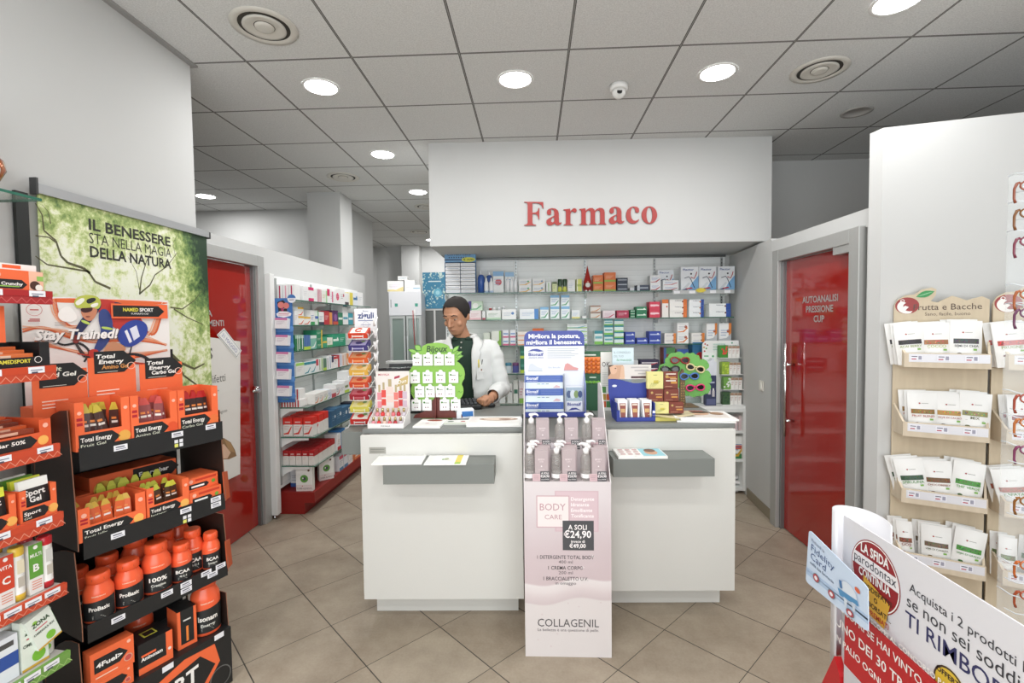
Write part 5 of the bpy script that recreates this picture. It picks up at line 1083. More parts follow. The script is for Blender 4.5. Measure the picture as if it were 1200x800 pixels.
lrow(4, 3.80, [(.14, .11, 'e6e6e4', ['t:9fcf6a', 'd:c0b0b8'], 'white box with lime top'), (.12, .105, 'e4eaea', ['t:2f8a9a', 's:2f8a9a'], 'white and teal box'), (.10, .105, 'e4eaea', ['t:2f8a9a', 's:2f8a9a'], 'white and teal box'), (.05, .115, WW, ['T:c04a54'], 'white and red box'), (.05, .12, WW, ['v:5a8a4a'], 'white box with green line'), (.05, .12, 'd4dcc8', ['v:6fae3a'], 'pale green box'), (.07, .11, '6f8f7a', ['V:4f6f5c', 'b:b4cf4a'], 'dark green striped box'), (.05, .12, WW, ['v:4f5a7a'], 'white box with navy line'), (.06, .13, WW, ['v:5f7fb0'], 'white box with blue line'), (.05, .12, 'e6e0de', ['T:3a3a5a'], 'white and navy box'), (.10, .11, WW, ['t:c04040', 'd:b09a9a'], 'white box with red top'), (.04, .12, 'b83a44', [], 'narrow red box'), (.06, .13, 'dfe2ea', ['v:8f9fc0'], 'pale blue box'), (.06, .12, 'e0d0c8', ['v:d08a5a'], 'white box with orange line'), (.06, .13, 'e4d8d0', ['v:c8a08a'], 'beige box'), (.06, .12, 'e0945a', [], 'narrow orange box'), (.08, .13, WW, ['V:d0b8c0'], 'pink striped box'), (.12, .12, WW, ['d:b0b8c0'], 'plain white box'), (.14, .12, 'cfd8dc', ['m:5f8aa8'], 'pale blue white box')])
# fifth shelf: red and white striped outer cartons, fruit cartons
carton((-1.975, 3.775, .8858), 0, .155, .12, .058, 'eae8e6', ['V:b8282c'], 'long carton with red and white stripes', SL[5], 0, 1, 3.0)
carton((-1.975, 3.79, .9448), 0, .13, .10, .085, 'eae8e6', ['V:b8282c'], 'short carton with red stripes behind blue strip', SL[5], 0, 1, 3.0)
lrow(5, 3.905, [(.085, .085, 'eae8e4', ['s:e0803a', 'd:8f8f94'], 'white fruit tea box', 1), (.085, .085, 'eae8e4', ['s:e0803a', 'd:8f8f94'], 'white fruit tea box', 1), (.085, .085, 'eae8e4', ['s:a4cf4a', 'd:8f8f94'], 'white box with lime fruit', 1), (.08, .085, 'e6e9ee', ['s:9fb4d8', 'd:6f86b0'], 'white box with blue swirl'), (.10, .075, 'eae4e4', ['B:c0505a'], 'white and red box'), (.10, .11, WW, ['s:c03a3a', 'd:7f7f86'], 'white box with red leaf'), (.10, .10, WW, ['d:8f8f94'], 'plain white box'), (.12, .12, WW, ['m:7f8f5a', 'b:b4d04a'], 'white box with lime foot'), (.16, .10, WW, ['d:a0a8b0'], 'plain white box', 2), (.16, .10, 'd8dcdc', ['b:3a6a4a'], 'grey and green box')])
lrow(5, 3.915, [(.09, .075, 'e8e6e2', ['s:e0803a', 'd:8f8f94'], 'raised white box with orange fruit'), (.09, .075, 'e8e6e2', ['s:a4cf4a', 'd:8f8f94'], 'raised white box with green fruit'), (.13, .08, 0, [], ''), (.20, .06, '2f7a4a', [], 'long green box lying behind')], .07, .13, .0865) if 0 else None
# sixth shelf: red topped cartons, then dark blue boxes
for r_ in range(3):
    for c in range(3):
        carton((-2.02 + c * .085 + (.012 if r_ else 0), 3.80 + r_ * .095, .6428), 0, .076, .085, .150 + (0, .004, .008)[r_], 'e4e0dc', ['w:d42f24', 'd:cfa8a0', 's:cf3a2c'], 'white carton with bright red top', SL[6] + ', ' + ('front', 'middle', 'back')[r_] + ' row', 0, 1, c)
lrow(6, 4.11, [(.10, .145, '355f80', ['o:dfe4ea', 'd:6f93b0'], 'tall dark blue box'), (.13, .15, '3a6688', ['o:dfe4ea', 'd:7f9fb8'], 'tall dark blue box'), (.14, .13, '3a6688', ['o:dfe4ea', 'd:7f9fb8'], 'steel blue box'), (.12, .125, '355f80', ['o:dfe4ea', 'd:7f9fb8'], 'steel blue box'), (.10, .14, '2a2c38', ['m:8f93a0'], 'black box'), (.16, .12, 'dfe2e6', ['d:9aa0a8'], 'white box'), (.18, .12, '23303c', ['o:cfd4da'], 'black box')])
# seventh shelf: five columns of red topped cartons receding
for r_ in range(5):
    for c in range(5):
        carton((-2.035 + c * .0535, 3.785 + r_ * .082, .4058), 0, .049, .074, .118 + r_ * .0015, 'e2ddd8', ['w:a81c20', 'd:cfb8b0'], 'white carton with dark red top', 'seventh left wall shelf' + ', ' + ORD[r_] + ' row', 0, 1, c, name='medicine_carton')
lrow(7, 4.22, [(.08, .15, WW, ['b:c0303a', 'd:b8a0a0'], 'white box with red foot'), (.12, .17, '2f6ea8', ['r:e8ecf0', 'o:dfe8f0'], 'blue and white box'), (.09, .16, WW, ['d:9aa0a8'], 'tall white box'), (.10, .13, 'b03a3a', ['B:e4e0dc'], 'white and red box'), (.14, .12, '2f7a56', ['m:dfe8e0'], 'green box'), (.2, .13, WW, ['m:8fa0b0'], 'white box')])
# red base: superfood cartons
def superbox(p, rz, h, w, lb, order):
    m = MB(); m.box(-w / 2, w / 2, 0, .045, 0, h, CARD('e8e8e4'))
    m.disc(0, h * .48, w * .24, mat('5f9a44', .5), -.0006, 20); m.disc(0, h * .48, w * .11, mat('4a4a54', .5), -.0009, 12); m.disc(-.01, h * .50, w * .05, mat('e8e8e8', .5), -.0012, 8)
    m.disc(w * .28, h * .80, w * .07, mat('6a4a34', .5), -.0006, 10); m.disc(-w * .14, h * .90, w * .03, mat('a8242c', .5), -.0006, 8); m.rect(-w * .08, w * .2, h * .885, h * .905, mat('6a6a6a', .5), -.0006)
    m.rect(-w / 2, w / 2, 0, h * .25, mat('dcd2cf', .5), -.0006); m.disc(-w * .12, h * .20, w * .03, mat('a8242c', .5), -.0009, 8); m.text('SUPER ALIMENTI', 0, h * .07, .020, mat('54504f', .5), -.0009, fit=w * .88)
    o = m.build('superfood_carton', loc=p, rz=rz); tag(o, lb, 'carton', 'superfood cartons on the red base'); return o
superbox((-1.895, 3.80, .1838), .05, .215, .135, 'white superfood carton with green disc at near corner of red base', 0)
superbox((-1.835, 4.09, .1838), .75, .215, .125, 'white superfood carton with green disc, turned, farther along red base', 0)
carton((-2.02, 3.90, .1838), 0, .085, .10, .15, 'dfe2e6', ['b:3f5fa0', 'd:8f9aa8'], 'white carton with blue foot behind superfood box', SL[8], 0, 1, 0)
carton((-1.84, 4.16 + .05, .1838), .6, .05, .05, .16, WW, ['d:c8c8c8'], 'narrow blank white box', SL[8], 0, 1, 1)
for i, (y, w, h, b_, pr, d_, n) in enumerate(((4.36, .09, .14, 'e4e4e8', ['t:c8506a', 'b:4f7fa8', 'd:a0a0b0'], 'white box with pink top', 1), (4.47, .09, .14, 'e0e2e8', ['b:4f7fa8', 't:c8506a'], 'white box with blue foot', 1), (4.60, .13, .06, 'e4e0e0', ['r:e08a5a', 'd:8f8f9a'], 'flat white and orange box', 2), (4.78, .16, .065, 'e28a5c', ['m:e8dcd4'], 'flat orange box', 2), (4.97, .16, .06, 'e4e2e0', ['r:e08a5a'], 'flat white box', 2), (5.18, .18, .07, 'd8805a', ['m:e8dcd4'], 'long orange box', 1))):
    for k in range(n): carton((-1.812, y, .1838 + k * h), pi / 2, w, .16, h - .001, b_, pr, d_, SL[8], k, n, y)
# the blue hanging strip at the near end
t = thing('hanging_strip', 'blue hanging strip display with face picture at near end of left shelves', 'display', (-1.995, 3.745, 0), .06)
bl = mat('3f74b4', .5, 0, 'card')
m = MB(); m.box(-.07, .07, 0, .003, .93, 1.77, bl)
for i in range(5):
    z = .96 + i * .135
    m.slab([(-.07, z), (.07, z), (.078, z + .02), (.07, z + .045), (-.07, z + .045), (-.078, z + .02)], -.006, -.0002, mat('5a8cc8', .5))
m.M = Matrix.Translation((0, -.0008, 0)); m.poly([(-.05, 1.74), (.0, 1.755), (.02, 1.73), (.03, 1.66), (-.01, 1.64), (-.04, 1.66)], mat('2a1f24', .5)); m.disc(-.02, 1.715, .026, mat('d87f78', .5), -.0003, 14); m.disc(.022, 1.71, .024, mat('d87f78', .5), -.0003, 14); m.poly([(-.02, 1.69), (.0, 1.695), (.0, 1.65), (-.015, 1.65)], mat('a83f6a', .5), -.0004)
m.poly([(-.06, 1.645), (-.03, 1.665), (.03, 1.663), (.062, 1.648), (.055, 1.628), (.0, 1.615), (-.05, 1.625)], mat('eae6e8', .5), -.0006); m.rect(-.04, .045, 1.645, 1.650, mat('c0506a', .5), -.001); m.rect(-.045, .04, 1.633, 1.637, mat('c0506a', .5), -.001)
for i in range(12): m.disc(-.06 + (i * 37 % 120) / 1000, 1.59 + (i * 53 % 170) / 1000, .0025, mat('e8ecf4', .5), -.0002, 6)
m.rect(-.03, .02, .955, .962, mat('6fb05a', .5), -.0002); m.build('strip_card', t)
m = MB(); m.lathe([(.033, -.001), (.033, .001)], mat('e6e8ee', .4), n=24); m.M = Matrix(); 
mm = MB(Matrix.Translation((.072, -.012, 1.765)) @ Matrix.Rotation(pi / 2, 4, 'X')); mm.lathe([(.034, 0), (.034, .002)], mat('e6e8ee', .4), n=24); mm.M = Matrix.Translation((.072, -.0145, 1.765)); mm.poly([(.034 * cos(a), .034 * sin(a)) for a in [.15 + i * .26 for i in range(12)]], mat('3f74b4', .5), 0); mm.rect(-.018, .018, -.012, -.007, mat('6a6a74', .5), -.0004)
mm.build('round_badge', t)
for i in range(5):
    z = 1.005 + i * .135 - .028 + .012
    o = carton(rot_off((-1.995, 3.745, z), .06, -.002, -.058, 0), .06, .098, .05, .083, 'e9e8ea', ['t:c87aa4', 'x:Carelix:8f6f80' if 0 else 'd:b0a0b0'], 'white box with pink band', 'blue hanging strip', i, 5, 0, name='strip_carton'); o.rotation_euler = (-.12, .03, .02)

# ================================================================ store at the back left
t = thing('drinks_fridge', 'tall white refrigerator with twin glass doors beyond the left shelves', 'refrigerator', (-1.80, 5.92, .001), 0)
FW = mat('d9dade', .35, 0, 'paint')
t.rotation_euler = (0, 0, radians(8)); FX = .40
m = MB(); m.box(0, FX, .02, .62, .02, 1.96, FW); m.build('fridge_body', t, bevel=.004)
m = MB(); m.box(0, FX, 0, .0195, 1.66, 1.96, FW); m.rect(.02, .03, 1.76, 1.86, mat('8f9094', .4), -.0006)
for x in (.09, .34): m.rect(x - .018, x + .018, 1.77, 1.81, mat('3f9a86', .5), -.0006)
m.build('top_fascia', t)
for k, x in enumerate((.02, .215)):
    m = MB(); w = .18
    fr = mat('a9adab', .4, .3)
    for a, b_, c, d_ in ((x, x + .022, .12, 1.65), (x + w - .022, x + w, .12, 1.65), (x + .022, x + w - .022, .12, .15), (x + .022, x + w - .022, 1.62, 1.65)): m.box(a, b_, -.03, -.001, c, d_, fr)
    d = m.build('glass_door', t); MB().box(x + .022, x + w - .022, -.02, -.014, .15, 1.62, mat('9fb0aa', .08, 0, 'glass', alpha=.55)).build('door_pane', d)
    MB().box(x + (.004 if k else w - .012), x + (.012 if k else w - .004), -.05, -.03, .9, 1.4, mat('c4c7c6', .3, .5)).build('door_handle', d)
m = MB(); m.box(.015, FX - .015, -.0005, .0195, .12, 1.655, mat('59605d', .6)); m.build('dark_interior', t)
RNG.seed(3)
FP = (-1.80, 5.92, 1.9618)
for i, (dx, dy, w, h, pr, lb) in enumerate(((.07, .10, .20, .14, ['S:d8c890', 'O:eae4ea', 'd:c8c0c8'], 'white carton with pale gold hearts on the refrigerator'), (.25, .10, .13, .15, ['d:c8c8cc'], 'white carton with grey writing on the refrigerator'), (.34, .06, .10, .085, ['m:8fb4cc'], 'low white carton with blue mark at refrigerator right edge'))):
    o = carton(rot_off(FP, radians(8), dx, dy, 0), radians(8), w, .16, h, 'e8e8e6', pr, lb, '', 0, 1, i); ENTRIES.pop(); tag(o, lb, 'carton', 'cartons on the refrigerator')
o = carton(rot_off(FP, radians(8), .16, .12, .151), radians(8), .12, .14, .05, 'e4e4e2', ['m:9fb0b8'], '', '', 0, 1, 0); ENTRIES.pop(); tag(o, 'small grey white carton topmost on the refrigerator', 'carton', 'cartons on the refrigerator')
bpy.data.objects[o.name].location.z = FP[2] + .1515
# tall boxes on a small wall bracket shelf between shelving and fridge
# pale blue flower poster and grey partition behind
p0, p1 = aty(495, 319, 6.6), aty(523, 361, 6.6)
def poster_art(nt, N, L, b):
    tc = N.new('ShaderNodeTexCoord'); v = N.new('ShaderNodeTexVoronoi'); v.inputs['Scale'].default_value = 34; L.new(tc.outputs['Object'], v.inputs['Vector'])
    n = N.new('ShaderNodeTexNoise'); n.inputs['Scale'].default_value = 7; L.new(tc.outputs['Object'], n.inputs['Vector'])
    cr = N.new('ShaderNodeValToRGB'); cr.color_ramp.elements[0].color = lin('cfe4dc'); cr.color_ramp.elements[1].color = lin('3f86a8'); cr.color_ramp.elements[0].position = .2; cr.color_ramp.elements[1].position = .45
    ad = mth(nt, 'ADD', v.outputs[0], mth(nt, 'MULTIPLY', mth(nt, 'SUBTRACT', n.outputs[0], .5), 1.6)); L.new(ad, cr.inputs[0]); L.new(cr.outputs[0], b.inputs['Base Color']); b.inputs['Roughness'].default_value = .4
PW = p1.x - p0.x
GP = mat('6d706e', .5)
t = thing('grey_partition', 'dark grey panel partition with a white post below the flower poster', 'partition', (p0.x - .02, 6.62, .001))
for a, b_ in ((0, .165), (.19, .60)): MB().box(a, b_, 0, .03, 0, p1.z - .03, GP).build('grey_panel', t)
MB().box(.1655, .1895, -.008, .035, 0, p1.z - .03, mat('dcdcda', .4)).build('white_post', t); MB().box(-.01, .61, -.01, .04, p1.z - .0295, p1.z - .005, mat('dcdcda', .4)).build('top_rail', t)
m = MB(); m.box(0, .5, 0, .008, 0, p0.z - p1.z, node_mat('flower_print', poster_art)); m.rect(.08, .26, .37, .385, mat('e4f0f0', .5), -.0006); m.disc(.21, .22, .06, mat('6fb8d0', .5), -.0006, 12); m.disc(.21, .22, .03, mat('a9dcea', .5), -.0009, 10)
tag(m.build('flower_poster', loc=(p0.x, 6.60, p1.z - .003)), 'blue poster of pearls and a flower above the grey partition', 'poster')
t = thing('wall_hook_strap', 'thin red and white strap hanging right of the refrigerator', 'strap', (aty(484, 360, 5.9).x, 5.89, 0))
MB().tube([(0, 0, 1.72), (.005, 0, 1.5), (.02, 0, 1.2), (.025, 0, .9)], .005, mat('a8403f', .5)).build('red_cord', t); MB().tube([(.02, 0, 1.73), (.03, 0, 1.5), (.035, 0, 1.1)], .006, mat('dcdcdc', .5)).build('white_cord', t)
finish_labels()
# ================================================================ the shop's red serif lettering on the bulkhead
GL = {
 'F': [[(95,106),(245,108),(246,160),(240,160),(232,137),(215,122),(190,117),(160,117),(160,192),(185,190),(200,178),(208,155),(214,155),(214,245),(208,245),(200,215),(185,202),(160,202),(160,270),(165,282),(188,287),(188,293),(95,293),(95,288),(115,283),(122,272),(122,130),(118,115),(95,111)]],
 'a': [[(273,190),(275,175),(290,162),(315,156),(340,160),(360,175),(366,195),(367,262),(373,272),(380,270),(386,266),(388,272),(378,285),(360,291),(343,287),(333,275),(325,282),(308,291),(290,292),(274,283),(268,268),(270,252),(285,238),(310,225),(330,216),(330,190),(326,172),(312,165),(303,168),(306,178),(308,190),(304,205),(290,212),(278,207),(273,197)], [(330,225),(316,232),(306,245),(306,260),(314,268),(324,266),(330,258)]],
 'r': [[(403,167),(455,160),(457,185),(465,172),(480,158),(495,157),(505,166),(506,180),(498,190),(485,190),(478,182),(472,180),(462,190),(457,205),(457,270),(460,281),(475,284),(475,290),(405,290),(405,285),(418,281),(422,272),(422,185),(418,176),(403,172)]],
 'm': [[(527,163),(575,157),(577,178),(590,165),(610,155),(630,155),(645,168),(648,178),(662,163),(685,154),(708,156),(722,170),(726,190),(726,265),(730,276),(738,279),(738,284),(675,284),(675,279),(686,276),(690,265),(690,190),(685,176),(672,173),(660,180),(651,192),(651,265),(655,277),(665,280),(665,285),(602,285),(602,281),(612,277),(616,267),(616,190),(611,176),(598,173),(586,182),(578,193),(578,268),(582,279),(591,281),(591,287),(528,287),(528,282),(539,279),(543,268),(543,185),(539,173),(527,169)]],
 'c': [[(996,178),(992,190),(978,194),(966,186),(965,172),(960,158),(948,150),(936,160),(930,182),(930,208),(936,235),(950,252),(968,256),(983,250),(993,242),(996,248),(984,264),(965,275),(942,278),(918,270),(900,250),(893,222),(894,195),(904,168),(925,150),(950,142),(978,146),(993,158)]],
}
GL['o'] = [[(1076 + 61 * cos(2 * pi * i / 32), 210 + 69 * sin(2 * pi * i / 32)) for i in range(32)], [(1076 + 23 * cos(2 * pi * i / 28), 210 + 60 * sin(2 * pi * i / 28)) for i in range(28)]]
sign = thing('wall_lettering', 'red serif lettering reading Farmaco on the white bulkhead', 'sign', (BK[0], BK[1], 0), BR)
M_LET = mat('a42e2a', .4); M_LET.node_tree.nodes['Principled BSDF'].inputs['Roughness'].default_value = .4
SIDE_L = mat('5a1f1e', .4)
def letter(polys, dx, dy):
    cu = bpy.data.curves.new('l', 'CURVE'); cu.dimensions = '2D'; cu.fill_mode = 'BOTH'; cu.extrude = .005
    off = (BK[0] - sin(BR) * -.02, BK[1] - cos(BR) * .02)
    for P_ in polys:
        sp = cu.splines.new('POLY'); sp.points.add(len(P_) - 1); sp.use_cyclic_u = True
        for i, (X, Y) in enumerate(P_):
            p = atl(600 + (X + dx) / 6.667, 220 + (Y + dy) / 6.667, (BK[0] + sin(BR) * .02, BK[1] - cos(BR) * .02), BR)
            u = (p.x - BK[0]) * cos(BR) + (p.y - BK[1]) * sin(BR); sp.points[i].co = (u, p.z, 0, 1)
    o = bpy.data.objects.new('l', cu); COL.objects.link(o)
    me = bpy.data.meshes.new_from_object(o.evaluated_get(bpy.context.evaluated_depsgraph_get())); bpy.data.objects.remove(o); bpy.data.curves.remove(cu)
    for v in me.vertices: v.co = Vector((v.co.x, -.0065 - v.co.z, v.co.y))
    me.materials.clear(); me.materials.append(M_LET); me.materials.append(SIDE_L)
    me.update()
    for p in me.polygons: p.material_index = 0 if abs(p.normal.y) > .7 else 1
    l = bpy.data.objects.new('letter', me); COL.objects.link(l); l.parent = sign
for k_, dx, dy in (('F', 0, 0), ('a', 0, 0), ('r', 0, 0), ('m', 0, 0), ('a', 491, -12), ('c', 0, 0), ('o', 0, 0)): letter(GL[k_], dx, dy)
# ================================================================ the pharmacist
PX, PY = -.475, 3.36
SKIN = mat('bd8a6c', .55, 0, 'skin')
def voxel(mb, size, smooth=6, name='body'):
    me = mb.mesh(name); o = bpy.data.objects.new(name, me); COL.objects.link(o)
    r = o.modifiers.new('r', 'REMESH'); r.mode = 'VOXEL'; r.voxel_size = size; r.use_smooth_shade = True
    s = o.modifiers.new('s', 'SMOOTH'); s.iterations = smooth; s.factor = .5
    dg = bpy.context.evaluated_depsgraph_get(); ev = bpy.data.meshes.new_from_object(o.evaluated_get(dg))
    m0 = me.materials[0]; bpy.data.objects.remove(o); bpy.data.meshes.remove(me)
    ev.materials.clear(); ev.materials.append(m0); ev.polygons.foreach_set('use_smooth', [True] * len(ev.polygons)); return ev
def loft(m, secs, mt, n=28, a0=0.0, a1=2 * pi, cap=True, smooth=True):
    """secs: (cx, cy, z, rx, ry[, open half angle]) rings; angle 0 is the front (-Y)"""
    vs = []; k = len(secs); closed = len(secs[0]) < 6
    cnt_ = n if closed else n + 1
    for s in secs:
        op = 0 if closed else s[5]
        for i in range(cnt_):
            a = op + (2 * pi - 2 * op) * i / n
            vs.append((s[0] + s[3] * sin(a), s[1] - s[4] * cos(a), s[2]))
    fs = []
    for j in range(k - 1):
        for i in range(n if closed else n):
            i2 = (i + 1) % cnt_ if closed else i + 1
            fs.append((j * cnt_ + i, j * cnt_ + i2, (j + 1) * cnt_ + i2, (j + 1) * cnt_ + i))
    if closed and cap: fs += [tuple(range(cnt_))[::-1], tuple(range((k - 1) * cnt_, k * cnt_))]
    m.add(vs, fs, mt, smooth); return m
person = thing('person', 'person in a white coat over a dark green polo leaning behind the counter', 'person', (PX, PY, .001))
m = MB()
# trunk and legs
loft(m, [(0, .03, .86, .165, .12), (0, .03, .95, .17, .125), (0, .01, 1.05, .155, .115), (0, -.02, 1.20, .17, .12), (0, -.03, 1.32, .185, .12), (0, -.035, 1.39, .165, .10), (0, -.045, 1.43, .08, .065)], SKIN)
for s_ in (-1, 1):
    m.tube([(s_ * .09, .03, .90), (s_ * .10, .03, .70), (s_ * .10, .02, .50), (s_ * .10, .04, .30), (s_ * .10, .05, .10), (s_ * .10, .05, .06)], [.085, .08, .06, .055, .04, .04], SKIN, n=14)
    m.tube([(s_ * .10, .09, .035), (s_ * .105, .02, .04), (s_ * .11, -.10, .028), (s_ * .112, -.15, .022)], [.035, .042, .036, .02], SKIN, n=12)
# head, pitched down and turned a little to his right
HM = Matrix.Translation((-.045, -.105, 1.60)) @ Matrix.Rotation(radians(-20), 4, 'Z') @ Matrix.Rotation(radians(20), 4, 'X') @ Matrix.Scale(1.07, 4)
m.tube([(0, -.035, 1.37), (-.01, -.045, 1.44), (-.03, -.07, 1.50), (-.04, -.09, 1.56)], [.07, .056, .053, .05], SKIN, n=14)
m.M = HM
m.ball((0, .01, .035), .088, SKIN, n=24, k=14, sx=.88, sy=1.08, sz=.95)
loft(m, [(0, -.045, -.112, .022, .016), (0, -.045, -.10, .038, .030), (0, -.03, -.075, .054, .055), (0, -.012, -.04, .064, .078), (0, -.005, .0, .071, .088), (0, 0, .04, .074, .092)], SKIN, n=20)
m.tube([(0, -.088, .012), (0, -.102, -.012), (0, -.112, -.030), (0, -.098, -.038)], [.008, .011, .013, .008], SKIN, n=8)
for s_ in (-1, 1): m.ball((s_ * .012, -.098, -.032), .008, SKIN, n=8, k=6); m.tube([(s_ * .010, -.088, .022), (s_ * .03, -.088, .027), (s_ * .052, -.074, .020)], [.007, .008, .006], SKIN, n=8); m.ball((s_ * .074, .012, -.005), .026, SKIN, n=10, k=8, sx=.35, sy=.7, sz=1.15); m.ball((s_ * .045, -.062, -.028), .018, SKIN, n=8, k=6)
m.tube([(-.022, -.080, -.062), (0, -.090, -.060), (.022, -.080, -.062)], [.004, .007, .004], SKIN, n=8); m.tube([(-.018, -.078, -.070), (0, -.086, -.071), (.018, -.078, -.070)], [.004, .0075, .004], SKIN, n=8)
m.M = Matrix()
# arms: shoulder, elbow, wrist; fist closed on the counter
SHR = (.185, -.02, 1.368); ELR = (.250, -.06, 1.10); WRR = (.205, -.265, 1.065)
SHL = (-.19, -.02, 1.368); ELL = (-.27, -.08, 1.12); WRL = (-.175, -.29, 1.055)
for sh_, el, wr in ((SHR, ELR, WRR), (SHL, ELL, WRL)):
    mid = [(a + b) / 2 for a, b in zip(sh_, el)]; m2 = [(a + b) / 2 for a, b in zip(el, wr)]
    m.tube([(sh_[0] * .6, sh_[1], sh_[2] + .01), sh_, mid, el, m2, wr], [.05, .056, .046, .040, .038, .029], SKIN, n=14)
def fist(W, d, side):
    """palm block with five bent digits, resting on the knuckle side"""
    W = Vector(W); d = Vector(d).normalized(); up = Vector((0, 0, 1)); r = d.cross(up).normalized()
    c = W + d * .045
    m.tube([W - d * .01, W + d * .02, c, c + d * .030], [.028, .033, .040, .034], SKIN, n=12)
    for i in range(4):
        off = r * ((i - 1.5) * .0195) + up * (.006 - abs(i - 1.2) * .003); L = (.030, .034, .032, .026)[i]
        k0 = c + d * .022 + off + up * .014; k1 = k0 + d * (L * .9) - up * .006; k2 = k1 - up * .026 - d * .002; k3 = k2 - d * .022 + up * .001
        m.tube([k0, k1, k2, k3], [.0115, .0112, .0102, .0088], SKIN, n=10)
    t0 = c - r * side * .034 - up * .004; m.tube([W + d * .02 - r * side * .020, t0 + d * .005, t0 + d * .032 - up * .006 , t0 + d * .045 + r * side * .022 - up * .008], [.014, .0135, .012, .0095], SKIN, n=10)
fist((.195, -.275, 1.052), (-.45, -.62, -.05), -1)
fist((-.17, -.30, 1.052), (.35, -.8, -.05), 1)
body = bpy.data.objects.new('body', voxel(m, .0045, 4)); COL.objects.link(body); body.parent = person
# hair, eyes, brows
HAIR = mat('1c1613', .8, 0, 'cloth')
m = MB(HM)
vs = []; fs = []; n = 26; k = 9
for j in range(k + 1):
    for i in range(n):
        a = 2 * pi * i / n; f = (1 - cos(a)) / 2        # 0 at the front, 1 at the nape
        g_ = max(0, min(1, (f - .10) / .22)); lo = .082 * (1 - g_) + (-.005) * g_; lo -= .045 * max(0, f - .5) / .5
        t_ = j / k; zc = .035; R = .0905
        zt = lo + (zc + R * .96 - lo) * t_; q = max(0, 1 - ((zt - zc) / (R * .97)) ** 2) ** .5
        vs.append((R * .88 * q * sin(a), .01 - R * 1.08 * q * cos(a) , zt))
for j in range(k):
    for i in range(n): fs.append((j * n + i, j * n + (i + 1) % n, (j + 1) * n + (i + 1) % n, (j + 1) * n + i))
m.add(vs, fs, HAIR, True)
hair = m.build('hair', person); so = hair.modifiers.new('thick', 'SOLIDIFY'); so.thickness = .005; so.offset = 1
m = MB(HM)
for s_ in (-1, 1):
    m.tube([(s_ * .014, -.094, .030), (s_ * .032, -.0945, .036), (s_ * .052, -.080, .028)], [.002, .0038, .002], HAIR, n=6)
m.build('eyebrow', person)
for s_ in (-1, 1):
    e = MB(HM); e.ball((s_ * .031, -.0755, .008), .0118, mat('d8d0c8', .2), n=12, k=8, sx=1.1, sz=.42); e.ball((s_ * .031, -.0855, .005), .0052, mat('2c1d14', .15), n=10, k=6, sy=.5); e.tube([(s_ * .016, -.087, .011), (s_ * .031, -.0905, .0145), (s_ * .047, -.083, .010)], [.001, .0022, .001], SKIN, n=5); e.build('eye', person)
m = MB(HM); m.tube([(-.024, -.0835, -.066), (0, -.0935, -.0655), (.024, -.0835, -.066)], [.001, .0022, .001], mat('7a4438', .5), n=6); m.build('lips', person)
# trousers, shoes, polo shirt
m = MB(); TR = mat('2c3038', .8, 0, 'cloth')
loft(m, [(0, .03, .84, .18, .135), (0, .03, .98, .18, .135)], TR)
for s_ in (-1, 1): m.tube([(s_ * .09, .03, .90), (s_ * .10, .03, .70), (s_ * .10, .02, .50), (s_ * .10, .04, .30), (s_ * .10, .05, .07)], [.098, .092, .075, .07, .065], TR, n=16)
m.build('trousers', person)
for s_ in (-1, 1):
    m = MB(); m.tube([(s_ * .10, .11, .04), (s_ * .105, .02, .048), (s_ * .11, -.10, .036), (s_ * .112, -.175, .026)], [.04, .05, .044, .024], mat('1c1a19', .4), n=12); m.build('shoe', person)
PG = mat('22382e', .85, 0, 'cloth')
m = MB(); loft(m, [(0, .02, .93, .185, .14), (0, .01, 1.05, .172, .135), (0, -.02, 1.20, .182, .138), (0, -.035, 1.32, .192, .135), (0, -.04, 1.385, .17, .115), (-.005, -.048, 1.425, .095, .082), (-.015, -.055, 1.45, .072, .07)], PG, n=32)
m.tube([(-.015 + .074 * sin(a), -.056 - .070 * cos(a), 1.453 + .012 * cos(a) * -1) for a in [.35 + i * (2 * pi - .7) / 16 for i in range(17)]], [.008] + [.014] * 15 + [.008], PG, n=8)
for z in (1.42, 1.385): m.ball((-.012, -.135 - (1.42 - z) * .5, z), .006, mat('c9c6bf', .4), n=8, k=5)
m.build('polo_shirt', person)
# white coat: open front surface, sleeves, collar with lapels
CO = mat('dcdedd', .75, 0, 'cloth')
S = [(0, .02, .50, .255, .19, .36), (0, .02, .75, .245, .18, .34), (0, .02, .90, .235, .172, .32), (0, .005, 1.02, .222, .168, .32), (0, -.01, 1.12, .216, .165, .32), (0, -.025, 1.24, .214, .160, .31), (0, -.03, 1.33, .212, .150, .30), (0, -.03, 1.378, .196, .132, .33), (-.003, -.035, 1.405, .158, .112, .46), (-.01, -.045, 1.432, .112, .092, .70), (-.014, -.05, 1.458, .088, .080, .95)]
def interp(S, z):
    for a, b in zip(S, S[1:]):
        if a[2] <= z <= b[2]:
            t_ = (z - a[2]) / (b[2] - a[2]); return [p + (q - p) * t_ for p, q in zip(a, b)]
    return list(S[-1])
zs_ = [.50 + (1.457 - .50) * i / 44 for i in range(45)]
m = MB(); loft(m, [tuple(interp(S, z)) for z in zs_], CO, n=60)
for i, v in enumerate(m.v):
    a = math.atan2(v.x, -v.y); am = .005 if v.z < 1.37 else .0015
    d_ = am * (sin(v.z * 34 + a * 5) + .7 * sin(a * 11 + v.z * 9) + .5 * sin(v.z * 70 - a * 7)); r_ = Vector((v.x, v.y, 0)).normalized(); m.v[i] = v + r_ * d_
coat = m.build('lab_coat', person); so = coat.modifiers.new('thick', 'SOLIDIFY'); so.thickness = .006; so.offset = 1
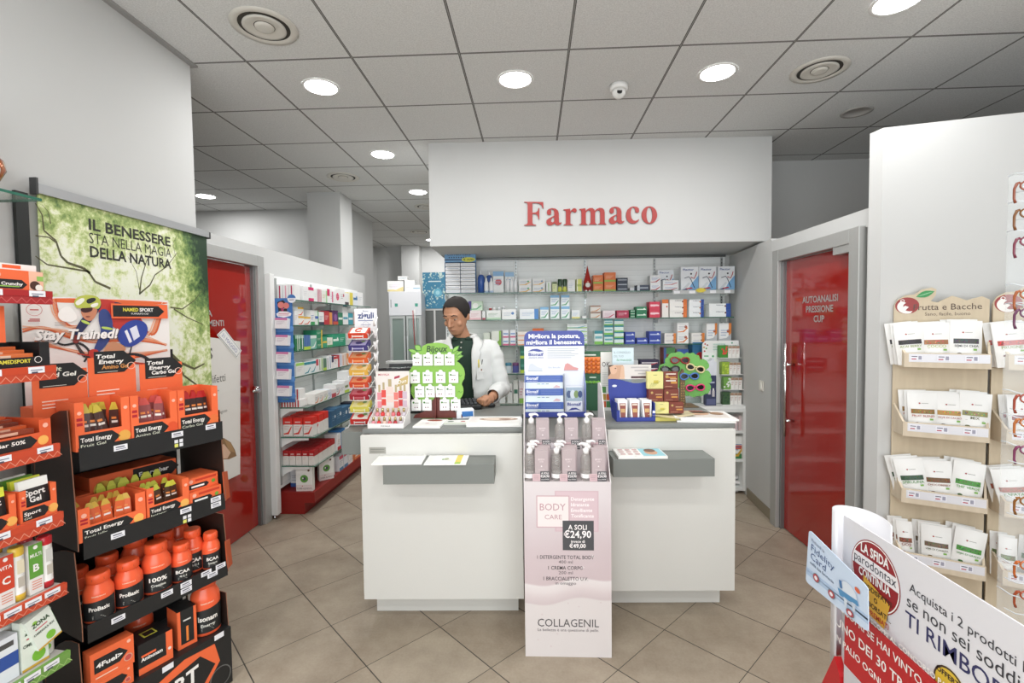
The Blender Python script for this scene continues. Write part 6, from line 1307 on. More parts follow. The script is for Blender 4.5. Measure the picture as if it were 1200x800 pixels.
for sh_, el, wr in ((SHR, ELR, WRR), (SHL, ELL, WRL)):
    m = MB(); sh_, el, wr = Vector(sh_), Vector(el), Vector(wr); s_ = 1 if sh_.x > 0 else -1
    path = [Vector((s_ * .12, -.03, 1.378)), sh_ + Vector((-.01 * s_, 0, .004))] + [sh_.lerp(el, t_) for t_ in (.2, .4, .6, .8)] + [el + Vector((.008 * s_, .012, -.006))] + [el.lerp(wr, t_) for t_ in (.2, .4, .6, .8, .92)]
    rad = [.060, .073, .074, .070, .067, .066, .066, .062, .058, .054, .050, .048]
    pp = []; rr = []
    for a in range(len(path) - 1):
        for q in range(5): pp.append(path[a].lerp(path[a + 1], q / 5)); rr.append(rad[a] + (rad[a + 1] - rad[a]) * q / 5)
    pp.append(path[-1]); rr.append(rad[-1])
    rr = [r_ * .93 * (1 + .018 * sin(i * 1.35) + .012 * sin(i * .8 + 1)) for i, r_ in enumerate(rr)]
    m.tube(pp, rr, CO, n=26)
    for i, v in enumerate(m.v): m.v[i] = v + Vector((sin(v.z * 60 + v.x * 40), sin(v.x * 75 + v.y * 50), sin(v.y * 66))) * .0028
    m.f = m.f[:-2]; m.m = m.m[:-2]; m.sm = m.sm[:-2]
    sl = m.build('coat_sleeve', person); so = sl.modifiers.new('thick', 'SOLIDIFY'); so.thickness = .004; so.offset = 0
for s_ in (-1, 1):
    m = MB(); rowz = [1.10 + (1.454 - 1.10) * i / 16 for i in range(17)]
    vs = []; q = 6
    for i, z in enumerate(rowz):
        c = interp(S, z); t_ = i / 16; wd_ = .02 + .22 * min(1, t_ * 1.35) if t_ < .74 else (.17 + .35 * (t_ - .74) / .26)
        for j in range(q + 1):
            a = c[5] - .02 + wd_ * j / q * (1.0 + .6 * t_); o_ = .012 + .004 * sin(pi * j / q)
            vs.append((s_ * (c[3] + o_) * sin(a) + c[0], c[1] - (c[4] + o_) * cos(a), z + .004))
    fs = [(i * (q + 1) + j, i * (q + 1) + j + 1, (i + 1) * (q + 1) + j + 1, (i + 1) * (q + 1) + j) for i in range(16) for j in range(q)]
    m.add(vs, fs, CO, True); lp = m.build('lapel', person); so = lp.modifiers.new('thick', 'SOLIDIFY'); so.thickness = .004; so.offset = 0
m = MB(); m.tube([(-.014 + .088 * sin(a), -.05 + .0 - .084 * cos(a), 1.454 + .014 * (1 - cos(a)) / 2) for a in [.75 + i * (2 * pi - 1.5) / 20 for i in range(21)]], [.008] + [.013] * 19 + [.008], CO, n=8); m.build('collar', person)
# breast pocket with pen and badge
m = MB(Matrix.Translation((.128, -.150, 1.17)) @ Matrix.Rotation(radians(38), 4, 'Z')); m.slab([(-.045, 0), (.045, 0), (.045, .11), (-.045, .10)], -.008, .0, CO); m.build('breast_pocket', person, bevel=.002)
m = MB(Matrix.Translation((.118, -.168, 1.27)) @ Matrix.Rotation(radians(36), 4, 'Z'))
m.tube([(-.01, 0, -.02), (-.012, -.002, .035)], .005, mat('d8c83a', .4), n=8); m.slab([(-.015, -.05), (.03, -.05), (.028, .0), (-.012, .0)], -.004, -.001, mat('e4e4e2', .4)); m.disc(.008, -.035, .006, mat('7a4a2a', .5), -.0045, 8); m.tube([(.012, 0, .0), (.018, -.002, .035)], .003, mat('4a4c52', .4), n=6)
m.build('pen_and_badge', person)
# ================================================================ forest banner on the left wall
OR = 'ea6a3c'; ORD_ = CARD(OR); BK_ = mat('1d1e1f', .45, 0, 'card'); WT = mat('eceae6', .5)
def forest(nt, N, L, b):
    g = N.new('ShaderNodeNewGeometry'); sp = N.new('ShaderNodeSeparateXYZ'); L.new(g.outputs['Position'], sp.inputs[0])
    n = N.new('ShaderNodeTexNoise'); n.inputs['Scale'].default_value = 24; n.inputs['Detail'].default_value = 8; n.inputs['Roughness'].default_value = .72; L.new(g.outputs['Position'], n.inputs['Vector'])
    n2 = N.new('ShaderNodeTexNoise'); n2.inputs['Scale'].default_value = 4; n2.inputs['Detail'].default_value = 4; L.new(g.outputs['Position'], n2.inputs['Vector'])
    dy = mth(nt, 'DIVIDE', mth(nt, 'SUBTRACT', sp.outputs[1], 2.18), .42); dz = mth(nt, 'DIVIDE', mth(nt, 'SUBTRACT', sp.outputs[2], 1.68), .36)
    d = mth(nt, 'SQRT', mth(nt, 'ADD', mth(nt, 'MULTIPLY', dy, dy), mth(nt, 'MULTIPLY', dz, dz)))
    f = mth(nt, 'ADD', mth(nt, 'ADD', mth(nt, 'MULTIPLY', d, .20), mth(nt, 'MULTIPLY', mth(nt, 'SUBTRACT', n.outputs[0], .5), 1.6)), mth(nt, 'ADD', .16, mth(nt, 'MULTIPLY', mth(nt, 'SUBTRACT', n2.outputs[0], .5), .9)))
    # darker evergreen boughs in the upper corner away from the door side
    ev = mth(nt, 'MULTIPLY', mth(nt, 'MAXIMUM', 0, mth(nt, 'SUBTRACT', sp.outputs[1], 2.42)), mth(nt, 'MAXIMUM', 0, mth(nt, 'SUBTRACT', sp.outputs[2], 1.45)))
    f = mth(nt, 'ADD', f, mth(nt, 'MULTIPLY', ev, 6.0))
    cr = N.new('ShaderNodeValToRGB'); e = cr.color_ramp.elements; e[0].position = .16; e[0].color = lin('f2f4e2'); e[1].position = 1.0; e[1].color = lin('1c3a22')
    for p, c in ((.30, 'e0e6b8'), (.42, 'bccb88'), (.56, '94aa62'), (.74, '5a7a44')):
        q = e.new(p); q.color = lin(c)
    L.new(f, cr.inputs[0]); L.new(cr.outputs[0], b.inputs['Base Color']); b.inputs['Roughness'].default_value = .4
t = thing('forest_banner', 'green forest banner reading il benessere sta nella magia della natura', 'banner', (-1.893, 0, 0))
BS = MB().box(-.001, .001, 1.765, 2.715, .92, 2.075, node_mat('forest_print', forest))
MB().box(-.012, .012, 1.755, 2.725, 2.068, 2.105, mat('b4b6b8', .35, .7)).build('top_rail', t)
for y in (1.752, 2.7255): MB().box(-.014, .014, y, y + .008, 2.062, 2.125 if y < 2 else 2.10, mat('3a3b3c', .4)).build('rail_cap', t)
m = BS
def PP(px, py): p = atx(px, py, -1.89); return (p.y, p.z)
txt = mat('2a2c24', .5)
m.M = Matrix.Translation((.0016, 0, 0)) @ Matrix.Rotation(pi / 2, 4, 'Z')
for (s_, a, b_, bd, tk_) in (('IL BENESSERE', (104.5, 268.5), (200, 285), .025, .060), ('STA NELLA MAGIA', (105, 284.5), (201, 299.5), -.004, .060), ('DELLA NATURA', (106, 300.5), (201, 312), .025, .060)):
    y0, z0_ = PP(*a); y1, z1_ = PP(*b_)
    q0, _ = PP(a[0], a[1]); vs, fs, w = text2d(s_, bd)
    H_ = .066; m.add([(y0 + x * (y1 - y0) / w, 0, z0_ + yv * H_) for x, yv in vs], fs, txt)
m.M = Matrix.Translation((.0013, 0, 0)) @ Matrix.Rotation(pi / 2, 4, 'Z'); bc = mat('5c5a3c', .6)
def branch(pts, r0, r1):
    P3 = [PP(*p) for p in pts]; n = len(P3)
    for i in range(n - 1):
        a, b_ = Vector(P3[i]), Vector(P3[i + 1]); d = (b_ - a).normalized(); q = Vector((-d.y, d.x)); ra = r0 + (r1 - r0) * i / (n - 1); rb = r0 + (r1 - r0) * (i + 1) / (n - 1)
        m.poly([tuple(a + q * ra), tuple(b_ + q * rb), tuple(b_ - q * rb), tuple(a - q * ra)], bc, 0)
for pts, a, b_ in (([(42, 238), (50, 252), (52, 270), (66, 282), (72, 300), (80, 308), (98, 314), (106, 320)], .003, .009), ([(42, 276), (58, 278), (66, 284)], .003, .004), ([(42, 300), (56, 310), (80, 314), (104, 318), (112, 330), (130, 338)], .003, .008), ([(60, 262), (57, 248), (50, 240)], .003, .001), ([(208, 296), (196, 312), (182, 322), (176, 334), (164, 344)], .002, .006), ([(164, 345), (166, 326), (172, 306), (180, 292)], .006, .002), ([(239, 338), (228, 352), (214, 362), (200, 360)], .002, .006), ([(238, 380), (220, 372), (204, 362)], .003, .006), ([(198, 412), (212, 425), (228, 432), (240, 426)], .013, .006), ([(204, 420), (216, 440), (238, 456)], .010, .006), ([(150, 300), (160, 318), (164, 340)], .001, .003), ([(206, 300), (203, 285), (210, 272)], .002, .001)): branch(pts, a * .7, b_ * .7)
m.build('banner_sheet', t)
# black post between banner and shelving
m = MB(); m.box(-1.908, -1.895, 1.69, 1.735, .5, 2.06, mat('202322', .4)); tag(m.build('black_upright'), 'black upright profile at the left edge of the forest banner', 'upright')
# ---- glass shelf with the ornament, top left corner
t = thing('glass_wall_shelf', 'clear glass wall shelf with green edge at upper left corner', 'shelf')
m = MB(); m.box(-1.908, -1.70, .95, 1.60, 1.992, 2.0, GLS); m.box(-1.70, -1.6985, .95, 1.60, 1.9915, 2.0005, mat('2f6a58', .15)); m.box(-1.908, -1.70, 1.60, 1.6015, 1.9915, 2.0005, mat('2f6a58', .15)); m.build('glass_plate', t)
MB(Matrix.Translation((-1.908, 1.50, 1.991))).slab([(0, 0), (.16, -.004), (.15, -.03), (.08, -.03), (.02, -.07), (0, -.08)], -.008, .008, mat('a9abac', .35, .6)).build('shelf_bracket', t)
def orn(nt, N, L, b):
    tc = N.new('ShaderNodeTexCoord'); v = N.new('ShaderNodeTexVoronoi'); v.inputs['Scale'].default_value = 38; L.new(tc.outputs['Object'], v.inputs['Vector'])
    cr = N.new('ShaderNodeValToRGB'); e = cr.color_ramp.elements; cr.color_ramp.interpolation = 'CONSTANT'; e[0].position = 0; e[0].color = lin('c9b48a'); e[1].position = .9; e[1].color = lin('3c4a34')
    for p, c in ((.25, '9a3f24'), (.45, 'd8d2c4'), (.6, '5f6a4a'), (.75, 'b0602f')): q = e.new(p); q.color = lin(c)
    L.new(v.outputs['Color'], cr.inputs[0]); L.new(cr.outputs[0], b.inputs['Base Color']); b.inputs['Roughness'].default_value = .08; b.inputs['Metallic'].default_value = .35
M_ORN = node_mat('painted_glaze', orn)
t = thing('ornate_jar', 'tall glazed ornamental jar with stacked globes on the glass shelf', 'jar', (-1.80, 1.46, 2.001))
m = MB(); m.lathe([(.055, 0), (.06, .008), (.045, .016)], mat('c9c6bf', .2, .4), n=28); m.build('foot', t)
m = MB(); m.lathe([(.045, .0165), (.075, .035), (.092, .07), (.088, .10), (.06, .125), (.035, .135)], M_ORN, n=32); m.build('lower_globe', t)
m = MB(); m.lathe([(.032, .1355), (.030, .155), (.034, .17)], mat('cfcac0', .2, .3), n=24); m.build('neck', t)
m = MB(); m.lathe([(.034, .1705), (.066, .185), (.078, .21), (.068, .235), (.04, .252), (.022, .258)], M_ORN, n=32); m.build('upper_globe', t)
m = MB(); m.lathe([(.02, .2585), (.018, .268), (.034, .276), (.030, .29), (.008, .302)], mat('8a6f6a', .2, .5), n=24); m.build('lid', t)

# ================================================================ orange-edged gondola shelves at far left
GA = math.atan2(.991, .133)
gp = (-1.478, 1.40)
t = thing('shelving_gondola', 'shelving with orange zigzag edges cut by the left border', 'shelving', (gp[0], gp[1], 0), GA)
LX0 = -.62
MB().box(LX0, 0, .36, .375, 0, 1.80, mat('d4d2cd', .5)).build('back_panel', t)
STR = mat('c2472a', .45, 0, 'card'); STR2 = mat('d98a72', .5)
GS = [(1.659, 1.623, 'a52a2c'), (1.434, 1.395, 'c2472a'), (1.192, 1.155, 'c2472a'), (.978, .938, 'c2472a'), (.752, .718, 'c2472a'), (.535, .50, '6f9a4a'), (.28, .24, 'c2472a')]
for i, (zt, zb_, c) in enumerate(GS):
    MB().box(LX0, 0, .001, .36, zt - .016, zt - .001, mat('b9b7b2', .45)).build('shelf_board', t)
    m = MB(); m.box(LX0, .0, -.012, .0, zb_, zt + .004, mat(c, .45, 0, 'card')); h = zt + .004 - zb_; c2 = mat({'a52a2c': 'c25a58', 'c2472a': 'd98a72', '6f9a4a': 'a4c47a'}[c], .5)
    for k in range(26):
        x = LX0 + k * .024
        for s_ in (0, 1):
            a, b_ = (x, zb_ + h * .12), (x + .012, zb_ + h * .46)
            if s_: a, b_ = (x + .012, zb_ + h * .46), (x + .024, zb_ + h * .12)
            m.poly([(a[0], a[1]), (b_[0], b_[1]), (b_[0], b_[1] - h * .08), (a[0], a[1] - h * .08)], c2, -.0126)
    m.box(LX0, .0, -.0135, -.012, zb_ + h * .55, zt + .004, mat(c, .3))
    for k in range(5 if i > 3 else 3):
        x = -.042 - k * (.105 if i <= 3 else .05) - .012 * (i % 2)
        m.rect(x - .02, x + .022, zb_ + h * .55, zt + .003, mat('e6e6ea', .5), -.0142); m.rect(x - .014, x + .016, zt - .008, zt - .005, mat('7a7a8a', .5), -.0146); m.rect(x - .012, x + .004, zt - .016, zt - .011, mat('4a4a5a', .5), -.0146)
    m.build('price_edge', t)
for x in (LX0, -.004): MB().box(x, x + .003, .0, .36, 0, .16, mat('b9b7b2', .5)).build('end_plate', t)
def G(x, y, z): return rot_off((gp[0], gp[1], z), GA, x, y, 0)
GG = 'products on the orange-edged shelves'
def arrow(m, x0, x1, z0, z1, y, c=None):
    h = (z1 - z0); m.poly([(x0, z0), (x1 - h * .5, z0), (x1, (z0 + z1) / 2), (x1 - h * .5, z1), (x0, z1)], c or BK_, y)
def open_box(name, w, d, h, hf, c, pos, rz, label, cat='carton', group=None, text_=None, sub=None, tc='ece8e2', art='eab05a', hdr=0):
    """shop carton with an open front window; optional header card behind"""
    C_ = CARD(c); th = .0025
    m = MB(); m.box(0, w, 0, d, 0, th, C_); m.box(0, w, d - th, d, th, h, C_); m.box(0, th, th, d, th, h, C_); m.box(w - th, w, th, d, th, h, C_)
    m.box(0, w, 0, th, th, hf, C_); pw = w * .16; m.box(0, pw, 0, th, hf, h, C_); m.box(w - pw, w, 0, th, hf, h, C_)
    y = -.0008
    if text_:
        arrow(m, w * .05, w * .80, hf * .10, hf * .88, y); m.text(text_, w * .08, hf * .46, hf * .34, mat(tc, .5), y - .0006, al='L', bold=.02, fit=w * .56)
        if sub: m.text(sub, w * .08, hf * .18, hf * .24, mat('d9dcc8', .5), y - .0006, al='L', fit=w * .5)
        m.disc(w * .88, hf * .45, hf * .32, mat(art, .5), y, 12)
    for s_ in (.08, .92): m.disc(w * s_, h * .78, w * .04, mat('f0b09a', .5), y, 10)
    for k in range(2): m.slab([(w * .03, h * (.52 + .1 * k)), (w * .13, h * (.52 + .1 * k)), (w * .13, h * (.58 + .1 * k)), (w * .03, h * (.58 + .1 * k))], y, 0, mat('a8202c', .5))
    return tag(m.build(name, loc=pos, rz=rz), label, cat, group)
def header_card(t, w, x0, y, z0, z1, lines_, art='eab05a', c=OR, art2=None):
    m = MB(); m.box(x0, x0 + w, y, y + .003, z0, z1 - .012, CARD(c)); h = z1 - z0
    # black arrow label
    arrow(m, x0 + w * .12, x0 + w * 1.02, z1 - .072, z1 + .010, y - .0010)
    for i, (s_, c_) in enumerate(lines_): m.text(s_, x0 + w * .16 + (.008 * i), z1 - .016 - .020 * i, .021, mat(c_, .5), y - .0016, al='L', bold=.03, shear=.1, fit=w * .58)
    m.rect(x0 + w * .18, x0 + w * .6, z1 - .068, z1 - .066, mat('c9c9c0', .5), y - .0016)
    m.disc(x0 + w * .72, z0 + h * .30, .026, mat(art, .5), y - .0012, 16); m.disc(x0 + w * .72, z0 + h * .30, .014, mat(art2 or 'a86a3a', .5), y - .0016, 12); m.disc(x0 + w * .45, z0 + h * .18, .018, mat('e8c86a', .5), y - .0012, 12)
    for i in range(3): m.rect(x0 + w * .15, x0 + w * (.62 - .1 * i), z0 + h * (.46 - .05 * i), z0 + h * (.475 - .05 * i), mat('f2d8c8', .5), y - .0012)
    m.ring(x0 + w * .9, z1 - .05, .014, .002, mat('f0c8b8', .5), y - .002, 12)
    m.build('header_card', t)
def sachet(c_top, c_body, txt_c=None):
    m = MB(); m.add([(-.016, -.004, 0), (.016, -.004, 0), (.014, -.002, .085), (-.014, -.002, .085), (-.016, .004, 0), (.016, .004, 0), (.014, .002, .085), (-.014, .002, .085), (-.006, -.0008, .105), (.006, -.0008, .105), (.006, .0008, .105), (-.006, .0008, .105)],
       [(0, 1, 2, 3), (5, 4, 7, 6), (4, 0, 3, 7), (1, 5, 6, 2)], mat(c_body, .3))
    o = len(m.v) - 12
    for f in ((3, 2, 9, 8), (6, 7, 11, 10), (7, 3, 8, 11), (2, 6, 10, 9), (8, 9, 10, 11)): m.f.append(tuple(o + i for i in f)); m.m.append(m.mi(mat(c_top, .3))); m.sm.append(False)
    m.poly([(-.014, .01), (.014, .01), (.014, .026), (-.014, .034)], mat('c9c4b8', .4), -.0045); m.poly([(-.010, .05), (.010, .05), (.010, .056), (-.010, .056)], mat('e4e0d8', .4), -.0040); m.poly([(-.010, .060), (.006, .060), (.006, .066), (-.010, .066)], mat('e08a4a', .4), -.0038)
    return m
def sachets(T0, rz, w, d, z, n, ctop, cbody, lab, grp, h=1.0, rows=2, name='gel_sachet'):
    me = sachet(ctop, cbody).mesh('sachet'); RNG.seed(n * 7 + len(lab))
    for r_ in range(rows):
        for i in range(n):
            o = bpy.data.objects.new(name, me); COL.objects.link(o)
            x = w * (.16 + .68 * (i + .5) / n); y = d * (.25 + .42 * r_)
            o.location = rot_off((T0[0], T0[1], T0[2] + z), rz, x, y, 0); o.rotation_euler = (RNG.uniform(-.02, .02) - .12, RNG.uniform(-.16, .16), rz + RNG.uniform(-.3, .3)); o.scale = (1, 1, h)
            tag(o, '%s, %s row, %s from left' % (lab, ('front', 'back')[r_], ORD[i]), 'sachet', grp)

# --- things on the gondola shelves
def crunchy(x, z, w, h, d, lb, c=OR, txt_='Crunchy', tone='e8b49a'):
    m = MB(); m.box(0, w, 0, d, 0, h, CARD(c)); arrow(m, w * .08, w * .66, h * .12, h * .55, -.0008); m.text(txt_, w * .36, h * .28, h * .2, WT, -.0014, bold=.03, fit=w * .42); m.rect(w * .1, w * .5, h * .2, h * .25, mat('8fbf5a', .5), -.0014)
    m.disc(w * .82, h * .32, h * .22, mat('4a2c20', .5), -.0008, 14); m.disc(w * .90, h * .22, h * .16, mat('ece6dc', .5), -.0012, 12); m.rect(w * .86, w, h * .55, h * .78, mat('8fb85a', .5), -.001); m.rect(w * .7, w, 0, h, mat(tone, .5), -.0004); m.disc(w * .1, h * .75, h * .12, mat('f0a890', .5), -.0008, 10)
    o = m.build('snack_bar_box', loc=G(x, .02, z), rz=GA); return tag(o, lb, 'carton', GG)
z = GS[0][0] + .0008
crunchy(-.125, z, .125, .062, .12, 'orange crunchy bar box with coconut half on top left shelf')
m = MB(); m.box(0, .09, 0, .035, 0, .018, mat('e8e4e0', .4)); m.rect(.005, .05, .004, .014, mat('e2602f', .5), -.0005)
tag(m.build('snack_bar', loc=G(-.10, .03, z + .0628), rz=GA), 'wrapped white and orange bar lying on the crunchy bar box', 'snack bar')
crunchy(-.30, z, .16, .060, .12, 'orange bar box at left border on top shelf', txt_='Crunchy')
m = MB(); m.box(0, .14, 0, .05, 0, .14, mat('e8e6e2', .5)); m.rect(.07, .14, .02, .07, mat('e2602f', .5), -.0006); m.rect(.09, .14, .09, .115, mat('7fb05a', .5), -.0006); m.disc(.1, .05, .02, mat('3a2a22', .5), -.001, 12); m.disc(.12, .03, .014, mat('e8e4dc', .5), -.0014, 10)
tag(m.build('snack_bar_box', loc=G(-.262, .055, z + .0608), rz=GA), 'upright white orange and green bar box at upper left border', 'carton', GG)
z = GS[1][0] + .0008
for i, (x, lb) in enumerate(((-.175, 'black bar carton with curved window on second left shelf'), (-.36, 'black bar carton at the left border on second shelf'))):
    w, d, h = .175, .15, .075; th = .0025; C_ = BK_
    m = MB(); m.box(0, w, 0, d, 0, th, C_); m.box(0, w, d - th, d, th, h, C_); m.box(0, th, 0, d, th, h, C_); m.box(w - th, w, 0, d, th, h, C_); m.box(th, w - th, 0, th, th, h * .42, C_); m.box(0, w * .12, -.0004, th, th, h, C_); m.box(w * .85, w, -.0004, th, th, h, C_)
    m.text('NAMEDSPORT', w * .46, h * .20, .015, mat('d8d04a', .5), -.0012, bold=.03, fit=w * .5); m.ring(w * .82, h * .3, .010, .0015, WT, -.0012, 12)
    tag(m.build('bar_display_box', loc=G(x, .01, z), rz=GA), lb, 'carton', GG)
    for k in range(3):
        m = MB(); m.box(-.055, .055, -.012, .012, 0, .016, mat('e0743f', .4)); m.rect(-.05, .0, .004, .012, mat('f0c8b0', .5), -.0125); o = m.build('snack_bar', loc=G(x + .085, .035 + k * .03, z + .016 + .010 * (k + 1)), rz=GA + .05 * k); tag(o, 'orange wrapped bar in %s, %s from front' % (lb.replace('second ', '2nd ').split(' on ')[0].replace(' with curved window', ''), ORD[k]), 'snack bar', GG)
m = MB(); m.box(0, .15, 0, .07, 0, .105, ORD_); arrow(m, -.0, .075, .03, .075, -.001); m.text('nbar', .03, .045, .02, WT, -.0016, bold=.03); m.disc(.105, .03, .018, mat('e0b86a', .5), -.001, 12); m.disc(.115, .09, .012, mat('8fc4d8', .5), -.001, 14); m.rect(.02, .12, .008, .012, mat('f2d0c0', .5), -.001)
tag(m.build('snack_bar_box', loc=G(-.245, .03, z + .0765), rz=GA), 'orange bar box ending nbar standing on black cartons at left', 'carton', GG)
z = GS[2][0] + .0008
t = open_box('bar_display_box', .185, .17, .082, .045, 'd85a30', G(-.195, .005, z), GA, 'orange open carton of dark bars on the third left shelf', group=GG, text_='StarBar 50%')
me = None
for k in range(5):
    m = MB(); m.box(-.06, .06, -.010, .010, 0, .014, mat(('8a3a24', 'c85a30', '6a3226')[k % 3], .35)); m.rect(-.04, .02, .003, .011, mat('d8a890', .5), -.0105)
    o = m.build('snack_bar', loc=G(-.105, .03 + k * .027, z + .045 + .008 * k), rz=GA + .04 * (k % 3 - 1)); tag(o, 'dark wrapped bar in the orange carton, third left shelf, %s from front' % ORD[k], 'snack bar', GG)
z = GS[3][0] + .0008
for i, x in enumerate((-.095, -.205)):
    t = open_box('gel_display_box', .095 if i == 0 else .10, .14, .095, .042, OR, G(x, .01, z), GA, '%s orange open carton of sport gels on the fourth left shelf' % ('right', 'left')[i], group=GG, text_='Sport', sub='Gel')
    for k in range(4):
        m = MB(); c = ('e9ebe6', 'd8e04a', '5f9a3a')[(k + i) % 3]
        m.box(-.038, .038, -.006, .006, 0, .088, mat('2a2a2a' if k == 0 else 'dfe0dc', .35)); m.box(-.038, .038, -.0065, .0065, .088, .115, mat(c, .35))
        if k == 0: m.text('Sport', 0, .066, .024, WT, -.008, bold=.03, fit=.055); m.text('Gel', 0, .046, .022, WT, -.008, bold=.03)
        o = m.build('gel_sachet', loc=G(x + .048, .026 + k * .028, z + .004), rz=GA); o.rotation_euler = (-.1, 0, GA); tag(o, 'sport gel sachet in the %s fourth-shelf carton, %s from front' % (('right', 'left')[i], ORD[k]), 'sachet', GG)
z = GS[4][0] + .0008
def vbox(x, w, h, c, top, lb, t1, t2):
    m = MB(); m.box(0, w, 0, w, 0, h, CARD('e6e4e0')); m.rect(0, w, h * .32, h, mat(c, .5), -.0006); m.text(t1, w / 2, h * .74, h * .10, WT, -.001, bold=.02, fit=w * .8); m.text(t2, w / 2, h * .45, h * .2, WT, -.001, bold=.03); m.disc(w / 2, h * .93, h * .04, mat('eceae6', .5), -.001, 10)
    for k in range(4): m.rect(w * .15, w * .85, h * (.24 - .05 * k), h * (.26 - .05 * k), mat('d8907a', .5), -.001)
    o = m.build('vitamin_carton', loc=G(x, .02, z), rz=GA); return tag(o, lb, 'carton', GG)
vbox(-.075, .036, .150, '5f9a3a', '', 'green Multi B vitamin carton on the fifth left shelf', 'MULTI', 'B')
vbox(-.150, .038, .148, 'c9432a', '', 'red Vita C carton on the fifth left shelf', 'VITA', 'C')
for (x, y, c1, c2, lb) in ((-.022, .035, 'b8202a', 'c9c9c4', 'vitamin tube with dark red cap at right end of fifth shelf'), (-.096, .035, 'd8b43a', 'dcd4b8', 'vitamin tube with yellow cap between two vitamin cartons'), (-.045, .075, 'b8202a', 'd8d4d0', 'vitamin tube with red cap behind the green carton'), (-.115, .085, 'd8b43a', 'dcd4b8', 'yellow capped tube behind the red Vita C carton')):
    m = MB(); m.lathe([(.017, 0), (.017, .018), (.0165, .019), (.0165, .132), (.0175, .134), (.0175, .155), (.015, .158)], None, n=18, mats=[mat(c1, .3), mat(c1, .3), mat('e2e2de', .35), mat(c1, .3), mat(c1, .3), mat(c1, .3)])
    m.M = Matrix.Translation((0, -.0168, 0)); m.rect(-.009, .009, .08, .12, mat(c2, .4)); m.rect(-.008, .008, .04, .07, mat('b9b4a8', .4)); o = m.build('vitamin_tube', loc=G(x, y, z), rz=GA); tag(o, lb, 'tube', GG)
z = GS[5][0] + .0008
def zona(x, y, w, h, rot, lb, dy=0):
    m = MB(); m.box(0, w, 0, .03, 0, h, CARD('dfe6dc')); m.text('ZONA', w / 2, h * .70, h * .17, mat('2a4a2a', .5), -.001, bold=.03, fit=w * .72); m.disc(w * .3, h * .82, h * .06, mat('8fc04a', .5), -.0006, 10); m.rect(w * .2, w * .7, h * .60, h * .63, mat('c04a5a', .5), -.001)
    m.text('OMEGA3 RX', w / 2, h * .46, h * .09, mat('3a4a3a', .5), -.001, bold=.02, fit=w * .86); m.disc(w * .62, h * .20, h * .12, mat('7ab83a', .5), -.001, 14); m.rect(0, w, 0, h * .05, mat('c9a03a', .5), -.001); m.box(w, w + .0006, 0, .03, 0, h, mat('4a8a3a', .5))
    o = m.build('omega_carton', loc=G(x, y, z), rz=GA); o.rotation_euler = (0, rot, GA); return tag(o, lb, 'carton', GG)
zona(-.105, .02, .070, .150, 0, 'upright white and green omega 3 carton on the sixth left shelf')
for (x, y, lb) in ((-.030, .065, 'omega 3 tub behind the leaning carton, sixth left shelf'), (-.10, .10, 'omega 3 tub behind the upright carton, sixth left shelf')):
    m = MB(); m.lathe([(.032, 0), (.034, .004), (.034, .10), (.030, .108), (.031, .112), (.031, .135), (.028, .138)], mat('e2e4de', .35), n=22); m.M = Matrix.Translation((0, -.0345, 0)); m.text('ZONA', 0, .07, .022, mat('2a4a2a', .5), 0, bold=.03); m.text('OMEGA3', 0, .05, .012, mat('3a4a3a', .5), 0, bold=.02); m.disc(0, .028, .010, mat('7ab83a', .5), 0, 12)
    tag(m.build('supplement_tub', loc=G(x, y, z), rz=GA), lb, 'tub', GG)
o = zona(-.062, .005, .066, .108, -.30, 'white omega 3 carton leaning tilted on the sixth left shelf'); o.location = G(-.070, -.012 + .018, z + .045); 
m = MB(); m.box(0, .06, 0, .05, 0, .13, CARD('dfe4ea')); m.rect(0, .06, .04, .08, mat('2f4f9a', .5), -.0006); m.rect(.01, .05, .1, .115, mat('4a4a4a', .5), -.0006)
tag(m.build('omega_carton', loc=G(-.172, .02, z), rz=GA), 'white and blue carton at left border of the sixth shelf', 'carton', GG)
z = GS[6][0] + .0008
for i in range(3):
    m = MB(); m.box(0, .07, 0, .05, 0, .11, CARD('8fb85a')); m.text('ZONA', .035, .07, .02, WT, -.001, bold=.03)
    tag(m.build('green_carton', loc=G(-.08 - i * .075, .02, z), rz=GA), 'light green carton on the lowest visible left shelf, %s from right' % ORD[i], 'carton', GG)

# ================================================================ black sports-nutrition floor display
DA = radians(66.4); DO = (-1.525, 1.515)
DW = .478
def D(x, y, z): return rot_off((DO[0], DO[1], z), DA, x, y, 0)
def dl_(px, py, off):
    p = atl(px, py, (DO[0] - sin(DA) * off, DO[1] + cos(DA) * off), DA); dx, dy = p.x - DO[0], p.y - DO[1]
    return (dx * cos(DA) + dy * sin(DA), p.z)
t = thing('floor_display', 'black cardboard floor display of orange sports nutrition with cyclist board', 'display', (DO[0], DO[1], 0), DA)
MB().box(0, DW, .320, .326, 0, 1.45, BK_).build('back_panel', t)
TR = [(1.068, 1.146), (.765, .836), (.475, .538)]
for zb_, zt in TR:
    m = MB(); m.box(.002, DW + .012, 0, .004, zb_, zt, BK_); m.box(.002, DW + .012, .0045, .3195, zt - .016, zt - .012, BK_)
    m.build('tray_front', t)
def tags(_, x, z, n=1, sq=0):
    for i in range(n):
        m = MB(); m.rect(x - .021, x + .021, z - .010 - i * .024, z + .010 - i * .024, mat('e4e4e8', .5), -.0006); m.rect(x - .015, x + .012, z + .001 - i * .024, z + .005 - i * .024, mat('4a4a5a', .5), -.001); m.rect(x - .015, x + .016, z - .006 - i * .024, z - .003 - i * .024, mat('8a8a9a', .5), -.001); m.build('price_tag', t)
    if sq:
        for i in range(2):
            for j in range(2): MB().rect(x - .012 + i * .018, x + .001 + i * .018, z - .034 - j * .016 , z - .021 - j * .016, mat('d8d86a' if (i, j) == (0, 1) else 'dcdce0', .5), -.0008).build('colour_tag', t)
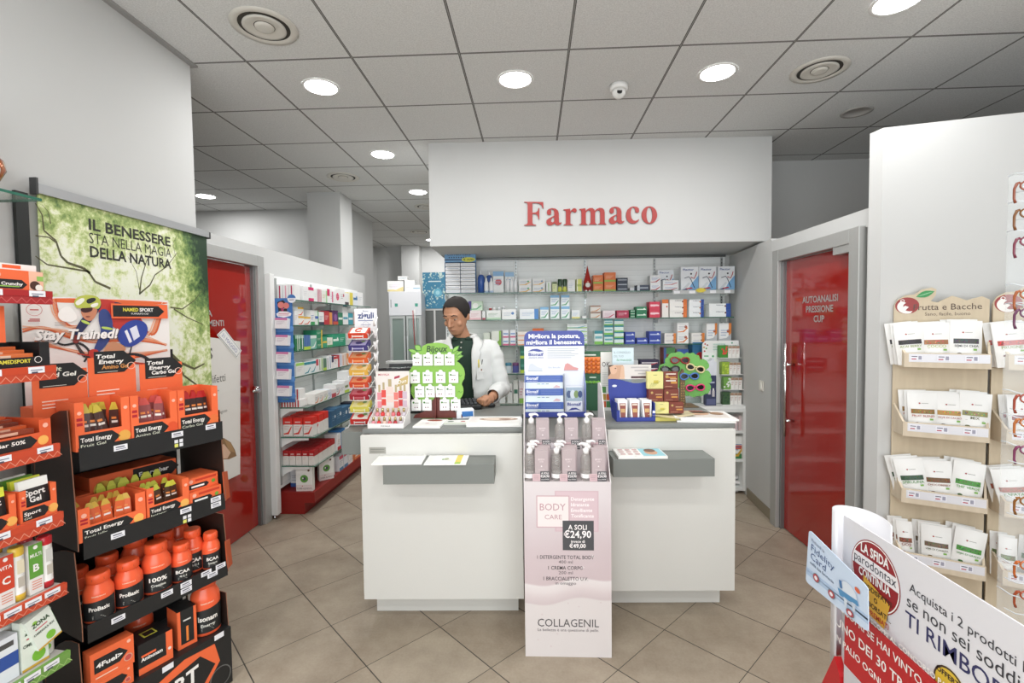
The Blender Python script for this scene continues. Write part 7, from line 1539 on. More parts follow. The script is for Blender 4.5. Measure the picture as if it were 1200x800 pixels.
tags(0, .12, 1.122); tags(0, .31, 1.128, 1, 1); tags(0, .44, 1.132); tags(0, .10, .812); tags(0, .33, .818, 1, 1); tags(0, .45, .822, 2)
tags(0, .09, .512); tags(0, .25, .520); tags(0, .32, .522, 2); tags(0, .40, .528); tags(0, .46, .53); tags(0, .425, .51)
# base box with the big arrow
m = MB(); m.box(0, DW + .014, -.004, .3195, .004, .248, BK_)
m.poly([(.10, .03), (.36, .03), (.44, .13), (.42, .215), (.30, .225), (.10, .16)], ORD_, -.0048); m.poly([(.11, .05), (.35, .05), (.42, .13), (.36, .20), (.11, .145)], BK_, -.0054)
m.text('SPORT', .24, .10, .085, WT, -.006, bold=.03, shear=.15, fit=.24, rot=.12); m.text('NAMED', .22, .055, .03, mat('d8d04a', .5), -.006, bold=.03, rot=.1)
tags2 = [(.12, .23), (.24, .235), (.44, .238)]
for x, z in tags2: m.rect(x - .02, x + .02, z - .012, z + .010, mat('e4e4e8', .5), -.0052)
m.ring(.44, .06, .045, .004, mat('6a6a68', .5), -.0058, 24); m.build('base_box', t)
# curved side cheeks (dark printed card), both ends
CH = mat('2b221e', .4, 0, 'card'); CH2 = mat('8a5f4a', .45)
for s_, x in ((0, -.012), (1, DW + .014)):
    for k, (z0_, z1_) in enumerate(((.80, 1.29), (.49, .80), (.0, .49))):
        m = MB(Matrix.Translation((x, 0, 0)) @ Matrix.Rotation(pi / 2, 4, 'Z'))
        H_ = z1_ - z0_
        if s_: pts = [(.318, z0_), (.318, z1_ - .02)] + [(.02 + .28 * cos(q * pi / 16), z0_ + H_ * .5 + H_ * .30 * sin(q * pi / 16)) for q in range(0, 9)][::1] + [(-.0, z0_ + .05), (0, z0_)]
        else: pts = [(.318, z0_), (.318, z1_)] + [(.03 + .26 * cos(q * pi / 16), z0_ + H_ * .45 + H_ * .52 * sin(q * pi / 16)) for q in range(0, 9)] + [(.0, z0_ + .06), (0, z0_)]
        pts = [p for p in pts if p[0] <= .3181]
        m.slab(pts, -.0015, .0015, CH, CH2); m.build('side_cheek', t)
# wings with small pictures on the right end
for k, z in enumerate((.80, .50)):
    m = MB(Matrix.Translation((DW + .012, .0, z)) @ Matrix.Rotation(radians(35), 4, 'Z')); m.slab([(0, .0), (.05, .0), (.032, .12), (-.012, .13)], 0, .003, mat('b5502c', .45)); m.build('picture_wing', t)
# cyclist board
m = MB(); off = .310; y = off
c1, c2 = dl_(24, 347, off), dl_(197, 352, off); zt = 1.668
m.box(c1[0], c2[0], y, y + .005, 1.20, zt, mat('e6e3df', .45)); yb = y - .0006; ly = [0]
def pl_(pts, c, r_=.5, sm=2):
    for _ in range(sm):
        q = []
        for i in range(len(pts)):
            a, b_ = pts[i], pts[(i + 1) % len(pts)]; q += [(a[0] * .75 + b_[0] * .25, a[1] * .75 + b_[1] * .25), (a[0] * .25 + b_[0] * .75, a[1] * .25 + b_[1] * .75)]
        pts = q
    ly[0] += 1; m.poly([dl_(px, py, off) for px, py in pts], mat(c, r_), yb - ly[0] * .00018)
def ribbon(pts, w, c):
    q = []
    for i in range(len(pts) - 1):
        a = pts[max(0, i - 1)], pts[i], pts[i + 1], pts[min(len(pts) - 1, i + 2)]
        for k in range(5):
            u = k / 5; q.append(tuple(.5 * ((2 * a[1][j]) + (-a[0][j] + a[2][j]) * u + (2 * a[0][j] - 5 * a[1][j] + 4 * a[2][j] - a[3][j]) * u * u + (-a[0][j] + 3 * a[1][j] - 3 * a[2][j] + a[3][j]) * u ** 3) for j in (0, 1)))
    pts = q + [pts[-1]]
    P3 = [Vector(dl_(*p, off)) for p in pts]; ly[0] += 1; n = len(P3)
    for i in range(n - 1):
        a, b_ = P3[i], P3[i + 1]; d = (b_ - a).normalized(); q = Vector((-d.y, d.x)) * w * .62 * (.6 + .4 * sin(pi * i / n))
        m.poly([tuple(a + q), tuple(b_ + q), tuple(b_ - q), tuple(a - q)], mat(c, .5), yb - ly[0] * .00018)
pl_([(56, 348), (196, 353), (196, 357), (128, 356), (90, 355), (60, 354)], 'dd6a3c')
for dxy, c, w in ((0, 'd98a66', .010), (3, 'c95a2e', .005), (-4, 'e2b094', .004)):
    ribbon([(62 + dxy, 350), (66 + dxy, 368), (80 + dxy, 382), (98 + dxy, 380), (104, 366 + dxy)], w, c)
    ribbon([(140, 384 + dxy), (160, 380), (176 + dxy, 392), (184 + dxy, 376), (190, 358 + dxy)], w * 1.2, c)
    ribbon([(26, 386 + dxy), (50, 384), (80, 392 + dxy), (110, 400), (160, 396 + dxy), (195, 404)], w * 1.2, c)
    ribbon([(40, 400 + dxy), (90, 412), (140, 418 + dxy), (196, 410)], w, c)
pl_([(66, 366), (80, 356), (92, 372), (84, 378), (70, 376)], 'f0eeea')
# bicycle wheel and bars
whl = [(155 + 27 * cos(a), 437 - 22 * sin(a)) for a in [pi * i / 14 for i in range(15)]]; ribbon(whl, .010, '26262a'); ribbon([(155 + 22 * cos(a), 437 - 17 * sin(a)) for a in [pi * i / 14 for i in range(15)]], .003, 'd8d8d8')
ribbon([(60, 398), (74, 404), (92, 402), (104, 412), (98, 424)], .007, '2a2a2c'); ribbon([(88, 402), (98, 416), (108, 420)], .010, '3a3434'); ribbon([(90, 414), (150, 424), (190, 428)], .006, 'b0392a'); ribbon([(154, 404), (150, 420), (146, 436)], .005, '222226')
# rider
pl_([(112, 350), (134, 352), (160, 366), (170, 382), (158, 392), (138, 388), (122, 374), (112, 362)], 'b5352e'); pl_([(130, 352), (150, 358), (168, 374), (158, 374), (140, 364)], '2d3050')
pl_([(112, 354), (120, 356), (110, 372), (100, 384), (92, 394), (84, 394), (90, 380), (102, 364)], '2a3158'); pl_([(95, 374), (105, 378), (104, 381), (94, 377)], 'b9d060'); pl_([(84, 392), (93, 393), (92, 402), (84, 402)], '8a3a34')
pl_([(140, 384), (150, 376), (160, 374), (170, 378), (173, 386), (170, 395), (162, 402), (152, 407), (143, 405), (136, 396)], '2f4496', sm=1); pl_([(128, 398), (144, 404), (148, 410), (138, 416), (126, 420), (118, 414)], 'c48e6c'); pl_([(145, 388), (148, 386), (154, 400), (151, 402)], 'e6e8f0', sm=0); pl_([(151, 385), (159, 381), (163, 394), (156, 399)], 'd8dcea', sm=0)
pl_([(116, 362), (126, 362), (132, 378), (130, 394), (124, 404), (114, 414), (108, 410), (114, 398), (118, 388), (114, 374)], '35457f'); pl_([(118, 382), (131, 384), (131, 387), (118, 385)], 'b9d060'); pl_([(104, 409), (114, 409), (116, 417), (108, 421), (102, 416)], 'b83a30')
pl_([(94, 358), (108, 357), (114, 362), (111, 371), (105, 377), (98, 374), (94, 368)], 'c08062'); pl_([(92, 361), (108, 359), (107, 365), (96, 367)], '3a1a1e'); pl_([(99, 370), (105, 370), (104, 372), (100, 372)], '8a4a3c')
pl_([(85, 354), (90, 347), (104, 345), (115, 348), (118, 356), (114, 363), (108, 360), (96, 361), (88, 361)], 'b4bb50'); pl_([(86, 354), (96, 348), (99, 352), (90, 359)], 'e8e8dc'); pl_([(99, 351), (110, 348), (112, 352), (102, 357)], '25262a'); pl_([(104, 357), (114, 354), (114, 358), (107, 361)], 'e8e8dc')
# lettering
z0_ = dl_(80, 398, off); a0, a1 = dl_(38, 397, off), dl_(137, 395, off)
vs, fs, w = text2d('Stay Trained!', .035, .25)
for dx, c, k in ((.0025, '4a4a4c', 0), (0, 'efedea', 1)):
    m.add([(a0[0] + x * (a1[0] - a0[0]) / w + dx, yb - .014 - k * .0006, a0[1] - .004 - dx + q * .052) for x, q in vs], fs, mat(c, .5))
p0_, p1_ = dl_(129, 357, off), dl_(194, 370, off)
m.rect(dl_(128, 362, off)[0], dl_(194, 362, off)[0], dl_(150, 373, off)[1], dl_(150, 356, off)[1], ORD_, yb - .0138)
arrow(m, dl_(130, 362, off)[0], dl_(190, 362, off)[0], dl_(150, 371, off)[1], dl_(150, 358, off)[1], yb - .0144)
cx_ = (dl_(134, 362, off)[0] + dl_(184, 362, off)[0]) / 2; zc_ = dl_(150, 365, off)[1]
m.text('NAMED', cx_ - .028, zc_ + .001, .020, mat('d8d04a', .5), yb - .015, bold=.03, fit=.055); m.text('SPORT', cx_ + .030, zc_ + .001, .020, WT, yb - .015, bold=.03, fit=.052); m.text('SUPERFOOD', cx_ + .005, zc_ - .012, .009, WT, yb - .015, fit=.065)
x, z = dl_(38, 363, off); m.ring(x, z, .022, .0015, mat('c05a5a', .5), yb - .0138, 20); m.rect(x - .012, x + .012, z - .002, z + .002, mat('b03a3a', .5), yb - .014); m.rect(x - .014, x + .014, z - .036, z - .032, mat('a83a3a', .5), yb - .014); m.rect(x - .018, x + .014, z - .042, z - .038, mat('a83a3a', .5), yb - .014)
x, z = dl_(66, 378, off); [m.rect(x - .01, x + .022, z - i * .004, z + .0014 - i * .004, mat('9a9a9a', .5), yb - .014) for i in range(4)]
m.build('cyclist_board', t)

GD = 'products on the black floor display'
z1 = 1.1345 - 0; zA = TR[0][1] - .0115
# tray 1: gel cartons with headers
for i, (x0, w, ttl, lb, art, a2, ct) in enumerate(((-.004, .158, 'Total Energy', 'left orange gel carton on the upper black tray', 'd9a04a', '7a2f24', 'c9b848'), (.157, .158, 'Total Energy', 'middle orange gel carton on the upper black tray', 'd8502a', 'e88a5a', 'c0504a'), (.318, .158, 'Total Energy', 'right orange gel carton on the upper black tray', 'e0703a', 'e8b04a', 'b02a2a'))):
    t1 = open_box('gel_display_box', w, .13, .165, .062, OR, D(x0, .004, zA), DA, lb, group=GD, text_=ttl, sub=('Fruit Gel', 'Amino Gel', 'Carbo Gel')[i], art=art)
    sachets(D(x0, .004, zA), DA, w, .13, .006, 5, ct, ('4a3430', '8a4a4a', '3a2a2a')[i], 'gel sachet in %s upper-tray carton' % ('left', 'middle', 'right')[i], GD, 1.35)
hd = (((-.056, .150, 1.26, 1.418, (('Fruit', 'd8dcc8'), ('and Gel', 'e8e8e0'))), 'orange header card and black arrow with peach behind left gels'), ((.098, .150, 1.26, 1.452, (('Total', 'eceae4'), ('Energy', 'eceae4'), ('Amino Gel', 'c98a4a'))), 'orange header card reading Total Energy Amino Gel'), ((.262, .158, 1.26, 1.415, (('Total', 'eceae4'), ('Energy', 'eceae4'), ('Carbo Gel', 'eceae4'))), 'orange header card reading Total Energy Carbo Gel'))
for (x0, w, z0_, z1_, ln), lb in hd:
    t1 = thing('header_carton', lb, 'carton', D(0, 0, 0), DA, GD)
    m = MB(); m.box(x0, x0 + w, .155, .25, zA, z0_ + .02, ORD_); m.build('carton_body', t1)
    header_card(t1, w, x0, .150, zA + .06, z1_, ln, art='d9943a' if 'peach' in lb else 'd8582a')
# tray 2
zB = TR[1][1] - .0115
for i, (x0, w, ttl, lb, ct, cb2) in enumerate(((-.008, .20, 'Total Energy', 'left orange fruit jelly carton on the middle black tray', 'c9a848', 'd8663a'), (.197, .15, 'Total Energy', 'orange carton of yellow capped gels, centre of middle black tray', 'c4c84a', '4a3426'))):
    open_box('gel_display_box', w, .14, .120 if i else .115, .052, OR, D(x0, .004, zB), DA, lb, group=GD, text_=ttl, sub=('Fruit Jelly', 'Isotonic')[i], tc='ece8e2')
    sachets(D(x0, .004, zB), DA, w, .14, .006, 5 if i == 0 else 4, ct, cb2, 'jelly sachet in %s middle-tray carton' % ('left', 'centre')[i], GD, 1.05)
for k in range(2):
    m = MB(); m.box(0, .128, 0, .12, 0, .052, ORD_); arrow(m, .01, .09, .006, .026, -.0008); m.rect(.018, .07, .012, .019, WT, -.0014); m.disc(.108, .02, .008, mat('6a9a3a', .5), -.001, 10); m.disc(.018, .038, .008, mat('f0b09a', .5), -.001, 10); m.rect(.035, .12, .036, .045, mat('c23a24', .5), -.0008)
    tag(m.build('snack_bar_box', loc=D(.350, .006 + .02 * k, zB + .0528 * k), rz=DA), '%s flat orange box stacked at right of the middle black tray' % ('lower', 'upper')[k], 'carton', GD)
t1 = thing('header_carton', 'orange energy bar carton with black arrow behind the middle tray', 'carton', D(0, 0, 0), DA, GD)
MB().box(.10, .40, .185, .30, zB, .99, ORD_).build('carton_body', t1)
m = MB(); y = .184; arrow(m, .24, .41, .93, .985, y - .001); m.text('Energybar', .315, .95, .024, WT, y - .0016, bold=.03, fit=.11); m.disc(.14, .94, .03, mat('e0b04a', .5), y - .001, 14); m.disc(.19, .95, .02, mat('c9c85a', .5), y - .0013, 12); m.rect(.12, .2, .90, .905, mat('f0c8b0', .5), y - .001); m.build('carton_print', t1)
t1 = thing('header_carton', 'orange carton with pale fruit at left behind the middle tray', 'carton', D(0, 0, 0), DA, GD)
MB().box(-.01, .095, .17, .30, zB, .94, ORD_).build('carton_body', t1); m = MB(); m.disc(.03, .90, .025, mat('c98a4a', .5), .1694, 14); m.disc(.065, .88, .02, mat('d8b07a', .5), .169, 12); m.build('carton_print', t1)
sme = sachet('c4cc52', 'b8c04a').mesh('cap_sachet')
for k in range(8):
    o = bpy.data.objects.new('gel_sachet', sme); COL.objects.link(o); o.location = D(.13 + k * .026, .160, zB + .040); o.rotation_euler = (0, .1 * (k % 3 - 1), DA)
    tag(o, 'yellow topped sachet in the upright row of middle tray, %s from left' % ORD[k], 'sachet', GD)
# tray 3: orange tubs
def tub(x, y, z, r, h, txt_, lb, name='supplement_tub', sub=None):
    t = thing(name, lb, 'tub', D(x, y, z), DA - .38, GD); OM = mat('e65e38', .3)
    m = MB(); m.lathe([(r * .93, 0), (r, .006), (r, h * .58), (r * .96, h * .66), (r * .72, h * .78), (r * .70, h * .80)], OM, n=28)
    # label: dark wrap on the front half
    n = 14; rr = r + .0006; a0_, a1_ = -1.25, 1.25
    vs = []
    for i in range(n + 1):
        a = a0_ + (a1_ - a0_) * i / n; sl = .06 * (i / n)
        vs += [(rr * sin(a), -rr * cos(a), h * .06), (rr * sin(a), -rr * cos(a), h * (.44 + sl))]
    m.add(vs, [(2 * i, 2 * i + 2, 2 * i + 3, 2 * i + 1) for i in range(n)], BK_, True)
    def wrap(s_, zz, size, c, yoff=.0012, fit=None):
        v2, f2, w = text2d(s_, .03); k = size if not fit else min(fit / w, size * 1.3)
        q = rr + yoff; m.add([(q * sin((a_ - w / 2) * k / q), -q * cos((a_ - w / 2) * k / q), zz + b_ * size) for a_, b_ in v2], f2, mat(c, .5))
    wrap(txt_, h * .27, h * .12, 'ece8e2', fit=r * 1.35)
    if sub: wrap(sub, h * .17, h * .07, 'd0d0c8', fit=r * 1.0)
    for k in range(3):
        a_ = -.4; q = rr + .001; m.add([(q * sin(-.45), -q * cos(-.45), h * (.10 + k * .025)), (q * sin(.35 - .1 * k), -q * cos(.35 - .1 * k), h * (.10 + k * .025)), (q * sin(.35 - .1 * k), -q * cos(.35 - .1 * k), h * (.11 + k * .025)), (q * sin(-.45), -q * cos(-.45), h * (.11 + k * .025))], [(0, 1, 2, 3)], mat('9a9a94', .5))
    wrap('NAMEDSPORT', h * .56, h * .035, 'f0c8b0', fit=r * .9)
    q = r * .93 + .0012; m.add([(q * sin(a_), -q * cos(a_), z_) for a_, z_ in ((.55, h * .60), (1.05, h * .60), (1.0, h * .665), (.6, h * .665))], [(0, 1, 2, 3)], mat('d8c84a', .5))
    m.build('tub_body', t)
    m = MB(); m.lathe([(r * .74, h * .802), (r * .78, h * .815), (r * .78, h * .96), (r * .70, h)], mat('e4582f', .35), n=28)
    q = r * .785; m.add([(q * sin(a_), -q * cos(a_), z_) for a_, z_ in ((-.5, h * .87), (.5, h * .87), (.5, h * .92), (-.5, h * .92))], [(0, 1, 2, 3)], mat('3a2a24', .5))
    m.build('lid', t); return t
zC = TR[2][1] - .0115
for (x, y, r, h, tx, lb, sb) in ((.055, .045, .044, .165, 'ProBasic', 'ProBasic tub nearest the left end of the lower tray', None), (.148, .050, .044, .165, 'ProBasic', 'second ProBasic tub from left on the lower tray front', None), (.245, .055, .048, .190, '100%', 'largest tub reading 100% Creatine on the lower tray', 'Creatine'),
    (.330, .045, .037, .150, 'BCAA', 'first BCAA tub right of the creatine tub, lower tray', '4:1:1'), (.398, .085, .040, .175, 'BCAA', 'tall BCAA tub, middle of the right group, lower tray', '4:1:1'), (.445, .038, .034, .150, 'BCAA', 'BCAA tub at the right end of the lower tray', 'Instant'),
    (.035, .150, .044, .165, 'ProBasic', 'tub behind the left ProBasic tub in the lower tray', None), (.130, .155, .044, .175, 'ProBasic', 'tub behind between the two ProBasic tubs, lower tray', None), (.230, .170, .050, .200, 'Creatine', 'tub behind the creatine tub in the lower tray', None), (.325, .150, .045, .185, 'BCAA', 'tub behind the first BCAA tub, lower tray', None), (.405, .200, .046, .210, 'BCAA', 'tallest tub at the back right of the lower tray', None)):
    tub(x, y, zC, r, h, tx, lb, sub=sb)
# bottom level
zE = .2488
def fuel(x, y, z, w, d, h, tx, lb, rz=0, c=OR, sub=None):
    m = MB(); m.box(0, w, 0, d, 0, h, CARD(c)); arrow(m, w * .08, w * .85, h * .30, h * .78, -.0008) if c == OR else m.poly([(0, 0), (w, 0), (w, h * .35), (0, h * .35)], ORD_, -.0008)
    m.text(tx, w * .42, h * .46, h * .22, WT, -.0014, bold=.03, fit=w * .6)
    if sub: m.text(sub, w * .35, h * .34, h * .09, WT, -.0014, fit=w * .45)
    m.disc(w * .85, h * .30, h * .13, mat('d8a08a', .5), -.0016, 14); m.disc(w * .85, h * .30, h * .10, mat('c2504a', .5), -.002, 14); m.rect(w * .1, w * .6, h * .12, h * .16, mat('f0c8b0', .5), -.0012); m.disc(w * .88, h * .85, h * .06, mat('f0b8a0', .5), -.001, 10)
    return tag(m.build('supplement_carton', loc=D(x, y, z), rz=DA + rz), lb, 'carton', GD)
fuel(.008, .01, zE, .125, .05, .070, '', 'lower orange carton with lemon, bottom left of black display')
fuel(.008, .01, zE + .0708, .130, .05, .105, '4Fuel>', 'orange 4Fuel carton with pink grapefruit, bottom level')
m = MB(); w, d, h = .115, .11, .115
m.box(0, w, 0, d, 0, h, BK_); m.rect(0, w * .8, 0, h * .22, ORD_, -.0008); m.rect(w * .8, w, 0, h, ORD_, -.0008); m.text('Aminonam', w * .38, h * .42, h * .17, WT, -.0014, bold=.03, fit=w * .62); m.rect(w * .08, w * .5, h * .55, h * .62, ORD_, -.0012); m.disc(w * .9, h * .4, .006, mat('e8d8d0', .5), -.0014, 10)
m.add([(w * .30, d * .3, h + .0006), (w * .70, d * .3, h + .0006), (w * .70, d * .7, h + .0006), (w * .30, d * .7, h + .0006)], [(0, 1, 2, 3)], mat('c9c44a', .5)); m.add([(w * .35, d * .36, h + .001), (w * .65, d * .36, h + .001), (w * .65, d * .64, h + .001), (w * .35, d * .64, h + .001)], [(0, 1, 2, 3)], BK_)
tag(m.build('supplement_carton', loc=D(.155, .02, zE), rz=DA - .05), 'black and orange Aminonam carton seen from above, bottom level', 'carton', GD)
m = MB(); w, d, h = .07, .085, .155; m.box(0, w, 0, d, 0, h, BK_); m.rect(0, w, 0, h * .1, ORD_, -.0008); m.rect(0, w * .16, 0, h, ORD_, -.0010); m.rect(w * .85, w, 0, h, ORD_, -.0010); m.rect(w * .44, w * .56, h * .15, h * .55, mat('e0803a', .5), -.0014); m.rect(w * .3, w * .7, h * .7, h * .74, mat('c9c9c4', .5), -.0014)
m.box(-.0006, 0, 0, d, 0, h, ORD_); tag(m.build('supplement_carton', loc=D(.300, .035, zE), rz=DA - .1), 'upright black and orange carton beside the big tub, bottom level', 'carton', GD)
tub(.432, .070, zE, .055, .245, 'Isonam', 'big orange Isonam Energy tub at right of the bottom level', sub='Energy')
tub(.245, .200, zE, .048, .20, 'Isonam', 'dark shaded tub behind cartons, bottom level of black display')

# ================================================================ notice on the left red door
dx_ = LW + .0200
m = MB(); m.M = Matrix.Translation((dx_, 0, 0)) @ Matrix.Rotation(pi / 2, 4, 'Z')
m.slab([(2.86, .50), (3.29, .49), (3.345, 1.44), (2.86, 1.50)], -.0016, -.0004, mat('dedbd6', .6)); gr_ = mat('5a5a58', .5)
def NP(px, py): p = atx(px, py, dx_); return (p.y, p.z)
for s_, px, py, sz, bd in (('TS', 249, 420, .10, .03), ('senza difetti', 264, 446, .075, 0), ('senoage.', 256, 458, .075, 0), ('in negozio', 266, 482, .03, 0)):
    y, z = NP(px, py); m.text(s_, y, z, sz, gr_, -.002, al='R', bold=bd)
hp = [NP(*p) for p in ((243, 530), (246, 518), (252, 513), (262, 513), (270, 518), (275, 527), (277, 534), (268, 538), (252, 538))]; m.poly(hp, mat('8a6a4a', .5), -.002)
hp = [NP(*p) for p in ((250, 526), (262, 520), (270, 530), (266, 537), (253, 537))]; m.poly(hp, mat('d8b59c', .5), -.0024)
hp = [NP(*p) for p in ((262, 514), (270, 519), (275, 530), (268, 528))]; m.poly(hp, mat('a8845c', .5), -.0026)
tag(m.build('door_notice'), 'long white paper notice taped on the left red door', 'notice')
m = MB(); y, z = NP(268.5, 402); m.M = Matrix.Translation((dx_ + .003, y, z)) @ Matrix.Rotation(pi / 2, 4, 'Z') @ Matrix.Rotation(radians(40), 4, 'Y')
m.slab([(-.14, -.038), (.13, -.038), (.14, .040), (-.11, .046)], -.0012, 0, mat('e6e6e4', .5)); m.slab([(-.13, -.031), (.122, -.031), (.13, .033), (-.104, .038)], -.0014, -.0012, mat('4a5a58', .5)); m.slab([(-.127, -.028), (.119, -.028), (.127, .030), (-.101, .035)], -.0018, -.0014, mat('e9e9e7', .5)); m.text('31 MAGGIO', .0, -.014, .042, mat('8a8ab0', .5), -.0024, fit=.2)
tag(m.build('date_note'), 'tilted paper strip handwritten 31 MAGGIO on the left red door', 'note')
# ================================================================ wooden seed rack on the right wall
RA = radians(-28.2); RO = (1.858, 2.541)
WOOD = mat('d6c8ae', .6, 0, 'wood'); WOOD2 = mat('ddd0ba', .6, 0, 'wood')
def RR(x, y, z): return rot_off((RO[0], RO[1], z), RA, x, y, 0)
UW = .365
def header_outline(w):
    pts = [(.003, 0), (w - .003, 0), (w - .003, 1.615)]
    for i in range(9):
        t_ = i / 8; x = w - .003 - t_ * (w - .15); pts.append((x, 1.632 + .012 * sin(t_ * pi * 4) + .012 * sin(t_ * pi)))
    pts += [(.165, 1.66), (.168, 1.69), (.150, 1.70), (.115, 1.692), (.085, 1.668), (.05, 1.665), (.018, 1.645), (.003, 1.612)]
    return pts
def make_rack(x0, lb):
    t = thing('seed_rack', lb, 'rack', RR(x0, 0, 0.001), RA, 'wooden seed racks')
    m = MB(); m.slab(header_outline(UW), .002, .02, WOOD); m.build('back_board', t)
    m = MB()
    y = .0012
    pts = [(.055 + .048 * cos(a), 1.612 + .042 * sin(a)) for a in [2 * pi * i / 28 for i in range(28)]]; m.poly(pts, mat('8e2320', .45), y)
    m.poly([(.055 + .040 * cos(a), 1.607 + .036 * sin(a)) for a in [2.2 + i * .24 for i in range(13)]] + [(.055 + .028 * cos(a) + .012, 1.607 + .024 * sin(a)) for a in [5.08 - i * .24 for i in range(13)]], mat('ece8e4', .5), y - .0003)
    m.ring(.036, 1.636, .009, .003, mat('ece8e4', .5), y - .0004, 14); m.poly([(.03, 1.600), (.048, 1.612), (.062, 1.605), (.05, 1.590), (.04, 1.575)], mat('ece8e4', .5), y - .0006)
    m.poly(leaf(.125, 1.668, .075, .016, .35, None), mat('2f8a4a', .5), y - .0003); m.poly(leaf(.125, 1.668, .07, .002, .35, None), mat('8fc49a', .5), y - .0006)
    m.text('Frutta e Bacche', .208, 1.588, .043, mat('4a352a', .5), y - .0005, fit=.255); m.text('Sano, facile, buono', .210, 1.560, .024, mat('6a5a4c', .5), y - .0005, fit=.17)
    m.build('rack_heading', t)
    for z in (1.308, .965, .631, .310):
        m = MB(); x0_, x1_ = .030, .345
        m.box(x0_, x1_, -.112, -.100, z, z + .070, WOOD2)
        m.box(x0_, x1_, -.0995, .0015, z, z + .010, WOOD2)
        for xs, xe in ((.006, x0_), (x1_ + .012, x1_)):
            m.add([(xs, .0015, z), (xs + .008, .0015, z), (xe + .010 * (1 if xe == x0_ else 0), -.0998, z), (xe - .010 * (0 if xe == x0_ else 1), -.0998, z), (xs, .0015, z + .145), (xs + .008, .0015, z + .145), (xe + .010 * (1 if xe == x0_ else 0), -.0998, z + .070), (xe - .010 * (0 if xe == x0_ else 1), -.0998, z + .070)],
                  [(0, 1, 2, 3)[::-1], (4, 5, 6, 7), (0, 1, 5, 4), (1, 2, 6, 5), (2, 3, 7, 6), (3, 0, 4, 7)], WOOD2)
        m.box(x0_ + .018, x1_ - .005, -.1135, -.112, z + .026, z + .066, mat('dcdce2', .25))
        for k in range(3):
            x = .070 + k * .100; m.rect(x - .016, x + .030, z + .034, z + .060, mat('e6e6ee', .4), -.1140); m.rect(x - .012, x + .010, z + .051, z + .055, mat('5a5a6a', .5), -.1144); m.rect(x - .012, x + .006, z + .038, z + .043, mat('b03a4a', .5), -.1144); m.rect(x + .014, x + .026, z + .038, z + .056, mat('9a9aaa', .5), -.1144)
        m.build('tray', t)
    return t
make_rack(0, 'left wooden seed pouch rack headed Frutta e Bacche with full heading')
make_rack(UW + .006, 'right wooden seed pouch rack cut off by the photo edge')
PW_ = mat('e8e8e6', .3, 0, 'cloth')
def pouch(p, rz, tilt, roll, w, h, band, tc, title, art, lb, grp):
    m = MB(); n = 7; k = 9; vs = []; fs = []
    def dep(u, v): return .016 * (1 - abs(2 * u - 1) ** 2.5) * max(0, sin(pi * min(1, (v * .9 + .08)))) * (1.2 - v * .9)
    for s_ in (-1, 1):
        for j in range(k + 1):
            for i in range(n + 1):
                u, v = i / n, j / k; vs.append(((u - .5) * w * (1 + .03 * v), s_ * dep(u, v) + .0008 * s_, v * h))
    N_ = (n + 1) * (k + 1)
    for j in range(k):
        for i in range(n):
            a = j * (n + 1) + i; fs.append((a, a + 1, a + n + 2, a + n + 1)); fs.append((N_ + a + n + 1, N_ + a + n + 2, N_ + a + 1, N_ + a))
    m.add(vs, fs, PW_, True)
    ed = [(j * (n + 1), (j + 1) * (n + 1)) for j in range(k)] + [(j * (n + 1) + n, (j + 1) * (n + 1) + n) for j in range(k)]
    m.add(vs, [(a, b_, b_ + N_, a + N_) for a, b_ in ed] + [(k * (n + 1) + i, k * (n + 1) + i + 1, N_ + k * (n + 1) + i + 1, N_ + k * (n + 1) + i) for i in range(n)] + [(i, i + 1, N_ + i + 1, N_ + i) for i in range(n)], PW_)
    def F(x, z): return -(dep(x / w + .5, z / h) + .0022)
    def pr(pts, c, e=0): m.add([(x, F(x, z) - e, z) for x, z in pts], [tuple(range(len(pts)))], mat(c, .5))
    segs = 6
    for i in range(segs):
        xa, xb = -w * .40 + w * .8 * i / segs, -w * .40 + w * .8 * (i + 1) / segs; pr([(xa, h * .49), (xb, h * .49), (xb, h * .60), (xa, h * .60)], band)
    RNG.seed(len(lb) + int(p[0] * 1000))
    for i in range(14):
        x = -w * .36 + w * .72 * RNG.random(); z = h * (.52 + .06 * RNG.random()); c = lin(band); q = '%02x%02x%02x' % tuple(min(255, int(int(band[a:a + 2], 16) * RNG.choice((.6, 1.35)))) for a in (0, 2, 4)); pr([(x - .003, z), (x, z - .003), (x + .003, z), (x, z + .003)], q, .0004)
    vv, ff, tw = text2d(title, .01); sz = min(.019, w * .76 / max(tw, .1)); m.add([((a - tw / 2) * sz, F(0, h * .44) - .0004, h * .415 + b_ * sz) for a, b_ in vv], ff, mat(tc, .5))
    pr([(-w * .3, h * .39), (w * .3, h * .39), (w * .3, h * .40), (-w * .3, h * .40)], 'b9b9b4', .0002)
    for (x, z, r_, c) in ((-w * .22, h * .26, .009, art), (w * .2, h * .17, .014, art)): pr([(x + r_ * cos(a), z + r_ * .6 * sin(a)) for a in [2 * pi * i / 10 for i in range(10)]], c, .0004)
    pr([(-w * .10 + .004 * cos(a), h * .74 + .0035 * sin(a)) for a in [2 * pi * i / 8 for i in range(8)]], '9a2a2a', .0003); pr([(-w * .04, h * .735), (w * .2, h * .735), (w * .2, h * .745), (-w * .04, h * .745)], '8a8a86', .0002)
    for k_ in range(3): x = -w * .2 + k_ * w * .2; pr([(x, h * .06), (x + .006, h * .06), (x + .006, h * .085), (x, h * .085)], ('c9a05a', '6a86b8', '5a9ac0')[k_], .0002)
    pr([(w * .22, h * .34), (w * .34, h * .34), (w * .34, h * .38), (w * .22, h * .38)], '7ab04a', .0002)
    o = m.build('seed_pouch', loc=p); o.rotation_euler = (tilt, roll, rz); tag(o, lb, 'pouch', grp); return o
def sub_(base, k): return base
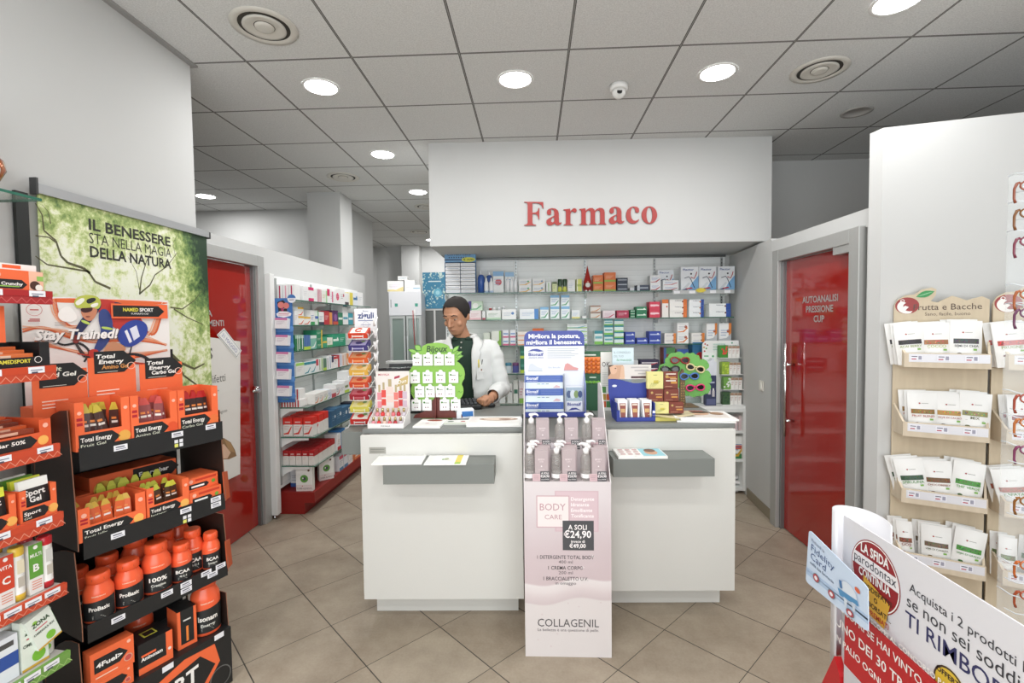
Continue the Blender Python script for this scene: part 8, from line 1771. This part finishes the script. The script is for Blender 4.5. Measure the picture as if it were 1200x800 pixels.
TRZ = (1.308, .965, .631, .310); TN = ('top', 'second', 'third', 'lowest')
ROWS = [[(.068, 'ACAI BERRY', '2f2a30', '8a9a5a', '5a2a30'), (.160, 'COCCO', '9a6a4a', 'a8b04a', '6a4a34'), (.262, 'SEMI DI CHIA', '4a4a4c', '3a3a3a', '3a3a38')],
        [(.115, 'FRUIT BLEND', '8a6a34', 'a8442c', '5a2f2a'), (.212, 'FAVE DI CACAO', 'b08a4a', '9a3a34', '4a3a34'), (.295, 'MIX', '8a8a5a', '6a6a4a', '6a6a44')],
        [(.098, 'SPIRULINA', '2f4a34', '4a8a44', '2a4a30'), (.185, 'CHOCOBERRY', '6a4a2a', '8a4a2a', '6a3a2a'), (.272, "THE' VERDE", '4a8a3a', '5a9a44', '3a5a2a')],
        [(.065, 'GOJI', '7a4a34', '8a4a3a', '9a4a3a'), (.175, 'SEMI DI CANAPA', '6a5a44', '5a5a3a', '7a6a44'), (.278, 'ERBA DI GRANO', '4a8a3a', '4a8a44', '3a6a34')]]
cols2 = [('PRUGNE', 'b04a4a'), ('MANDORLE', 'c0505a')]
for rk in range(2):
    side = ('left', 'right')[rk]
    for r_, row in enumerate(ROWS):
        z = TRZ[r_] + .0115
        for c, (x, ti, band, tc, art) in enumerate(row):
            if rk == 1 and c == 2: continue
            if rk == 1: ti, band = (('PRUGNE', 'b84a4a'), ('MIRTILLI', '8a3a4a'), ('PAPAYA', '9a4a34'), ('TROPICAL', '5a6a3a'))[r_] if c == 0 else (('GOJI', 'c05a5a'), ('MORE', '7a3a4a'), ('ALBICOCCA', 'b0603a'), ('MENTA', '4a7a4a'))[r_]
            w = .112 if not (r_ == 3 and c == 0) else .062; h = .205 + .01 * (c == 2) - .005 * (r_ == 3)
            roll = ((-.10, -.03, .02), (-.03, 0, .06), (-.20, -.08, .10), (-.08, .0, .13))[r_][c] + (.10 if rk and r_ == 3 else 0)
            pos = RR(x + rk * (UW + .006) - (0 if not rk else .01), -.078 + .004 * (c % 2) + .012 * (1 - c % 2) * 0, z)
            pouch(pos, RA, -.10, roll, w, h, band, tc, ti, art, 'front %s seed pouch, %s tray of %s rack, %s from left' % (ti.lower(), TN[r_], side, ORD[c]), 'seed pouches')
            for k in range(2):
                pouch(RR(x + rk * (UW + .006) - .012 - .014 * k, -.052 + .026 * k, z), RA, -.04, roll - .03 * k, w * .95, h + .006, band, tc, ti, art, '%s pouch behind front %s pouch, %s tray, %s rack' % (('second', 'third')[k], ti.lower(), TN[r_], side), 'seed pouches')

# ================================================================ acrylic reading-glasses stand at the right edge
ACR = mat('e8eef0', .05, 0, 'acrylic', alpha=.16)
AE = mat('dfe6ea', .1, 0, 'acrylic', alpha=.5)
gy_ = 1.68
xg = aty(1178, 400, gy_).x
t = thing('glasses_stand', 'clear acrylic stand with reading glasses at the right photo edge', 'display stand', (xg, gy_, .002))
MB().box(0, .34, 0, .005, .02, 2.02, ACR).build('acrylic_panel', t)
MB().box(-.02, .36, -.12, .14, 0, .018, AE).build('acrylic_base', t)
ys = [(211, 240), (243, 270), (276, 300), (338, 361), (360, 392), (460, 488), (488, 517), (520, 551), (580, 610), (655, 685), (690, 722)]
for a, b_ in ys:
    z = aty(1185, a, gy_).z; m = MB()
    m.tube([(-.006, -.002, z + .01), (-.012, -.03, z + .012), (-.006, -.05, z + .006), (.02, -.055, z), (.05, -.05, z + .006)], .0022, AE, n=6); m.build('acrylic_hook', t); m = MB()
    m.tube([(-.008, -.03, z - .05), (.0, -.06, z - .052), (.04, -.065, z - .055), (.08, -.05, z - .05)], .002, AE, n=6)
    m.build('acrylic_hook', t)
gc = ['8a4a34', '7a4f2a', '7a3a4a', 'a05a34', '6a3f5a', '9a4a3a', 'b06a3a', '7a3a5a', '8a5a2a', 'b8602a', 'a04a2a']
cn = ['brown', 'amber', 'plum', 'copper', 'purple', 'brick red', 'ochre', 'violet', 'olive brown', 'orange', 'rust']
for i, (a, b_) in enumerate(ys):
    p = aty(1194, a, gy_ - .055); t = thing('reading_glasses', '%s framed folded reading glasses, %s from top on the acrylic stand' % (cn[i], ORD[i]), 'glasses', (p.x, p.y, p.z), -.25, 'reading glasses on the acrylic stand'); t.scale = (.85,) * 3
    fm = mat(gc[i], .25); lm = mat('c9d4d4', .05, 0, 'lens', alpha=.3)
    m = MB()
    for s_ in (0, 1):
        cx_ = .030 + s_ * .058
        m.tube([(cx_ + .025 * cos(q), 0, -.022 + .018 * sin(q)) for q in [2 * pi * k / 18 for k in range(18)]], .0032, fm, n=6, closed=True)
    m.tube([(.054, 0, -.014), (.059, -.003, -.012), (.064, 0, -.014)], .003, fm, n=6)
    m.build('frame', t)
    for s_ in (0, 1): cx_ = .030 + s_ * .058; MB().slab([(cx_ + .0225 * cos(q), -.022 + .0155 * sin(q)) for q in [2 * pi * k / 16 for k in range(16)]], -.001, .001, lm).build('lens', t)
    m = MB(); m.tube([(.004, .0, -.010), (-.004, .002, -.012), (-.006, .012, -.030), (-.004, .016, -.066), (.002, .018, -.082)], [.005, .0055, .0045, .004, .005], fm, n=7); m.build('temple', t); m = MB(); m.tube([(.112, .004, -.012), (.114, .012, -.03), (.112, .016, -.08)], .0035, fm, n=6); m.build('temple', t)

# ================================================================ toothpaste dump bin with sloping board, lower right
XB = .86
def BP(px, py, x=XB): p = atx(px, py, x); return (-p.y, p.z)          # board coordinates: right is towards the viewer
FB = Matrix.Translation((XB, 0, 0)) @ Matrix.Rotation(-pi / 2, 4, 'Z')
t = thing('dump_bin', 'red bin stand with white toothpaste offer board at lower right corner', 'display')
RDb = mat('b5161c', .4, 0, 'card'); WB = mat('d6d6da', .45)
y0, y1 = 1.345, .55
MB(FB).slab([(-y0, .58), (-y1, .58), (-y1, 1.004), (-y0, 1.004)], 0, .004, WB).build('offer_board', t)
# rolled card loop at the far end
m = MB(); n = 14
pts = [(XB + .001, y0 - .06), (XB - .014, y0 + .0), (XB + .0, y0 + .045), (XB + .035, y0 + .06), (XB + .075, y0 + .03), (XB + .085, y0 - .03), (XB + .07, y0 - .08)]
cp = []
for i in range(len(pts) - 1):
    for k in range(4):
        a = pts[max(0, i - 1)], pts[i], pts[i + 1], pts[min(len(pts) - 1, i + 2)]; u = k / 4
        cp.append(tuple(.5 * ((2 * a[1][j]) + (-a[0][j] + a[2][j]) * u + (2 * a[0][j] - 5 * a[1][j] + 4 * a[2][j] - a[3][j]) * u * u + (-a[0][j] + 3 * a[1][j] - 3 * a[2][j] + a[3][j]) * u ** 3) for j in (0, 1)))
cp.append(pts[-1]); cp = [p for p in cp if not (p[1] < y0 - .001 and p[0] < XB + .02)]
vs = []
for x, y in cp: vs += [(x, y, .56), (x, y, 1.008)]
m.add(vs, [(2 * i, 2 * i + 2, 2 * i + 3, 2 * i + 1) for i in range(len(cp) - 1)], WB, True)
o = m.build('rolled_card', t); so = o.modifiers.new('t', 'SOLIDIFY'); so.thickness = .003
m = MB(FB); y = -.0008; N8 = mat('2a2c5a', .5); TXD = mat('33343a', .5)
# round badge
cx_, cz_ = BP(1025, 675); R_ = .086
m.disc(cx_, cz_, R_ * 1.0, mat('8f1c20', .5), y, 40, R_ * 1.0); m.ring(cx_, cz_, R_ * .97, .003, WT, y - .0004, 40)
W_b = [( -.93, .10), (.93, .10), (.90, .42), (-.90, .42)]
m.poly([(cx_ + a * R_ * .97, cz_ + b_ * R_) for a, b_ in [(-.985, .02), (.985, .02), (.90, .40), (-.90, .40)]], mat('e6e2e2', .5), y - .0006)
m.text('LA SFIDA', cx_, cz_ + R_ * .50, .034, WT, y - .0010, bold=.03, fit=R_ * 1.15); m.text('parodontax', cx_, cz_ + R_ * .12, .034, mat('3a3a44', .5), y - .0012, fit=R_ * 1.72); m.text('CONTINUA', cx_, cz_ - R_ * .24, .030, WT, y - .0010, bold=.03, fit=R_ * 1.3)
# yellow label
q = [BP(1005, 675), BP(1044, 711), BP(1036, 737), BP(1003, 706)]
q = [BP(1013, 673), BP(1044, 710), BP(1037, 737), BP(1012, 712)]
m.poly(q, mat('d8a838', .5), y - .0016); qc = (sum(a[0] for a in q) / 4, sum(a[1] for a in q) / 4)
for i, s_ in enumerate(('SODDISFATTI', 'O', 'RIMBORSATI...', 'O PREMIATI')): m.text(s_, qc[0] + .004, qc[1] + .024 - i * .020, .018, mat('3a2c1a' if i < 3 else 'b03a2a', .5), y - .0022, bold=.02, fit=(.105, .012, .105, .09)[i])
# offer text
for s_, px, py, sz, col, bd in (('Acquista i 2 prodotti Parodontax', 1066, 692, .029, TXD, 0), ('se non sei soddisfatto', 1063, 709, .040, TXD, 0), ('TI RIMBORSIAMO', 1061, 731, .050, N8, .005)):
    x, z = BP(px, py); m.text(s_, x, z, sz, col, y, al='L', bold=bd, res=3)
x, z = BP(1104, 792); m.disc(x + .02, z - .01, .04, mat('d8b838', .5), y, 24); m.ring(x + .02, z - .01, .04, .004, mat('3a2a22', .5), y - .0006, 24); m.text('OFFERTA', x + .02, z + .006, .016, mat('3a2a22', .5), y - .0006, bold=.03)
m.build('board_print', t)
# red strip and body under the board, slightly proud
XR = XB - .012
FR = Matrix.Translation((XR, 0, 0)) @ Matrix.Rotation(-pi / 2, 4, 'Z')
a = BP(979, 706, XR); zt = .778
m = MB(FR); m.slab([(-1.315, .60), (-.55, .60), (-.55, zt - .004), (-1.315, zt)], 0, .003, RDb)
m.slab([(-1.315, .50), (-.55, .50), (-.55, .5995), (-1.315, .5995)], -.0003, .003, mat('c4c4c8', .4))
for s_, px, py, sz in (('SCOPRI AL CONCORSO PARODONTAX', 1002, 713, .018), ('SCOPRI SE HAI VINTO', 986, 716, .028), ('UNO DEI 30 TROLLEY', 980, 731, .036), ('IN PALIO OGNI SETTIMANA', 979, 748, .026)):
    x, z = BP(px, py, XR); m.text(s_, x if s_ != 'SCOPRI AL CONCORSO PARODONTAX' else x + .06, z, sz, WT, -.0008, al='L', bold=.015)
m.build('red_strip', t)
MB().box(XB + .012, XB + .34, .58, 1.31, .46, .575, mat('b01a1e', .5)).build('bin_tray', t)
m = MB(); 
for (xa, ya) in ((XB + .02, 1.30), (XB + .33, 1.30), (XB + .02, .60), (XB + .33, .60)): m.box(xa - .012, xa + .012, ya - .012, ya + .012, 0, .459, RDb)
m.build('bin_leg', t)
m = MB(FB); m.slab([(-1.40, .0), (-1.32, .0), (-1.32, .56), (-1.345, .60), (-1.40, .48)], -.02, .33, RDb); m.slab([(-1.385, .05), (-1.37, .05), (-1.37, .40), (-1.385, .40)], -.0215, -.0202, mat('7a1014', .5)); m.build('red_end', t)
m = MB(FR)
# loyalty card
XC = .800
P4 = [BP(948, 620, XC), BP(1017, 688, XC), BP(1017.5, 741, XC), BP(944, 681, XC)]
FC = Matrix.Translation((XC, 0, 0)) @ Matrix.Rotation(-pi / 2, 4, 'Z'); m = MB(FC)
def cq(u, v):
    t0 = Vector(P4[0]).lerp(Vector(P4[1]), u); b0 = Vector(P4[3]).lerp(Vector(P4[2]), u); return tuple(t0.lerp(b0, v))
r_ = .06; out = []
for (cu, cv, a0_) in ((r_, r_, pi), (1 - r_, r_, 1.5 * pi), (1 - r_, 1 - r_, 0), (r_, 1 - r_, .5 * pi)):
    for k in range(5): a_ = a0_ + k * pi / 8; out.append(cq(cu + r_ * cos(a_), cv + r_ * 1.4 * sin(a_) * .7))
m.slab(out, 0, .002, mat('c4d6ea', .35))
def ctext(s_, u, v, sz, c, bd=0, fit=None):
    vs, fs, w = text2d(s_, bd); k = fit / w if fit else sz; m.add([(lambda p: (p[0], -.0010, p[1]))(cq(u + a_ * k, v - b_ * sz * 1.35)) for a_, b_ in vs], fs, mat(c, .5))
for (u0, u1, v0, v1, c) in ((.0, 1, .66, .84, 'a9c2de'), (.0, 1, .72, .76, '8fb0d4')): m.poly([cq(u0, v0 + .05), cq(u1, v0 - .02), cq(u1, v1 - .02), cq(u0, v1)], mat(c, .4), -.0006)
ctext('Richiedi la', .07, .16, .06, '5a6a84'); ctext('Fidelity', .07, .33, .135, '4a5f8a', 0, .42); ctext('Card', .07, .49, .135, '4a5f8a', 0, .28); ctext('nella tua farmacia', .07, .59, .06, '5a6a84', .01, .42)
def cdisc(u, v, r_, c, e): m.poly([cq(u + r_ * cos(q), v + r_ * 1.35 * sin(q)) for q in [2 * pi * k / 16 for k in range(16)]], mat(c, .4), -.001 - e)
cdisc(.72, .50, .15, 'b4c4d6', 0); cdisc(.73, .47, .12, 'd4dee8', .0004); m.poly([cq(.56, .58), cq(.86, .50), cq(.88, .60), (cq(.60, .70))], mat('4a8ab8', .4), -.0018); m.poly([cq(.66, .66), cq(.72, .66), cq(.71, .84), cq(.68, .84)], mat('c9d4e0', .4), -.0022); m.poly([cq(.78, .62), cq(.84, .60), cq(.83, .80), cq(.80, .80)], mat('c0ccda', .4), -.0022); m.poly([cq(.58, .40), cq(.62, .38), cq(.64, .52), cq(.60, .54)], mat('3f6fa0', .4), -.0022)
for u, v in ((.20, .80), (.47, .86), (.76, .93)): cdisc(u, v - .04, .062, '7a8088', .001); cdisc(u, v - .04, .050, 'b03a44', .0014); cdisc(u, v - .04, .028, 'e4e4e8', .0018)
cdisc(.86, .27, .04, 'd0603a', .001)
t2 = thing('loyalty_card_sign', 'pale blue Fidelity Card sign fixed before the toothpaste board', 'sign'); m.build('sign_card', t2)
a, b_ = BP(985, 690, XC), 0
MB().tube([(XC + .004, 1.27, .84), (XR - .002, 1.27, .76)], .004, mat('d0d0d4', .3)).build('sign_clip', t2)
